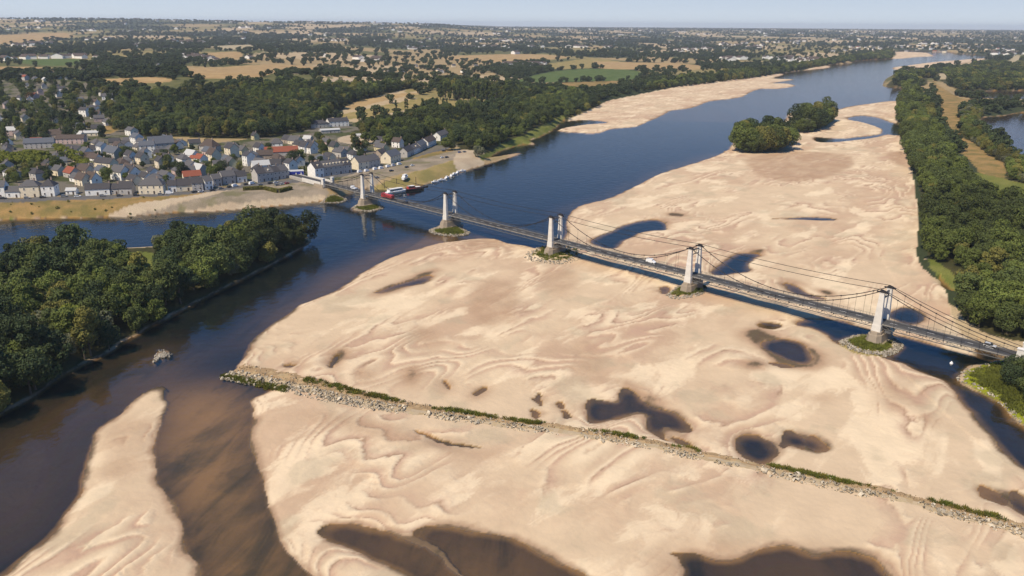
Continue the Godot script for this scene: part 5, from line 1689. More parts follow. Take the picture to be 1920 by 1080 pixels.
const HOUSES := [
["houses along the river quay","",[[-361.1,-546.1,0.18,11.9,9,8,3.5,0,0,0,1,1,0,"white two-storey house cut by the left picture edge on the quay"],
[-350.2,-546.9,0.17,9.1,7,4.3,3.2,0,0,0,1,1,0,"low white cottage between the left-edge house and the cream hipped house"],
[-339.9,-550.1,0.21,12.3,9,7.8,3.6,1,1,0,1,1,0,"long cream house with brown shutters and hipped roof, third from left on the quay"],
[-328.5,-553.1,0.20,8.6,10,7.6,4,1,0,1,1,1,0,"tall white house with steep hipped roof at the foot of the dry bank"],
[-315.5,-557.4,0.17,6.7,6,2.8,1.6,0,0,4,1,1,0,"small white shed with pale roof beside parked cars on the quay"],
[-296.4,-557.5,0.26,16,8,4.6,3.2,0,0,1,1,1,0,"long low white house with arched dark windows on the quay"],
[-285.8,-561.1,0.22,5,8,4.2,3,0,2,1,1,1,0,"narrow grey lean house between the long low house and the dark roofed one"],
[-278,-561.9,0.14,8.7,9,4.5,4.2,0,2,1,1,1,0,"dark slate roofed house with bright white left gable on the quay"],
[-260.1,-563.2,0.12,16.9,9,6.7,4,1,1,0,1,1,0,"broad cream house with hipped slate roof facing the grey ramp"],
[-249.1,-570.7,0.37,5.8,7,4.8,3.2,0,0,1,1,1,0,"small white gabled house right of the broad cream hipped house"],
[-242,-574.7,0.42,10.4,9,4.3,4.2,0,1,1,1,1,0,"cream low house with large dark roof and two roof lights"],
[-233,-576.4,0.43,7.5,9,5.8,3.4,0,2,1,1,1,0,"grey house with pale corner near the middle of the quay row"],
[-227.3,-579.8,0.79,5.7,8,6.5,3.2,0,0,0,1,1,0,"narrow white house with greenish roof in the quay row"],
[-225.1,-592.2,0.72,6.5,8,6,3,0,2,0,1,1,0,"stone house with pale end wall set back from the quay"],
[-219.8,-602.2,0.72,10.1,9,6,3.6,0,2,0,1,1,0,"long grey stone house behind cars parked on the quay"],
[-211.7,-608.7,0.65,7.5,8,4.8,3.6,0,0,1,1,1,0,"white gabled house left of the long grey terrace"],
[-197.6,-609.8,0.77,7.1,10,6.8,3.8,0,2,1,1,1,0,"first house of the grey terrace, with tall white left gable"],
[-192.8,-614.7,0.77,6.2,10,6.8,3.6,0,2,0,1,1,1,"second house of the grey terrace on the quay"],
[-188.7,-619.3,0.87,6.7,10,6.6,3.6,0,2,1,1,1,0,"third house of the grey terrace on the quay"],
[-184.6,-624.4,0.95,7.2,10,6.6,3.6,0,2,0,1,1,0,"last house of the grey terrace, beside the blue shop awning"],
[-158.9,-633,0.83,8.1,11,7.4,4.2,0,0,1,1,2,1,"tall white house at the bridge end of the mansard terrace"],
[-152.6,-639.5,0.75,8.7,11,7.2,4.4,0,2,0,1,1,3,"mansard terrace house with dormers, second from the bridge"],
[-146.2,-645.5,0.77,9,11,7.2,4.4,0,2,0,1,1,3,"mansard terrace house with dormers and dark shopfronts"],
[-140.2,-651.7,0.82,8.3,11,7,4.2,0,2,1,1,1,2,"last house of the mansard terrace by the quay road"],
[-130,-670.3,0.90,11.9,10,6.5,4.2,0,1,0,1,1,0,"cream gabled house facing the wide tan quay"],
[-123.1,-680.5,1.05,14.1,10,6.3,4,0,2,0,1,1,0,"grey half of the pair facing the wide tan quay"],
[-108.8,-704.5,1.21,18.6,10,6.2,4.2,0,1,5,1,1,0,"blue-slate house with cream gable above the quay vans"],
[-119.9,-717.2,1.12,10,9,6,3.8,0,5,1,1,1,0,"weathered house squeezed behind the blue-slate gabled house"],
[-99.5,-739.7,1.38,19.3,8,5.5,3.5,0,2,1,1,1,0,"stone house at the bend of the riverside road"],
[-95.3,-757.6,1.35,16.9,8,5.2,3.4,0,0,0,1,1,1,"white dormered house on the riverside road"],
[-91.2,-776.1,1.40,21,8,5.6,3.4,0,2,5,1,1,0,"grey house with white trim on the riverside road"],
[-85.9,-803.2,1.36,26.4,9,5.6,3.8,0,0,2,1,1,0,"white gabled house with brown roof on the riverside road"],
[-77.2,-852,1.29,25.7,9,5.2,3.6,0,0,0,1,1,0,"white house among trees at the end of the riverside road"]]],
["houses in the town behind the quay","",[[-373.7,-790.5,-0.75,13,9,9,3.6,0,0,5,1,1,0,"tall white house with grey roof above the terraced gardens"],
[-342,-741.1,0.35,13,9,8.5,3.6,0,0,5,1,1,0,"big white block with dark gable beside the church-like slate hall"],
[-337.8,-760.9,0.60,22,13,8,6,0,2,5,1,1,0,"large blue-grey slate hall with pale end wall in mid town"],
[-322.2,-685.6,-0.70,10,8,6,4,0,1,1,1,1,0,"cream gabled house beside dark garden trees in mid town"],
[-272.9,-690.3,-0.60,9,8,5,3.4,0,0,3,1,1,0,"white house with orange-red tiled roof in mid town"],
[-282.7,-701.2,-0.45,8,6,3.2,2.2,0,1,3,1,1,0,"low red-tiled annex beside the orange-red roofed house"],
[-267.9,-707.6,-0.80,12,9,6,5,0,1,2,1,1,0,"cream gable house with big brown roof in mid town"],
[-290.2,-759.6,-0.45,17,11,5.5,6,1,2,2,1,1,0,"large brown hipped roof house above the red-roofed house"],
[-257.8,-725.9,-0.75,11,9,9,4,0,1,1,1,1,0,"tall cream gable house with chimneys above the grey stone house"],
[-227.9,-681.1,-0.80,9,8,9,3.2,0,0,1,1,1,0,"tall bright white gable house with four windows mid town"],
[-216.6,-740,0.35,30,11,4,4.2,0,2,3,0,0,0,"long barn with bright red tiled roof in mid town"],
[-227.3,-724.1,0.35,14,10,3.5,3.8,0,5,2,0,0,0,"brown stone barn end joined to the red-roofed barn"],
[-214.6,-670.9,-0.45,12,9,4.5,3.6,0,1,0,1,1,0,"cream house with hipped slate roof behind the grey terrace"],
[-185.3,-656.6,-0.80,9,8,7,3,0,0,1,1,1,0,"white tall house left of the dark plane tree"],
[-197.6,-753.7,-0.75,10,8,6.5,4.5,0,0,1,1,1,0,"white steep-gabled house of the pair below the winding lane"],
[-191.2,-750.7,-0.75,10,8,6,4.5,0,0,1,1,1,0,"second white steep-gabled house beside the winding lane"],
[-221,-808.4,-0.60,14,9,4,4.2,0,1,0,1,1,0,"cream house with large grey roof above the steep-gabled pair"],
[-213.3,-827.8,-0.35,9,7,3.5,3,0,0,4,1,1,0,"white house with pale bright roof above the winding lane"],
[-171.3,-761.4,-0.80,9,8,5.5,4.5,0,4,1,1,1,0,"yellow-cream steep gable house right of the winding lane"],
[-189.5,-806.2,-0.65,9,7,4,3,0,3,0,1,1,0,"small pink house with shutters beside the winding lane"],
[-229.1,-942.9,0.50,22,14,5,3.2,1,2,1,1,1,0,"wide dark hipped building at the edge of the wood"],
[-210.3,-958.4,0.50,24,14,6,3.4,0,0,1,1,1,0,"large white and grey hall at the wood edge"],
[-206.7,-898.6,0.50,22,10,3.5,1.2,0,2,4,1,0,0,"flat-roofed grey building before the wood edge hall"],
[-447.6,-805.4,0.20,26,11,5,3.4,0,3,2,1,0,0,"long pale pink building with flat grey roof in upper town"],
[-408.5,-738.3,-0.50,20,10,5,3.2,0,4,1,1,0,0,"yellow-cream building beside the pruned tree avenue"],
[-462.8,-775.9,0.35,26,11,5.5,4,0,2,5,1,2,0,"large slate roofed hall with white roof lights by the plane trees"],
[-480,-834.7,0.30,20,12,5,4.5,1,5,2,1,1,0,"brown roofed hall behind the slate hall in upper town"],
[-459.3,-860,0.25,24,10,3.5,1.8,0,1,4,1,0,0,"low long pale roofed workshop in upper town"],
[-545.4,-1022.5,-0.30,11,8,8,3.4,0,0,1,1,1,0,"white tall house standing over the dark cedar"],
[-549.1,-1054.7,-0.65,20,9,6,3.4,0,0,1,1,1,0,"wide white house on the slope above the dark cedar"],
[-580,-1117.1,-0.50,14,8,4.5,3.6,0,0,2,1,1,0,"white gabled villa on the upper slope"],
[-591.5,-1103.3,-0.35,9,7,5,3.6,0,0,1,1,1,0,"small white villa left of the wide white house"],
[-692.1,-1106.4,0.10,11,8,5,2.4,1,0,0,1,1,0,"square white house among trees at far left slope"],
[-704.2,-1182.2,-0.45,22,10,3.6,3.6,0,3,3,1,1,0,"pink house with long red tiled roof on the far left slope"],
[-480.2,-946.8,-0.75,10,8,4.5,3.4,0,0,0,1,1,0,"white house beside the orange dry lot"],
[-441.6,-939.7,-0.70,12,9,5,4.4,0,4,2,1,1,0,"yellow gable house under the dark wood"],
[-414.3,-866.3,-0.65,12,9,6,3,0,0,0,1,1,0,"white house at the foot of the wood"],
[-348.4,-882.3,-0.50,16,10,5,2.4,0,3,3,1,1,0,"crimson red walled house by the wood edge"],
[-321.5,-888,0.40,16,8,3.2,1.6,0,5,4,1,0,0,"low pale roofed shed by the dry lot"],
[-272.3,-840.6,-0.80,7,6,4.5,3.5,0,4,1,1,1,0,"tiny yellow gable between garden trees"],
[-165,-858.2,0.40,16,8,3,1.4,0,0,4,1,0,0,"white caravan-like low shed on the sandy yard"],
[-172.3,-975.6,-0.55,9,7,4.5,3,0,0,1,1,1,0,"white house deep in riverside trees"],
[-64.3,-944.2,-0.70,11,8,5,4.5,0,1,1,1,1,0,"cream gabled house under riverside trees"],
[-48.2,-950.1,-0.55,13,9,6,4,0,0,0,1,1,0,"bright white house near the riverside trees"],
[-50.3,-1048.4,-0.50,20,8,3,1.4,0,0,4,1,0,0,"long low white roof among riverside trees"],
[-31.2,-1039.5,-0.45,26,11,4,4,0,2,0,1,2,0,"long slate farmhouse with white gables near the river trees"],
[-364.2,-630.5,-0.60,10,8,4.5,3.4,0,1,0,1,1,0,"small cream house below the plane tree rows"],
[-350.5,-624,-0.65,12,9,4,4,0,2,3,1,1,0,"dark red tiled house below the plane tree rows"],
[-342,-628.9,-0.55,13,9,5,4.2,0,1,2,1,1,0,"brown roofed house with pale gable below the plane tree rows"],
[-325,-591.9,-0.60,11,8,5,4.5,0,1,2,1,1,0,"cream steep gable house behind the low white quay house"],
[-318.9,-594.2,-0.60,11,8,5,4.5,0,0,2,1,1,0,"white steep gable house behind the low white quay house"],
[-361,-681.3,-0.50,12,8,6,3.4,0,0,2,1,1,0,"white L-shaped house with dark yard beside the tree avenue"],
[-334.3,-651,-0.35,12,9,7,3.6,0,1,1,1,1,0,"cream tall house with slate roof in left town"],
[-307.1,-614.1,-0.55,14,9,6.5,4.4,0,0,0,1,1,0,"white gable house with very large grey roof in left town"],
[-299.9,-616.6,-0.60,12,9,6,4.2,0,0,1,1,1,0,"white gable house right of the very large grey roof"],
[-378.1,-730.1,-0.70,10,8,9,3,0,0,5,1,1,0,"slim tall white house above the left town yard"],
[-361.2,-715.6,-0.65,20,10,6,4.8,0,2,5,1,3,0,"long slate roof house with white chimneys in left town"],
[-423.3,-657.8,-0.75,12,8,4,3.4,0,2,0,1,1,0,"grey roofed house under the big left trees"],
[-411.9,-713.5,-0.75,8,7,3.2,2.6,1,0,0,1,1,0,"small white kiosk between the plane tree rows"]]],
["houses packed into the town behind the quay","",[[-380.2,-779.1,-0.72,12.3,8.8,3.8,2.9,0,0,1,1,0,0,"white plaster house with dark slate roof in the left-centre back of the town"],
[-203.5,-795.4,-0.72,10.1,7.1,3.9,3.5,1,1,5,1,1,0,"cream plaster house with blue-grey slate roof in the right back of the town"],
[-244.9,-657.9,0.45,10.9,8,4.8,3.7,0,1,0,1,1,0,"cream plaster house with grey slate roof in the centre middle of the town"],
[-354.3,-751.5,-0.74,9.9,8.8,5.4,3.1,0,1,0,1,0,0,"cream plaster house with grey slate roof in the left-centre back of the town"],
[-312.2,-777.8,0.51,10.7,8.1,5.8,3.2,0,4,1,1,1,0,"yellow plaster house with dark slate roof in the centre back of the town"],
[-257.8,-624.2,0.22,9.3,8.4,5.1,4,0,0,0,1,1,0,"white plaster house with grey slate roof in the centre front of the town"],
[-288.4,-595.6,-0.64,10.8,7.3,3.9,3.3,0,1,1,1,0,0,"cream plaster house with dark slate roof in the left-centre front of the town"],
[-399,-708.3,-0.84,10.4,7.8,4.3,3.9,0,0,1,1,0,0,"white plaster house with dark slate roof in the left back of the town"],
[-197.6,-777.7,-0.72,10.4,8.9,5.3,3.4,0,0,1,1,1,0,"white plaster house with dark slate roof in the right back of the town"],
[-209,-702.1,-0.79,13.4,7.8,3.5,3.6,1,5,2,1,0,0,"weathered tan house with brown tile roof in the right-centre middle of the town"],
[-391,-660.9,-0.70,9.5,7.1,3.8,3.3,0,1,1,1,1,0,"cream plaster house with dark slate roof in the left back of the town"],
[-251.7,-696,-0.76,9.6,7.2,3.5,3.2,0,0,5,1,1,0,"white plaster house with blue-grey slate roof in the right-centre middle of the town"],
[-386.9,-674.2,0.48,9.1,7.5,4.3,3,0,1,5,1,1,0,"cream plaster house with blue-grey slate roof in the left back of the town"],
[-224.8,-627.1,-0.65,12.8,7.5,4.8,3.2,1,0,0,1,0,0,"white plaster house with grey slate roof in the right-centre front of the town"],
[-191.8,-698.9,-0.57,10,7.7,3.9,3.1,1,1,1,1,0,0,"cream plaster house with dark slate roof in the right middle of the town"],
[-160.3,-733.2,-0.64,12.2,8.5,4.6,3,0,2,0,1,1,0,"grey stone house with grey slate roof in the right middle of the town"],
[-239.1,-667.8,-0.90,11.4,7,6.1,3.6,0,4,0,1,0,0,"yellow plaster house with grey slate roof in the right-centre middle of the town"],
[-269.8,-609.2,-0.75,13.1,8.5,4.2,3.5,0,0,0,1,0,0,"white plaster house with grey slate roof in the centre front of the town"],
[-209.7,-780.2,-0.68,11.4,8.1,4.6,3.7,0,1,1,1,0,0,"cream plaster house with dark slate roof in the right back of the town"],
[-388.8,-742,0.38,12.9,8.2,4.7,3.4,0,0,1,1,1,0,"white plaster house with dark slate roof in the left-centre back of the town"],
[-174.4,-772.7,-0.92,11.2,7.5,3.4,3.6,0,0,1,1,0,0,"white plaster house with dark slate roof in the right middle of the town"],
[-270.2,-634,-0.89,9.5,7.9,4.7,3.2,1,3,0,1,1,0,"pale pink plaster house with grey slate roof in the centre front of the town"],
[-337.2,-696.4,-0.75,12.5,7.1,6.2,3.7,0,0,1,1,0,0,"white plaster house with dark slate roof in the left-centre back of the town"],
[-144.8,-717.5,-0.91,11.7,7.1,5.3,3.3,1,0,1,1,0,0,"white plaster house with dark slate roof in the right middle of the town"],
[-369.2,-608.6,-0.55,9.3,7.8,5.9,3.5,1,2,1,1,1,0,"grey stone house with dark slate roof in the left middle of the town"],
[-402.6,-722.4,-0.73,9.1,7.4,4.6,3.9,1,0,0,1,1,0,"white plaster house with grey slate roof in the left back of the town"],
[-303.6,-688.9,-0.56,13.2,7.7,5.7,3.6,0,0,1,1,1,0,"white plaster house with dark slate roof in the centre middle of the town"],
[-165.2,-710.4,-0.68,9.3,7.6,3.9,3.2,0,1,1,1,0,0,"cream plaster house with dark slate roof in the right middle of the town"],
[-385.6,-799.7,0.24,10.4,8.6,3.6,3.5,0,1,0,1,1,0,"cream plaster house with grey slate roof in the left-centre back of the town"],
[-375.9,-755,-0.79,11.9,7.7,6.2,3,0,1,2,1,1,0,"cream plaster house with brown tile roof in the left-centre back of the town"],
[-246.9,-602.7,0.53,12.8,8.2,5.9,3.6,0,1,3,1,0,0,"cream plaster house with red tile roof in the centre front of the town"],
[-253.2,-634.8,-0.66,11.4,7.4,5.4,4,0,2,4,1,1,0,"grey stone house with pale metal roof in the centre front of the town"],
[-288.7,-691.7,-0.83,13.9,8,4.6,3.4,1,0,0,1,1,0,"white plaster house with grey slate roof in the centre middle of the town"],
[-322,-747.2,-0.91,10,8.5,4,3.2,0,4,0,1,1,0,"yellow plaster house with grey slate roof in the centre back of the town"],
[-254,-745.1,-0.78,9.2,7.6,4,3.7,0,4,0,1,1,0,"yellow plaster house with grey slate roof in the right-centre back of the town"],
[-353.3,-775.3,-0.73,9.8,7.9,4.2,3.7,0,0,5,1,1,0,"white plaster house with blue-grey slate roof in the centre back of the town"],
[-349.6,-669.5,-0.65,13.4,7.4,4,3.7,0,1,1,1,1,0,"cream plaster house with dark slate roof in the left-centre middle of the town"],
[-269.3,-659.1,-0.80,13.3,8.3,4.5,3.2,0,0,0,1,0,0,"white plaster house with grey slate roof in the centre middle of the town"],
[-377.6,-623.9,0.46,9,7.6,3.6,3.1,0,0,1,1,1,0,"white plaster house with dark slate roof in the left middle of the town"],
[-325.9,-623.1,-0.57,9,8.3,5.9,3.4,0,1,5,1,0,0,"cream plaster house with blue-grey slate roof in the left-centre middle of the town"],
[-335.6,-604.4,-0.58,12.2,7.5,3.3,3.2,0,0,0,1,1,0,"white plaster house with grey slate roof in the left front of the town"],
[-382,-693.1,-0.75,10.3,7.4,3.9,3.3,0,3,0,1,1,0,"pale pink plaster house with grey slate roof in the left back of the town"],
[-333.6,-718.1,-0.92,10.7,7.8,5.9,3.5,0,0,0,1,1,0,"white plaster house with grey slate roof in the left-centre back of the town"],
[-355.1,-812.3,-0.82,11.4,8.5,4.6,3.6,0,0,5,1,1,0,"white plaster house with blue-grey slate roof in the centre back of the town"],
[-265.6,-751.4,0.49,12.6,8.2,5.6,3.9,1,0,0,1,0,0,"white plaster house with grey slate roof in the right-centre back of the town"],
[-378.1,-636.5,-0.62,11.3,7.3,4.7,2.8,0,1,2,1,1,0,"cream plaster house with brown tile roof in the left middle of the town"],
[-281.3,-733.1,-0.70,13.9,7.4,4.5,4,0,3,5,1,0,0,"pale pink plaster house with blue-grey slate roof in the centre back of the town"],
[-375.2,-705.4,0.51,12.1,7.6,4,3.1,0,1,2,1,1,0,"cream plaster house with brown tile roof in the left-centre back of the town"],
[-407.5,-777.1,-0.85,13.4,7.5,4.8,3.6,1,1,0,1,1,0,"cream plaster house with grey slate roof in the left-centre back of the town"],
[-395.4,-788.2,0.35,9.9,8.7,4.5,3.1,0,5,1,1,0,0,"weathered tan house with dark slate roof in the left-centre back of the town"],
[-386.8,-717.3,-0.66,9.7,8.8,5.6,3.8,0,0,0,1,1,0,"white plaster house with grey slate roof in the left-centre back of the town"],
[-185.4,-680.9,-0.89,9.3,8.1,5.2,3.3,0,0,1,1,1,0,"white plaster house with dark slate roof in the right front of the town"],
[-235.2,-710.8,-0.78,9.3,8.7,6.2,3.2,1,1,5,1,1,0,"cream plaster house with blue-grey slate roof in the right-centre middle of the town"],
[-272.3,-595.9,0.36,11.2,8.8,4.6,3,1,0,0,1,1,0,"white plaster house with grey slate roof in the centre front of the town"],
[-231.8,-779.4,0.24,10.7,8,5.6,4,1,0,0,1,0,0,"white plaster house with grey slate roof in the right-centre back of the town"],
[-328.5,-661.7,-0.69,12.2,8.7,5.1,3.5,1,0,2,1,1,0,"white plaster house with brown tile roof in the left-centre middle of the town"],
[-298.9,-668.5,-0.88,11.1,7,6.2,3.4,0,1,1,1,1,0,"cream plaster house with dark slate roof in the centre middle of the town"],
[-332.8,-794.8,-0.75,9.6,8.3,3.3,3,0,0,0,1,1,0,"white plaster house with grey slate roof in the centre back of the town"],
[-292.2,-718.8,-0.66,13.8,8.6,3.8,4,0,0,4,1,0,0,"white plaster house with pale metal roof in the centre back of the town"],
[-207.9,-641.6,-0.89,10.1,8.8,4,3.8,1,2,1,1,1,0,"grey stone house with dark slate roof in the right-centre front of the town"],
[-231.2,-818.4,-0.72,13.3,8.8,3.5,4,0,5,1,1,1,0,"weathered tan house with dark slate roof in the right back of the town"],
[-365,-781.2,-0.65,10.7,7.1,5.7,3.1,0,0,0,1,1,0,"white plaster house with grey slate roof in the left-centre back of the town"],
[-321.9,-721.2,0.21,9.2,7,4.3,2.9,0,0,1,1,0,0,"white plaster house with dark slate roof in the centre back of the town"],
[-394.9,-618.4,-0.60,12.5,8.6,4.4,3.1,1,0,0,1,1,0,"white plaster house with grey slate roof in the left middle of the town"],
[-387.5,-705.8,-0.62,11.6,7.3,4.1,3.2,1,1,1,1,1,0,"cream plaster house with dark slate roof in the left-centre back of the town"],
[-308.3,-632,-0.70,12.5,8.4,5.3,3.9,0,2,2,1,1,0,"grey stone house with brown tile roof in the left-centre middle of the town"],
[-209.5,-653.5,0.54,13.9,7.9,5.4,3.5,0,0,4,1,0,0,"white plaster house with pale metal roof in the right-centre front of the town"],
[-257.3,-651.9,-0.91,13.4,7.4,3.5,2.8,0,1,2,1,1,0,"cream plaster house with brown tile roof in the centre middle of the town"],
[-190.3,-668.3,-0.94,11.4,8,3.5,3.4,1,0,2,1,1,0,"white plaster house with brown tile roof in the right front of the town"],
[-348.5,-641,0.40,11.5,9,4.9,2.9,0,0,1,1,0,0,"white plaster house with dark slate roof in the left-centre middle of the town"],
[-284.1,-606.3,-0.69,10.2,7.7,4.2,3,0,0,1,1,1,0,"white plaster house with dark slate roof in the left-centre front of the town"],
[-241.3,-753.9,-0.75,10.2,7.5,5.5,3.8,0,0,1,1,1,0,"white plaster house with dark slate roof in the right-centre back of the town"],
[-333.8,-681.2,0.27,9.8,8.3,3.8,3,1,0,0,1,1,0,"white plaster house with grey slate roof in the left-centre middle of the town"],
[-286.3,-624.4,-0.94,12.5,7.5,5.4,2.8,0,0,1,1,1,0,"white plaster house with dark slate roof in the centre front of the town"],
[-167.2,-688.7,-0.64,12.3,7.8,4.7,4,1,3,5,1,1,0,"pale pink plaster house with blue-grey slate roof in the right front of the town"],
[-201.8,-665.1,0.21,12.2,7.8,4.5,3.6,0,0,1,1,1,0,"white plaster house with dark slate roof in the right-centre front of the town"],
[-329.8,-777.2,-0.76,13.6,8.1,3.9,4,0,0,2,1,1,0,"white plaster house with brown tile roof in the centre back of the town"],
[-226.7,-695.2,-0.82,13,8,5.1,2.9,0,2,1,1,0,0,"grey stone house with dark slate roof in the right-centre middle of the town"]]],
["houses among upper left town gardens","%s house with %s roof among upper left town gardens",[[-470,-734,-0.80,13.5,7,3.2,3.9,0,3,0,1,1,0],
[-477.5,-796,0.32,10.1,7.5,3.9,3,0,0,3,1,0,0],
[-515.2,-830.5,-0.90,12.5,7.8,6.1,2.9,0,1,0,1,1,0],
[-488,-900.9,0.30,9.2,8,5.9,2.8,0,2,5,1,1,0],
[-449.1,-829.1,-0.88,12.9,7.8,4.9,3.8,0,1,4,1,1,0],
[-466.7,-897.2,0.26,12.6,7.2,3.3,3.8,0,4,1,1,1,0],
[-505.8,-793.4,-0.70,11.7,7.2,3.3,3.6,0,0,0,1,0,0],
[-541,-860.5,0.25,9.2,8.6,5.6,3.5,0,3,4,1,1,0],
[-484.5,-759.9,-0.86,12,7.8,3.5,3.6,0,5,1,1,0,0]]],
["villas scattered on the wooded left slope","%s villa with %s roof scattered on the wooded left slope",[[-608.9,-1133.8,0.19,9,7.2,4.6,3.1,0,1,5,1,1,0],
[-632.4,-1220.6,-0.76,9.3,7.2,5.1,3.7,0,2,2,1,1,0],
[-519.6,-1042.6,-0.98,12.1,8.7,4.7,2.9,0,0,0,1,1,0],
[-671.1,-1191.3,-0.66,12.8,8.4,5.7,3.2,0,0,0,1,0,0],
[-553.3,-966,-0.73,10.9,7.6,3.2,3.1,0,1,1,1,1,0],
[-500.5,-1015.1,-0.99,12.9,9,5.6,3.5,0,0,0,1,1,0],
[-734.8,-1270.6,-0.93,11.8,7.1,4.4,3.7,0,2,0,1,1,0],
[-522.1,-1003.4,0.19,11.3,8.2,5.9,3.9,0,0,2,1,1,0],
[-675,-1217.8,-0.90,10.1,8.1,4.4,3.4,1,0,2,1,0,0],
[-545.3,-1111.5,0.16,13.3,8.2,4.2,3.4,1,0,1,1,0,0],
[-590.7,-970.7,-0.88,11.8,8.9,5.5,3.8,0,1,0,1,1,0],
[-584.8,-1165.2,0.32,14,8.7,4.6,3.9,0,0,0,1,0,0],
[-705.6,-1207.8,-0.87,9.4,7.3,6.1,4,0,3,1,1,0,0],
[-683,-1086.6,-0.77,9.1,8.3,6.2,2.9,1,3,0,1,0,0],
[-687,-1231.5,0.29,10.2,8.8,5.6,3,0,0,1,1,0,0],
[-710.3,-1262.5,-0.66,13.6,7.6,3.9,2.9,0,2,1,1,1,0],
[-770,-1287.9,-0.94,12.6,7.8,3.7,3.1,0,1,0,1,1,0],
[-605.5,-1193.1,-0.66,9.5,7.1,5.9,3.6,0,0,1,1,1,0],
[-686.9,-1147.7,-0.99,11.1,8.3,4.5,3.4,0,0,2,1,1,0],
[-629.9,-983.3,-0.96,11.6,8.1,3.6,3,0,0,1,1,1,0],
[-652.8,-1069.4,-0.98,13.1,7.3,5.2,3.6,1,3,2,1,1,0],
[-589.7,-1026.4,-1.01,9.3,7.8,5.5,3,0,2,0,1,0,0],
[-704.8,-1155.2,-0.66,12,7.1,4.3,3.1,0,0,1,1,1,0],
[-504.1,-975.9,0.48,11.9,8,4.7,3.4,0,3,0,1,0,0],
[-756.4,-1271.8,-0.72,12.1,7.1,3.5,3.6,1,0,0,1,0,0],
[-675.3,-1127.4,-1.00,10.8,8,4.7,3.1,1,0,0,1,1,0]]],
["cottages below the sandy yard","%s cottage with %s roof below the sandy yard",[[-115.2,-794.5,-0.55,10.1,7.3,5.7,3.9,0,0,2,1,1,0],
[-132.5,-787.6,-0.71,9.2,7.5,4.2,3.3,0,5,0,1,1,0],
[-134.1,-811.8,-0.58,11.7,7.5,4.5,3.3,0,0,1,1,1,0],
[-127.1,-767.9,-0.74,13.4,8.4,4,3.5,0,4,0,1,1,0],
[-159.6,-752.6,-0.64,13.6,7.3,3.6,3,0,4,0,1,1,0],
[-132.4,-827,-0.73,10.9,8,5.7,2.8,0,1,1,1,0,0],
[-148.6,-770.4,-0.59,9.8,8,5.7,3.2,0,0,3,1,1,0]]],
["hamlet houses between distant straw fields","%s hamlet house with %s roof between distant straw fields",[[-851,-1745.3,-1.01,12.4,8.7,6,4,0,1,3,0,1,0],
[-774.3,-1502.7,-0.89,9,9,3.6,3.8,0,1,1,0,1,0],
[-803.4,-1772.8,-0.91,11.3,8.1,5,3.6,1,0,1,0,1,0],
[-744.6,-1762.4,-0.88,11.2,7.8,3.9,3.8,0,0,0,0,1,0],
[-857.9,-1700,-0.69,13.6,7.6,4.8,3.2,0,0,0,0,1,0],
[-787.4,-1693.8,-0.78,12.4,7.9,3.2,2.9,0,0,0,0,1,0],
[-835,-1729.2,-0.86,11.8,7.9,5.1,4,0,1,3,0,1,0],
[-889.4,-1812.7,-0.69,12.3,7.8,3.7,3.1,0,0,0,0,1,0],
[-754.3,-1809.6,-0.65,9.3,8.3,3.3,3.3,0,0,0,0,1,0],
[-750.8,-1705.2,0.37,13.6,7.4,4.7,3.5,0,0,0,0,1,0],
[-820.9,-1623.3,0.14,9.7,7.3,4.8,3.8,0,0,1,0,0,0],
[-710.1,-1584.1,-0.98,11.9,7.5,3.5,3.9,0,0,0,0,1,0],
[-893.1,-1786.5,0.46,9.8,8.6,4.1,3.5,0,1,0,0,1,0],
[-798.9,-1511.2,0.49,9.4,7.6,4.9,2.9,0,0,1,0,1,0],
[-782.5,-1602.6,-0.95,13.8,7.4,4.1,3.1,1,0,5,0,1,0],
[-810.8,-1535.1,-0.72,10.2,7.3,4.5,3.8,0,0,0,0,0,0],
[-754.4,-1673.8,-0.78,10.5,8.9,6.2,3.5,0,0,0,0,1,0],
[-809.6,-1750.4,-1.01,11.6,8.7,5.4,3.7,1,0,1,0,1,0],
[-822.2,-1794.6,-0.92,10.9,8.3,3.5,3.5,0,0,0,0,1,0],
[-810.2,-1868.4,-0.94,12.6,7.8,5.9,3.7,0,0,0,0,0,0],
[-733.3,-1513.3,-0.95,12.5,8.7,4.3,3.6,1,2,0,0,0,0],
[-718.2,-1747.9,-0.78,10.1,8.2,6,2.9,0,0,1,0,1,0]]],
["houses along the upper left lane","%s house with %s roof along the upper left lane",[[-903.2,-1442.7,-0.75,9.6,7.2,5.3,3.3,0,1,0,0,0,0],
[-883.8,-1466.3,-0.75,13.7,8.7,5.1,3.3,1,0,5,0,1,0],
[-834.5,-1365.1,-1.03,13.2,8.4,5.6,3.1,0,1,1,0,1,0],
[-870.6,-1433,0.18,13.8,7.6,3.6,3.6,0,0,0,0,0,0],
[-809.6,-1439.5,-0.81,12.2,7.5,5.1,2.9,0,1,0,0,0,0],
[-758,-1382.2,-0.97,10,7.1,4,3,0,1,0,0,1,0],
[-806.4,-1372.4,-0.65,10.4,8.5,3.5,3.7,0,0,0,0,1,0],
[-845.8,-1411.4,-0.79,9.5,7.2,5.4,2.8,0,0,1,0,0,0],
[-780.7,-1399.6,-1.00,9.9,8.8,5.7,3.1,1,1,0,0,0,0],
[-782.6,-1359.5,-0.85,13.1,8,3.7,3.2,0,1,4,0,0,0],
[-838.7,-1445.6,-1.02,9.4,7,6.1,3,0,0,1,0,1,0],
[-835.4,-1394,-0.67,13.9,8.2,5.6,2.9,0,2,3,0,1,0]]],
["farmhouses beyond the wooded hill","%s farmhouse with %s roof beyond the wooded hill",[[-128.8,-2078.6,-0.93,11.1,7.7,5.9,2.8,1,0,1,0,1,0],
[-311.5,-2046.7,-0.82,11.8,7.8,3.5,3,0,2,0,0,1,0],
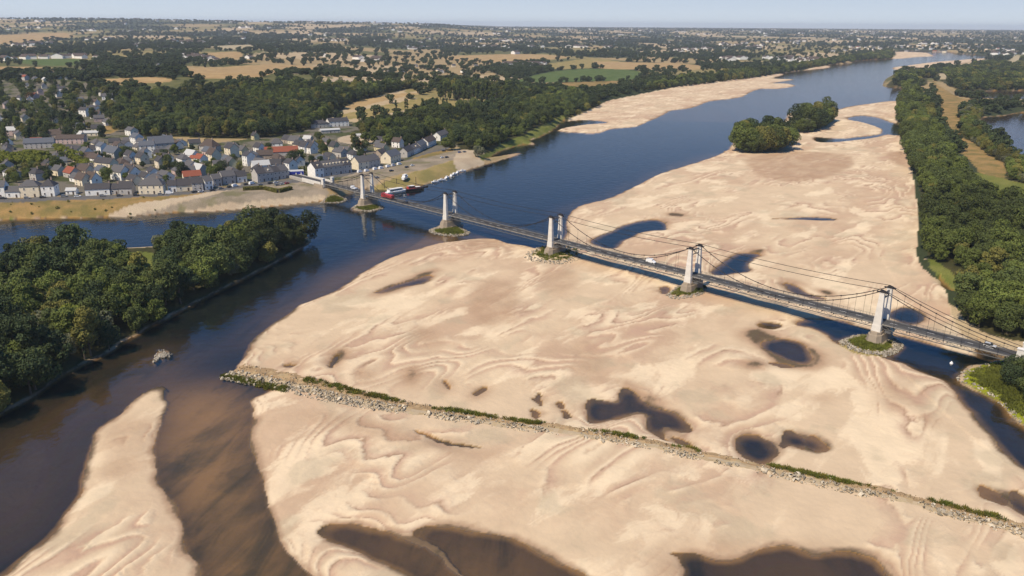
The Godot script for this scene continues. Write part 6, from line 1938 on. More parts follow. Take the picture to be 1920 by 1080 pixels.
[-107.8,-2352.9,-0.77,13.2,7.5,4.6,3.4,0,1,0,0,1,0],
[-180.1,-2056.1,-1.00,9.4,8,4.7,3.8,0,0,0,0,1,0],
[-298.9,-1864.3,-0.86,11,7.2,4.3,3.5,0,0,5,0,0,0],
[-172.1,-2351.8,0.35,10.5,8.7,4.9,3.9,0,1,1,0,0,0],
[-284.9,-2097.3,-0.91,11.6,7.7,4.2,3.5,1,0,1,0,1,0],
[-299.6,-2216.5,-1.00,12.5,7,3.5,3.8,1,0,5,0,1,0],
[-196.2,-2129.2,-0.72,9.2,8.4,4.4,3.4,1,1,0,0,1,0],
[-279.8,-2335.1,-0.72,13.5,8.5,4.2,3.4,0,1,0,0,1,0]]],
["houses in the far riverside town","%s house with %s roof in the far riverside town",[[2380.7,-5154.4,-0.76,19.5,7.3,6.5,2.9,0,5,0,0,1,0],
[2266.2,-4386.6,-0.69,25.5,7.2,5.8,3.3,0,5,0,0,0,0],
[2214.7,-4722.5,0.22,23.5,8.5,8,3.4,0,2,5,0,1,0],
[2450.2,-4176.5,-0.85,18,8.8,8.2,4,1,1,1,0,0,0],
[2198.6,-4487.7,0.16,20.8,8.4,6,3.5,0,0,0,0,1,0],
[2607.1,-4357.6,-0.76,17.7,8.8,8.4,3.2,1,0,1,0,1,0],
[2557.6,-4832.3,-0.94,14.2,8,5.4,3.1,1,0,1,0,0,0],
[2662.9,-5090,-1.05,23.7,7.5,7.6,2.8,0,2,0,0,0,0],
[2010.8,-4627.6,-0.98,23,8.7,8.2,2.9,0,1,1,0,1,0],
[2402.6,-3988.1,-1.03,14.3,8.2,7.9,3.2,1,0,1,0,0,0],
[1879.9,-4327.5,-0.83,24.1,8.2,7.2,3.6,0,0,0,0,1,0],
[2572.7,-4493.2,-0.66,14.4,7.9,6.1,3.4,0,1,1,0,0,0],
[1907.5,-4294.3,-0.65,15.2,7.5,8,2.9,1,1,5,0,0,0],
[1778.1,-4293,-0.90,16.5,7.3,5.7,3.7,0,1,0,0,0,0],
[2352.9,-4640.5,-0.80,22.5,7.7,8.2,3.4,0,0,3,0,0,0],
[1662.4,-4142.6,-0.90,18.8,8.8,6.5,3.6,0,2,0,0,0,0],
[2100.1,-4735.2,-0.79,19.2,7.6,9,3.1,0,0,0,0,0,0],
[1942.2,-4656.3,-0.99,15.1,8.4,7.4,3.3,0,0,3,0,0,0],
[2413.2,-4148,-0.70,14.6,9,6.2,2.8,1,1,1,0,0,0],
[2246,-4560.9,-0.70,19,9,5.1,3.1,0,1,1,0,1,0],
[2260.9,-4325.3,-1.02,22.4,7.2,8.8,4,0,1,0,0,0,0],
[2511.2,-5019.7,-0.66,18.2,8.7,8.9,3.1,1,0,5,0,1,0],
[2012.2,-4719.1,-0.73,14.8,8.9,6.1,3.2,1,0,1,0,1,0],
[2224.5,-4353.8,-0.89,22.3,7.6,6.7,4,0,5,3,0,1,0],
[2394.1,-4065.7,-0.68,24.8,7.5,7.4,3.3,0,1,0,0,0,0],
[2733.2,-5085.3,-0.77,21.4,7.6,7.6,3.5,0,0,1,0,1,0],
[1546,-3998.7,-0.96,24.2,8.3,8,3.3,0,0,1,0,1,0],
[2699.4,-4810.5,-0.86,24.1,7.4,5.6,3.9,0,2,0,0,1,0],
[2110.5,-4878.8,-0.98,18.4,8.9,8.4,3.6,0,1,0,0,1,0],
[2268.7,-4487.4,0.28,15.1,8,8.2,3.7,1,0,5,0,1,0],
[1818.8,-4371.9,-0.95,21.9,8.1,5,3.1,0,1,1,0,1,0],
[2633.4,-4785,0.31,17.9,8,5.4,3,0,0,2,0,1,0],
[2438.3,-4622,-0.66,14.5,7.9,7.4,3.1,0,0,0,0,1,0],
[1742.9,-4190.1,0.37,25.7,7.7,5.3,3.7,0,1,1,0,1,0],
[1751.4,-4262.2,-0.98,25.2,7.1,6.6,3,0,1,1,0,0,0],
[2449,-5129.2,-1.00,22.2,7.4,5.3,3.8,1,0,2,0,0,0],
[2232.5,-4862.7,-0.95,25.8,7.6,6,3.8,0,0,1,0,1,0],
[2490,-4223.5,-0.71,17.7,7.5,5.8,2.9,0,0,1,0,1,0],
[2558.3,-4262.4,-0.97,22.5,8.8,7.2,2.9,0,0,5,0,1,0],
[1946.1,-4459.4,-0.87,16.4,8.9,6.8,3.9,1,0,5,0,1,0],
[2278,-4127.2,-0.73,16,8.1,5.6,3.7,0,0,1,0,1,0],
[2699.5,-4973.8,-0.93,14.7,7.5,7.3,3.2,0,1,0,0,0,0],
[2170,-4751.3,-0.89,20.6,7.1,6.5,3.6,0,0,5,0,1,0],
[2671.2,-4903.8,-1.00,15.8,8.7,5.5,3.9,0,0,0,0,1,0],
[2396.9,-4732.9,0.18,18.2,7.6,6.2,3.5,0,1,1,0,0,0],
[1964.7,-4702.3,-1.04,24.7,8.2,8.9,3.2,0,1,0,0,1,0],
[2314.9,-4666,0.39,18.4,7.9,8,2.9,1,0,2,0,1,0],
[2529.3,-5149.9,-0.88,20.2,8.7,5.3,3.7,0,0,1,0,1,0],
[2636.8,-4497.2,0.16,15.8,7.5,7.2,3.2,0,0,3,0,1,0],
[1944.4,-4508.2,-0.85,16.4,8.8,5.1,3.9,0,0,0,0,1,0],
[2083.2,-4373.6,-0.96,17.5,7.5,8.1,3.4,0,2,0,0,0,0],
[1953.4,-4785.5,0.42,23.3,7.9,8.7,2.8,0,0,0,0,1,0],
[2478.6,-4929.6,-0.78,23.6,8.4,5.3,2.8,0,1,0,0,0,0],
[2459.8,-4135.4,-0.74,21.6,7.2,7.9,3.2,1,0,1,0,1,0],
[2376.9,-3949.7,-0.98,22.9,7.8,7.6,3.9,0,1,2,0,1,0],
[2690.2,-4435.7,-0.75,25.4,8.7,6,3.5,0,0,5,0,1,0],
[2471.7,-4593.7,-0.89,21.5,7.2,7.6,3.8,0,1,0,0,1,0],
[2716.3,-4578.7,0.45,17.7,8,6.6,3.2,1,0,1,0,1,0],
[1994.5,-4586.4,0.50,24.1,7.4,8.6,3.3,0,1,0,0,0,0],
[2256.6,-4814,-0.93,24.7,7.6,8.5,3.7,0,1,4,0,0,0],
[2461.9,-5183.4,-0.73,24.2,7.5,6.4,2.9,0,0,0,0,1,0],
[1997.9,-4499.1,-0.91,20.2,8.3,7.5,3.3,0,0,0,0,1,0],
[2327.4,-3961.1,-0.69,15.4,8.5,8,2.8,0,0,0,0,0,0],
[2176.3,-4859.1,-0.75,25,8.3,6.1,3.7,0,0,5,0,1,0],
[2420.3,-5054.1,-0.77,25.4,7.6,5.6,3.5,0,1,1,0,1,0],
[2302.8,-4950.5,-0.98,20.2,7.6,5.2,3.2,0,2,0,0,1,0],
[2254.4,-4925,-0.75,23.1,7.6,6.5,3.9,0,0,1,0,1,0],
[2533.4,-5187.1,-0.67,20.4,7.5,6,2.9,0,1,0,0,1,0],
[1909.1,-4641.2,0.41,21.7,7.8,8.8,3.7,0,5,1,0,1,0],
[2741.5,-4996.1,-1.00,22.8,7.7,5.3,3.3,0,0,5,0,1,0]]]]
const BRIDGE_X := [25.7,244.2,399.8,45.1,-19.3]
const SHOP := [-174.8,-633.1,0.35]
const HEDGES := [[-199.2,-575.8,-185.9,-580.2,"clipped green hedge left of the car park by the grey terrace"],
[-184.8,-580.3,-171.8,-570.9,"clipped hedge running along the upper edge of the ramp"],
[-171.8,-570.9,-165.6,-582.9,"angled end hedge beside the sunken ramp near the bridge"]]
const CARS := [
[-353.8,-539.2,0.37,"paint_black",0,"black car parked at the left picture edge on the quay"],
[-338.4,-541.4,0.36,"paint_grey",0,"grey car parked before the long cream house"],
[-328.8,-543.5,0.36,"paint_black",0,"black car parked between the cream house and the tall white house"],
[-315.5,-546.6,0.36,"paint_grey",0,"grey car parked left of the white-roofed shed"],
[-306.7,-547.8,0.36,"paint_white",0,"white car parked before the small shed with pale roof"],
[-290.7,-551.0,0.36,"paint_grey",0,"grey car parked before the long low white house"],
[-278.7,-551.4,0.36,"paint_black",0,"black car parked before the dark slate roofed house"],
[-267.6,-552.7,0.35,"paint_black",0,"black car parked left of the broad cream house"],
[-251.9,-556.9,0.35,"paint_grey",0,"grey car parked at the right corner of the broad cream house"],
[-247.4,-560.8,0.36,"paint_white",1,"white van parked before the small white gabled house"],
[-231.3,-566.0,1.02,"paint_black",0,"black car parked before the grey house with pale corner"],
[-227.4,-568.1,1.02,"paint_white",0,"white car parked before the narrow white quay house"],
[-220.4,-572.2,1.01,"paint_black",0,"black car parked right of the narrow white quay house"],
[-216.9,-579.2,1.02,"paint_grey",0,"grey car at the upper end of the dry bank road"],
[-212.3,-585.4,1.01,"paint_black",0,"black car parked before the long grey stone house"],
[-209.4,-588.6,1.01,"paint_white",1,"white van parked before the long grey stone house"],
[-203.3,-596.1,1.01,"paint_black",0,"black car parked before the white gabled house by the terrace"],
[-199.6,-598.3,1.01,"paint_white",1,"white van parked under the tall white gable of the terrace"],
[-192.2,-594.3,1.00,"paint_grey",0,"grey car parked left of the clipped hedge"],
[-186.4,-600.9,1.00,"paint_black",0,"black car parked before the second terrace house"],
[-183.3,-604.2,1.00,"paint_white",0,"white car parked before the third terrace house"],
[-179.3,-594.8,0.98,"paint_grey",0,"grey car in the car park above the hedges"],
[-176.6,-598.0,0.98,"paint_silver",0,"silver car in the car park beside the blue shop"],
[-173.8,-601.3,0.98,"paint_red",0,"red car in the car park near the bridge head"],
[-101.7,-658.5,0.95,"paint_black",0,"black car crossing the tan quay below the vans"],
[-91.1,-677.0,0.95,"paint_black",0,"black car alone on the middle of the tan quay"],
[-87.5,-685.2,0.95,"paint_white",0,"white car parked on the upper tan quay"],
[-109.3,-630.2,0.92,"paint_grey",0,"grey car parked on the quay beside the first pylon"],
[-65.3,-729.3,0.96,"paint_white",0,"white car at the far end of the tan quay"],
[-61.0,-731.0,0.96,"paint_black",0,"black car at the far end of the tan quay"],
[-66.9,-766.0,0.98,"paint_black",0,"black car under the big tree at the riverside road end"],
[-51.1,-760.0,0.97,"paint_blue",0,"blue car parked right of the big riverside tree"],
[-46.7,-763.5,0.97,"paint_grey",0,"grey car parked by the sandy landing"],
[-116.3,-665.6,0.97,"paint_white",1,"white van first in the quay row of vans"],
[-112.1,-670.1,0.97,"paint_white",1,"white van second in the quay row of vans"],
[-107.3,-677.7,0.97,"paint_white",1,"white camper van third in the quay row of vans"],
[-103.5,-683.2,0.97,"paint_silver",1,"silver camper van fourth in the quay row of vans"],
[-99.4,-690.2,0.97,"paint_white",1,"white box van last in the quay row of vans"],
[-126.8,-651.3,0.97,"paint_white",1,"white van parked behind the first pylon on the quay"],
[-121.9,-656.4,0.97,"paint_white",1,"white camper behind the first pylon, right of the van"],
[-122.6,-612.0,0.92,"paint_white",1,"white van below the bridge deck on the lower quay"]]
const BOATS := [
[-89.7,-602.9,0.75,0,"white passenger boat with dark window band moored below the bridge"],
[-76.8,-612.7,0.60,1,"red barge with dark hull moored right of the white passenger boat"],
[-71.4,-624.7,0.40,3,"dark punt moored at the tip of the red barge"],
[-63.9,-645.2,0.50,2,"first small white motor boat along the quay, counted from the bridge"],
[-59.4,-653.5,0.40,2,"second small white motor boat along the quay, counted from the bridge"],
[-55.8,-664.5,1.20,2,"third small white motor boat along the quay, counted from the bridge"],
[-52.9,-673.3,1.50,2,"fourth small white motor boat along the quay, counted from the bridge"],
[-50.7,-681.0,0.90,2,"fifth small white motor boat along the quay, counted from the bridge"],
[-48.4,-688.9,1.30,2,"sixth small white motor boat along the quay, counted from the bridge"],
[-44.7,-697.0,0.50,2,"seventh small white motor boat along the quay, counted from the bridge"],
[-31.9,-707.0,0.50,3,"dark punt alone off the sandy spit"],
[-22.9,-727.1,0.30,3,"dark punt farthest along the sandy spit"],
[-86.9,-633.2,1.30,4,"white cabin cruiser propped on cradle on the tan quay"]]
const POSTS := [[-101.1,-615.0,"dark mooring post left of the white passenger boat"],
[-92.6,-623.9,"dark mooring post behind the white passenger boat"],
[-78.1,-631.0,"dark mooring post behind the red barge"]]
const BUOY := [170.9,-282.0]
const GROYNE := [-104.0,-271.4,-89.9,-264.6,-76.5,-258.0,-59.4,-249.7,-43.5,-243.3,-28.4,-238.8,-13.9,-234.5,0.3,-229.9,14.0,-226.2,27.3,-222.2,40.1,-217.7,53.9,-212.0,69.9,-205.5,86.4,-198.4,101.8,-191.5,116.0,-184.2,126.6,-177.6,133.6,-173.1,148.2,-164.6]
const SKIRTS := [
["grassy rubble islet at the foot of the first pylon",3,3,[-113.3,-548.3,-112.0,-555.3,-107.2,-562.5,-99.2,-561.0,-92.7,-554.1,-92.1,-545.5,-97.0,-538.6,-104.1,-536.7,-109.5,-539.9]],
["grassy rubble islet at the foot of the second pylon",4,3,[-52.4,-484.2,-49.7,-491.2,-44.0,-499.9,-36.3,-498.6,-30.1,-487.6,-26.9,-479.5,-29.9,-472.8,-36.4,-471.4,-43.7,-472.5,-49.4,-477.6]],
["stony weedy islet at the foot of the fifth pylon",9,3,[136.0,-302.9,139.4,-305.9,144.0,-309.5,149.8,-311.4,154.8,-310.9,159.3,-307.4,160.3,-301.0,157.0,-295.4,151.5,-290.4,145.6,-287.6,140.1,-288.6,136.4,-293.4,135.5,-298.3]],
["small stony foot of the town-side bridge abutment",3,3,[-139.9,-563.3,-135.1,-580.2,-128.3,-582.4,-122.5,-574.9,-124.9,-565.6,-132.6,-561.7]],
["weedy rubble around the third pylon on the sand",3,1.5,[13.7,-438.7,18.7,-448.1,26.6,-450.7,35.3,-439.3,38.8,-426.1,32.0,-413.4,20.2,-410.1,11.6,-415.0,7.4,-425.4]],
["weedy rubble around the fourth pylon on the sand",4,1.5,[79.2,-367.9,84.0,-374.7,91.0,-376.6,95.8,-371.6,92.7,-362.6,85.4,-356.1,77.2,-353.7,74.4,-359.0]],
["pale gravel shoal alone in the dark channel by the wooded island",6,0,[-138.7,-279.3,-140.1,-285.5,-139.9,-289.8,-137.6,-290.3,-134.1,-287.7,-133.0,-283.5,-135.3,-281.9,-136.9,-280.8,-137.0,-276.3]],
["stony lime-green bank under the right end of the bridge",1.5,4,[168.0,-270.5,174.2,-277.3,182.1,-279.5,194.5,-284.7,197.5,-277.7,192.0,-246.4,172.6,-217.1,168.3,-231.9,168.6,-238.2,169.7,-249.3,167.3,-257.3,165.8,-264.8]]]
const GROVES := [[-517,-856,-467,-836,-441,-893,-572,-895,-491,-766,-522,-926,-542,-908,-502,-819,-506,-844,-522,-895,-540,-843,-445,-865,-474,-806,-491,-853,-498,-871,-432,-838,-545,-927,-543,-900,-482,-868,-523,-818,-459,-837,-469,-865,-487,-827,-531,-857,-502,-825,-505,-929,-496,-907,-453,-913,-583,-924,-480,-888,-518,-842,-515,-868,-503,-866,-482,-908,-549,-867,-493,-865,-557,-875,-570,-919,-546,-886,-465,-926],
[-639,-1161,-704,-1246,-782,-1281,-526,-1076,-741,-1168,-548,-936,-609,-974,-745,-1179,-617,-1128,-624,-1100,-482,-980,-576,-971,-662,-1072,-829,-1351,-584,-1105,-683,-1097,-632,-1078,-651,-1111,-579,-1079,-495,-985,-573,-1192,-688,-1113,-630,-1213,-548,-1134,-586,-999,-531,-1105,-644,-1197,-560,-1166,-701,-1116,-611,-1168,-672,-1166,-611,-1054,-681,-1259,-836,-1322,-798,-1307,-700,-1239,-527,-948,-516,-986,-593,-1042,-644,-1093,-546,-1077,-570,-997,-732,-1209,-642,-1059,-726,-1288,-607,-962,-843,-1357,-525,-1065,-595,-1180,-604,-1221,-660,-1056,-592,-982,-552,-1100,-659,-1131,-722,-1198,-634,-1167,-561,-1027,-535,-1066,-591,-948,-609,-1182,-565,-975,-699,-1168,-739,-1219,-588,-928,-763,-1259,-642,-1227,-669,-1246,-619,-1144,-630,-998,-607,-1083,-635,-1146,-562,-1174,-652,-1270,-598,-1021,-564,-1124,-567,-1136,-573,-1066,-570,-1045,-516,-1019,-561,-1145,-663,-1166,-620,-1035,-618,-1183,-696,-1151,-815,-1324,-652,-1248,-676,-1092,-480,-972,-744,-1306,-733,-1236,-559,-930,-599,-1002,-642,-1214,-526,-1024,-643,-1031,-568,-1181,-641,-1046,-620,-1088,-550,-1142,-596,-1081,-813,-1337,-655,-1230,-518,-1027,-737,-1279,-495,-1024,-680,-1199,-579,-1048,-769,-1299,-828,-1311,-575,-1094,-766,-1208,-654,-1182,-619,-992,-699,-1099,-663,-1156,-783,-1335,-663,-1225,-658,-1208,-765,-1311,-711,-1284],
[-140,-897,-151,-814,-132,-871,-121,-913,-86,-917,-144,-825,-141,-808,-79,-919,-127,-775,-103,-819,-127,-847,-98,-810,-134,-851,-102,-881,-160,-851,-140,-855,-132,-835,-149,-753,-102,-780,-113,-840,-135,-819,-111,-826,-82,-885,-76,-898,-160,-801,-127,-897,-143,-761,-114,-804,-146,-842,-84,-874]]
const TREES := [
["pruned bright green plane tree, first from left in the front row","front row of pruned plane trees",[[-433.6,-659.9,"plane","lime",1.2]]],
["pruned bright green plane tree, second from left in the front row","front row of pruned plane trees",[[-429.7,-660.6,"plane","lime",1.2]]],
["pruned bright green plane tree, third from left in the front row","front row of pruned plane trees",[[-425.8,-661.3,"plane","lime",1.2]]],
["pruned bright green plane tree, fourth from left in the front row","front row of pruned plane trees",[[-421.9,-661.9,"plane","lime",1.2]]],
["pruned bright green plane tree, fifth from left in the front row","front row of pruned plane trees",[[-418.0,-662.6,"plane","lime",1.2]]],
["pruned bright green plane tree, sixth from left in the front row","front row of pruned plane trees",[[-414.1,-663.3,"plane","lime",1.2]]],
["pruned bright green plane tree, seventh from left in the front row","front row of pruned plane trees",[[-410.1,-663.9,"plane","lime",1.2]]],
["pruned bright green plane tree, eighth from left in the front row","front row of pruned plane trees",[[-406.2,-664.6,"plane","lime",1.2]]],
["pruned bright green plane tree, ninth from left in the front row","front row of pruned plane trees",[[-402.3,-665.3,"plane","lime",1.2]]],
["pruned bright green plane tree, tenth from left in the front row","front row of pruned plane trees",[[-398.3,-666.0,"plane","lime",1.2]]],
["pruned bright green plane tree, eleventh from left in the front row","front row of pruned plane trees",[[-394.3,-666.6,"plane","lime",1.2]]],
["pruned plane tree, first from left in the rear row","rear row of pruned plane trees",[[-450.6,-688.8,"plane","lime",1.15]]],
["pruned plane tree, second from left in the rear row","rear row of pruned plane trees",[[-446.5,-690.1,"plane","lime",1.15]]],
["pruned plane tree, third from left in the rear row","rear row of pruned plane trees",[[-442.4,-691.4,"plane","lime",1.15]]],
["pruned plane tree, fourth from left in the rear row","rear row of pruned plane trees",[[-438.2,-692.7,"plane","lime",1.15]]],
["pruned plane tree, fifth from left in the rear row","rear row of pruned plane trees",[[-434.1,-694.0,"plane","lime",1.15]]],
["pruned plane tree, sixth from left in the rear row","rear row of pruned plane trees",[[-429.9,-695.3,"plane","lime",1.15]]],
["pruned plane tree, seventh from left in the rear row","rear row of pruned plane trees",[[-425.7,-696.6,"plane","lime",1.15]]],
["pruned plane tree, eighth from left in the rear row","rear row of pruned plane trees",[[-421.5,-697.9,"plane","lime",1.15]]],
["pruned plane tree, ninth from left in the rear row","rear row of pruned plane trees",[[-417.3,-699.2,"plane","lime",1.15]]],
["pruned plane tree, tenth from left in the rear row","rear row of pruned plane trees",[[-413.1,-700.5,"plane","lime",1.15]]],
["pruned bright green tree, first from back in left side of slanting avenue","slanting avenue of pruned trees",[[-424.8,-740.8,"plane","lime",1.05]]],
["pruned bright green tree, second from back in left side of slanting avenue","slanting avenue of pruned trees",[[-415.0,-728.6,"plane","lime",1.05]]],
["pruned bright green tree, third from back in left side of slanting avenue","slanting avenue of pruned trees",[[-405.5,-716.7,"plane","lime",1.05]]],
["pruned bright green tree, fourth from back in left side of slanting avenue","slanting avenue of pruned trees",[[-396.3,-705.3,"plane","lime",1.05]]],
["pruned bright green tree, fifth from back in left side of slanting avenue","slanting avenue of pruned trees",[[-387.4,-694.2,"plane","lime",1.05]]],
["pruned bright green tree, sixth from back in left side of slanting avenue","slanting avenue of pruned trees",[[-378.7,-683.4,"plane","lime",1.05]]],
["pruned bright green tree, seventh from back in left side of slanting avenue","slanting avenue of pruned trees",[[-370.2,-672.9,"plane","lime",1.05]]],
["pruned bright green tree, eighth from back in left side of slanting avenue","slanting avenue of pruned trees",[[-362.1,-662.7,"plane","lime",1.05]]],
["pruned bright green tree, ninth from back in left side of slanting avenue","slanting avenue of pruned trees",[[-354.1,-652.8,"plane","lime",1.05]]],
["pruned bright green tree, first from back in right side of slanting avenue","slanting avenue of pruned trees",[[-421.6,-744.1,"plane","lime",0.95]]],
["pruned bright green tree, second from back in right side of slanting avenue","slanting avenue of pruned trees",[[-411.8,-731.8,"plane","lime",0.95]]],
["pruned bright green tree, third from back in right side of slanting avenue","slanting avenue of pruned trees",[[-402.3,-719.9,"plane","lime",0.95]]],
["pruned bright green tree, fourth from back in right side of slanting avenue","slanting avenue of pruned trees",[[-393.1,-708.3,"plane","lime",0.95]]],
["pruned bright green tree, fifth from back in right side of slanting avenue","slanting avenue of pruned trees",[[-384.2,-697.1,"plane","lime",0.95]]],
["tall dark poplar, first from left in the straight row beyond the riverside wood","straight row of poplars",[[-110.5,-1227.9,"poplar","dark",1.22]]],
["tall dark poplar, second from left in the straight row beyond the riverside wood","straight row of poplars",[[-103.4,-1226.0,"poplar","dark",1.34]]],
["tall dark poplar, third from left in the straight row beyond the riverside wood","straight row of poplars",[[-96.3,-1224.1,"poplar","dark",1.46]]],
["tall dark poplar, fourth from left in the straight row beyond the riverside wood","straight row of poplars",[[-89.2,-1222.1,"poplar","dark",1.22]]],
["tall dark poplar, fifth from left in the straight row beyond the riverside wood","straight row of poplars",[[-82.1,-1220.1,"poplar","dark",1.34]]],
["tall dark poplar, sixth from left in the straight row beyond the riverside wood","straight row of poplars",[[-75.1,-1218.0,"poplar","dark",1.46]]],
["tall dark poplar, seventh from left in the straight row beyond the riverside wood","straight row of poplars",[[-68.0,-1215.8,"poplar","dark",1.22]]],
["tall dark poplar, eighth from left in the straight row beyond the riverside wood","straight row of poplars",[[-61.0,-1213.6,"poplar","dark",1.34]]],
["tall dark poplar, ninth from left in the straight row beyond the riverside wood","straight row of poplars",[[-54.0,-1211.3,"poplar","dark",1.46]]],
["tall dark poplar, tenth from left in the straight row beyond the riverside wood","straight row of poplars",[[-47.0,-1208.9,"poplar","dark",1.22]]],
["tall dark poplar, eleventh from left in the straight row beyond the riverside wood","straight row of poplars",[[-40.1,-1206.4,"poplar","dark",1.34]]],
["tall dark poplar, twelfth from left in the straight row beyond the riverside wood","straight row of poplars",[[-33.2,-1203.9,"poplar","dark",1.46]]],
["tall dark poplar, thirteenth from left in the straight row beyond the riverside wood","straight row of poplars",[[-26.3,-1201.3,"poplar","dark",1.22]]],
["tall dark poplar, fourteenth from left in the straight row beyond the riverside wood","straight row of poplars",[[-19.4,-1198.7,"poplar","dark",1.34]]],
["tall dark poplar, fifteenth from left in the straight row beyond the riverside wood","straight row of poplars",[[-12.6,-1195.9,"poplar","dark",1.46]]],
["dark poplar standing at the edge of the olive field","poplars at the olive field",[[-158.3,-1088.7,"poplar","dark",0.9],[-149.6,-1116.0,"poplar","dark",0.9],[-146.0,-1111.4,"poplar","dark",0.9],[-125.2,-1109.3,"poplar","dark",0.9],[-119.9,-1115.5,"poplar","dark",0.9],[-112.2,-1127.6,"poplar","dark",0.9],[-105.9,-1123.3,"poplar","dark",0.9],[-98.0,-1135.6,"poplar","dark",0.9],[-93.1,-1131.0,"poplar","dark",0.9]]],
["single tall poplar beside the far left riverbank trees","",[[315.3,-1856.9,"poplar","dark",0.95]]],
["massive very dark cedar above the upper town","dark cedars above the upper town",[[-521.4,-944.8,"cedar","deep",1.1],[-530.7,-944.3,"cedar","deep",1.1],[-552.8,-961.6,"cedar","deep",1.1],[-503.0,-927.5,"cedar","deep",1.1]]],
["massive very dark cedar at the left end of the wooded hill","dark cedars of the wooded hill",[[-465.6,-1059.1,"cedar","deep",1.15],[-465.8,-1090.8,"cedar","deep",1.15],[-441.6,-1060.6,"cedar","deep",1.15],[-489.1,-1089.4,"cedar","deep",1.15],[-455.2,-1113.6,"cedar","deep",1.15]]],
["big dark round tree at the end of the riverside road","",[[-60.0,-776.5,"oak","dark",1.05]]],
["green tree just left of the big dark round tree","",[[-65.4,-772.8,"oak","mid",0.95]]],
["silvery willow on the grassy landing spit","",[[-32.5,-744.7,"willow","grey",0.95]]],
["dark tree beside the bright blue shop roofline","",[[-188.1,-682.6,"oak","deep",0.95]]],
["narrow dark cypress between the white houses","",[[-168.9,-637.6,"poplar","deep",0.42]]],
["second narrow dark cypress between the white houses","",[[-165.8,-635.3,"poplar","deep",0.42]]],
["olive garden tree right of the big white block","",[[-306.5,-683.5,"oak","olive",0.8]]],
["dark garden tree behind the broad cream house","",[[-289.6,-662.8,"oak","dark",0.8]]],
["dark garden tree left of the cream gabled house","",[[-339.3,-704.7,"oak","dark",0.7]]],
["green garden tree below the orange-red roofed house","",[[-264.6,-658.7,"oak","mid",0.7]]],
["small green garden tree below the cream gable","",[[-256.1,-653.9,"oak","mid",0.6]]],
["bright yellow-green tree on the near side of the wooded island","",[[-174.3,-294.3,"oak","lime",1]]],
["smaller yellow-green tree beside the bright one on the wooded island","",[[-174.5,-286.0,"oak","lime",0.8]]],
["silvery grey willow left of the yellow-green tree on the island","",[[-183.8,-291.3,"willow","grey",1.1]]],
["pale grey-green tree in the farther sandbank islet","",[[358.8,-980.8,"oak","grey",1]]],
["small very dark garden tree between roofs in the left-centre middle of town","garden trees of the town",[[-312.1,-663.2,"oak","deep",0.47],[-324.4,-696.5,"oak","deep",0.59]]],
["medium olive garden tree between roofs in the left middle of town","garden trees of the town",[[-391.0,-611.5,"oak","olive",0.64]]],
["medium mid green bush between roofs in the centre middle of town","garden trees of the town",[[-264.6,-677.4,"shrub","mid",0.67],[-279.2,-665.5,"shrub","mid",0.65]]],
["small very dark garden tree between roofs in the left middle of town","garden trees of the town",[[-374.7,-653.9,"oak","deep",0.59]]],
["medium very dark garden tree between roofs in the centre middle of town","garden trees of the town",[[-283.6,-637.3,"oak","deep",0.61]]],
["medium olive garden tree between roofs in the centre middle of town","garden trees of the town",[[-289.9,-658.9,"oak","olive",0.6]]],
["medium very dark garden tree between roofs in the right front of town","garden trees of the town",[[-172.0,-675.4,"oak","deep",0.65],[-164.1,-670.8,"oak","deep",0.65]]],
["small very dark garden tree between roofs in the right-centre back of town","garden trees of the town",[[-236.7,-767.4,"oak","deep",0.54],[-268.9,-769.6,"oak","deep",0.52]]],
["small mid green bush between roofs in the left back of town","garden trees of the town",[[-401.6,-688.2,"shrub","mid",0.48]]],
["small mid green garden tree between roofs in the right middle of town","garden trees of the town",[[-192.4,-714.4,"oak","mid",0.46]]],
["small dark green garden tree between roofs in the centre back of town","garden trees of the town",[[-313.4,-708.3,"oak","dark",0.47]]],
["medium olive garden tree between roofs in the right-centre middle of town","garden trees of the town",[[-225.3,-734.1,"oak","olive",0.63]]],
["large mid green garden tree between roofs in the right middle of town","garden trees of the town",[[-176.1,-740.8,"oak","mid",0.76],[-185.2,-689.4,"oak","mid",0.76]]],
["medium olive garden tree between roofs in the right-centre front of town","garden trees of the town",[[-223.6,-642.2,"oak","olive",0.6]]],
["small very dark garden tree between roofs in the left-centre front of town","garden trees of the town",[[-303.8,-624.3,"oak","deep",0.56]]],
["medium olive garden tree between roofs in the left-centre back of town","garden trees of the town",[[-351.2,-722.9,"oak","olive",0.66]]],
["small very dark garden tree between roofs in the left-centre back of town","garden trees of the town",[[-352.3,-688.3,"oak","deep",0.47]]],
["medium very dark garden tree between roofs in the left-centre back of town","garden trees of the town",[[-365.0,-695.9,"oak","deep",0.66]]],
["medium very dark garden tree between roofs in the left middle of town","garden trees of the town",[[-367.9,-617.1,"oak","deep",0.69]]],
["small olive garden tree between roofs in the left back of town","garden trees of the town",[[-397.1,-684.0,"oak","olive",0.53]]],
["medium mid green garden tree between roofs in the left-centre back of town","garden trees of the town",[[-357.0,-727.8,"oak","mid",0.6]]],
["medium olive garden tree between roofs in the right back of town","garden trees of the town",[[-189.9,-782.0,"oak","olive",0.71]]],
["small olive garden tree between roofs in the left-centre middle of town","garden trees of the town",[[-362.1,-669.3,"oak","olive",0.53]]],
["small mid green garden tree between roofs in the left back of town","garden trees of the town",[[-396.5,-677.0,"oak","mid",0.56]]],
["large dark green garden tree between roofs in the right middle of town","garden trees of the town",[[-175.9,-733.7,"oak","dark",0.73]]],
["medium olive garden tree between roofs in the left-centre middle of town","garden trees of the town",[[-316.7,-622.7,"oak","olive",0.61]]],
["large very dark garden tree between roofs in the centre front of town","garden trees of the town",[[-260.6,-617.1,"oak","deep",0.8],[-239.2,-648.9,"oak","deep",0.72]]],
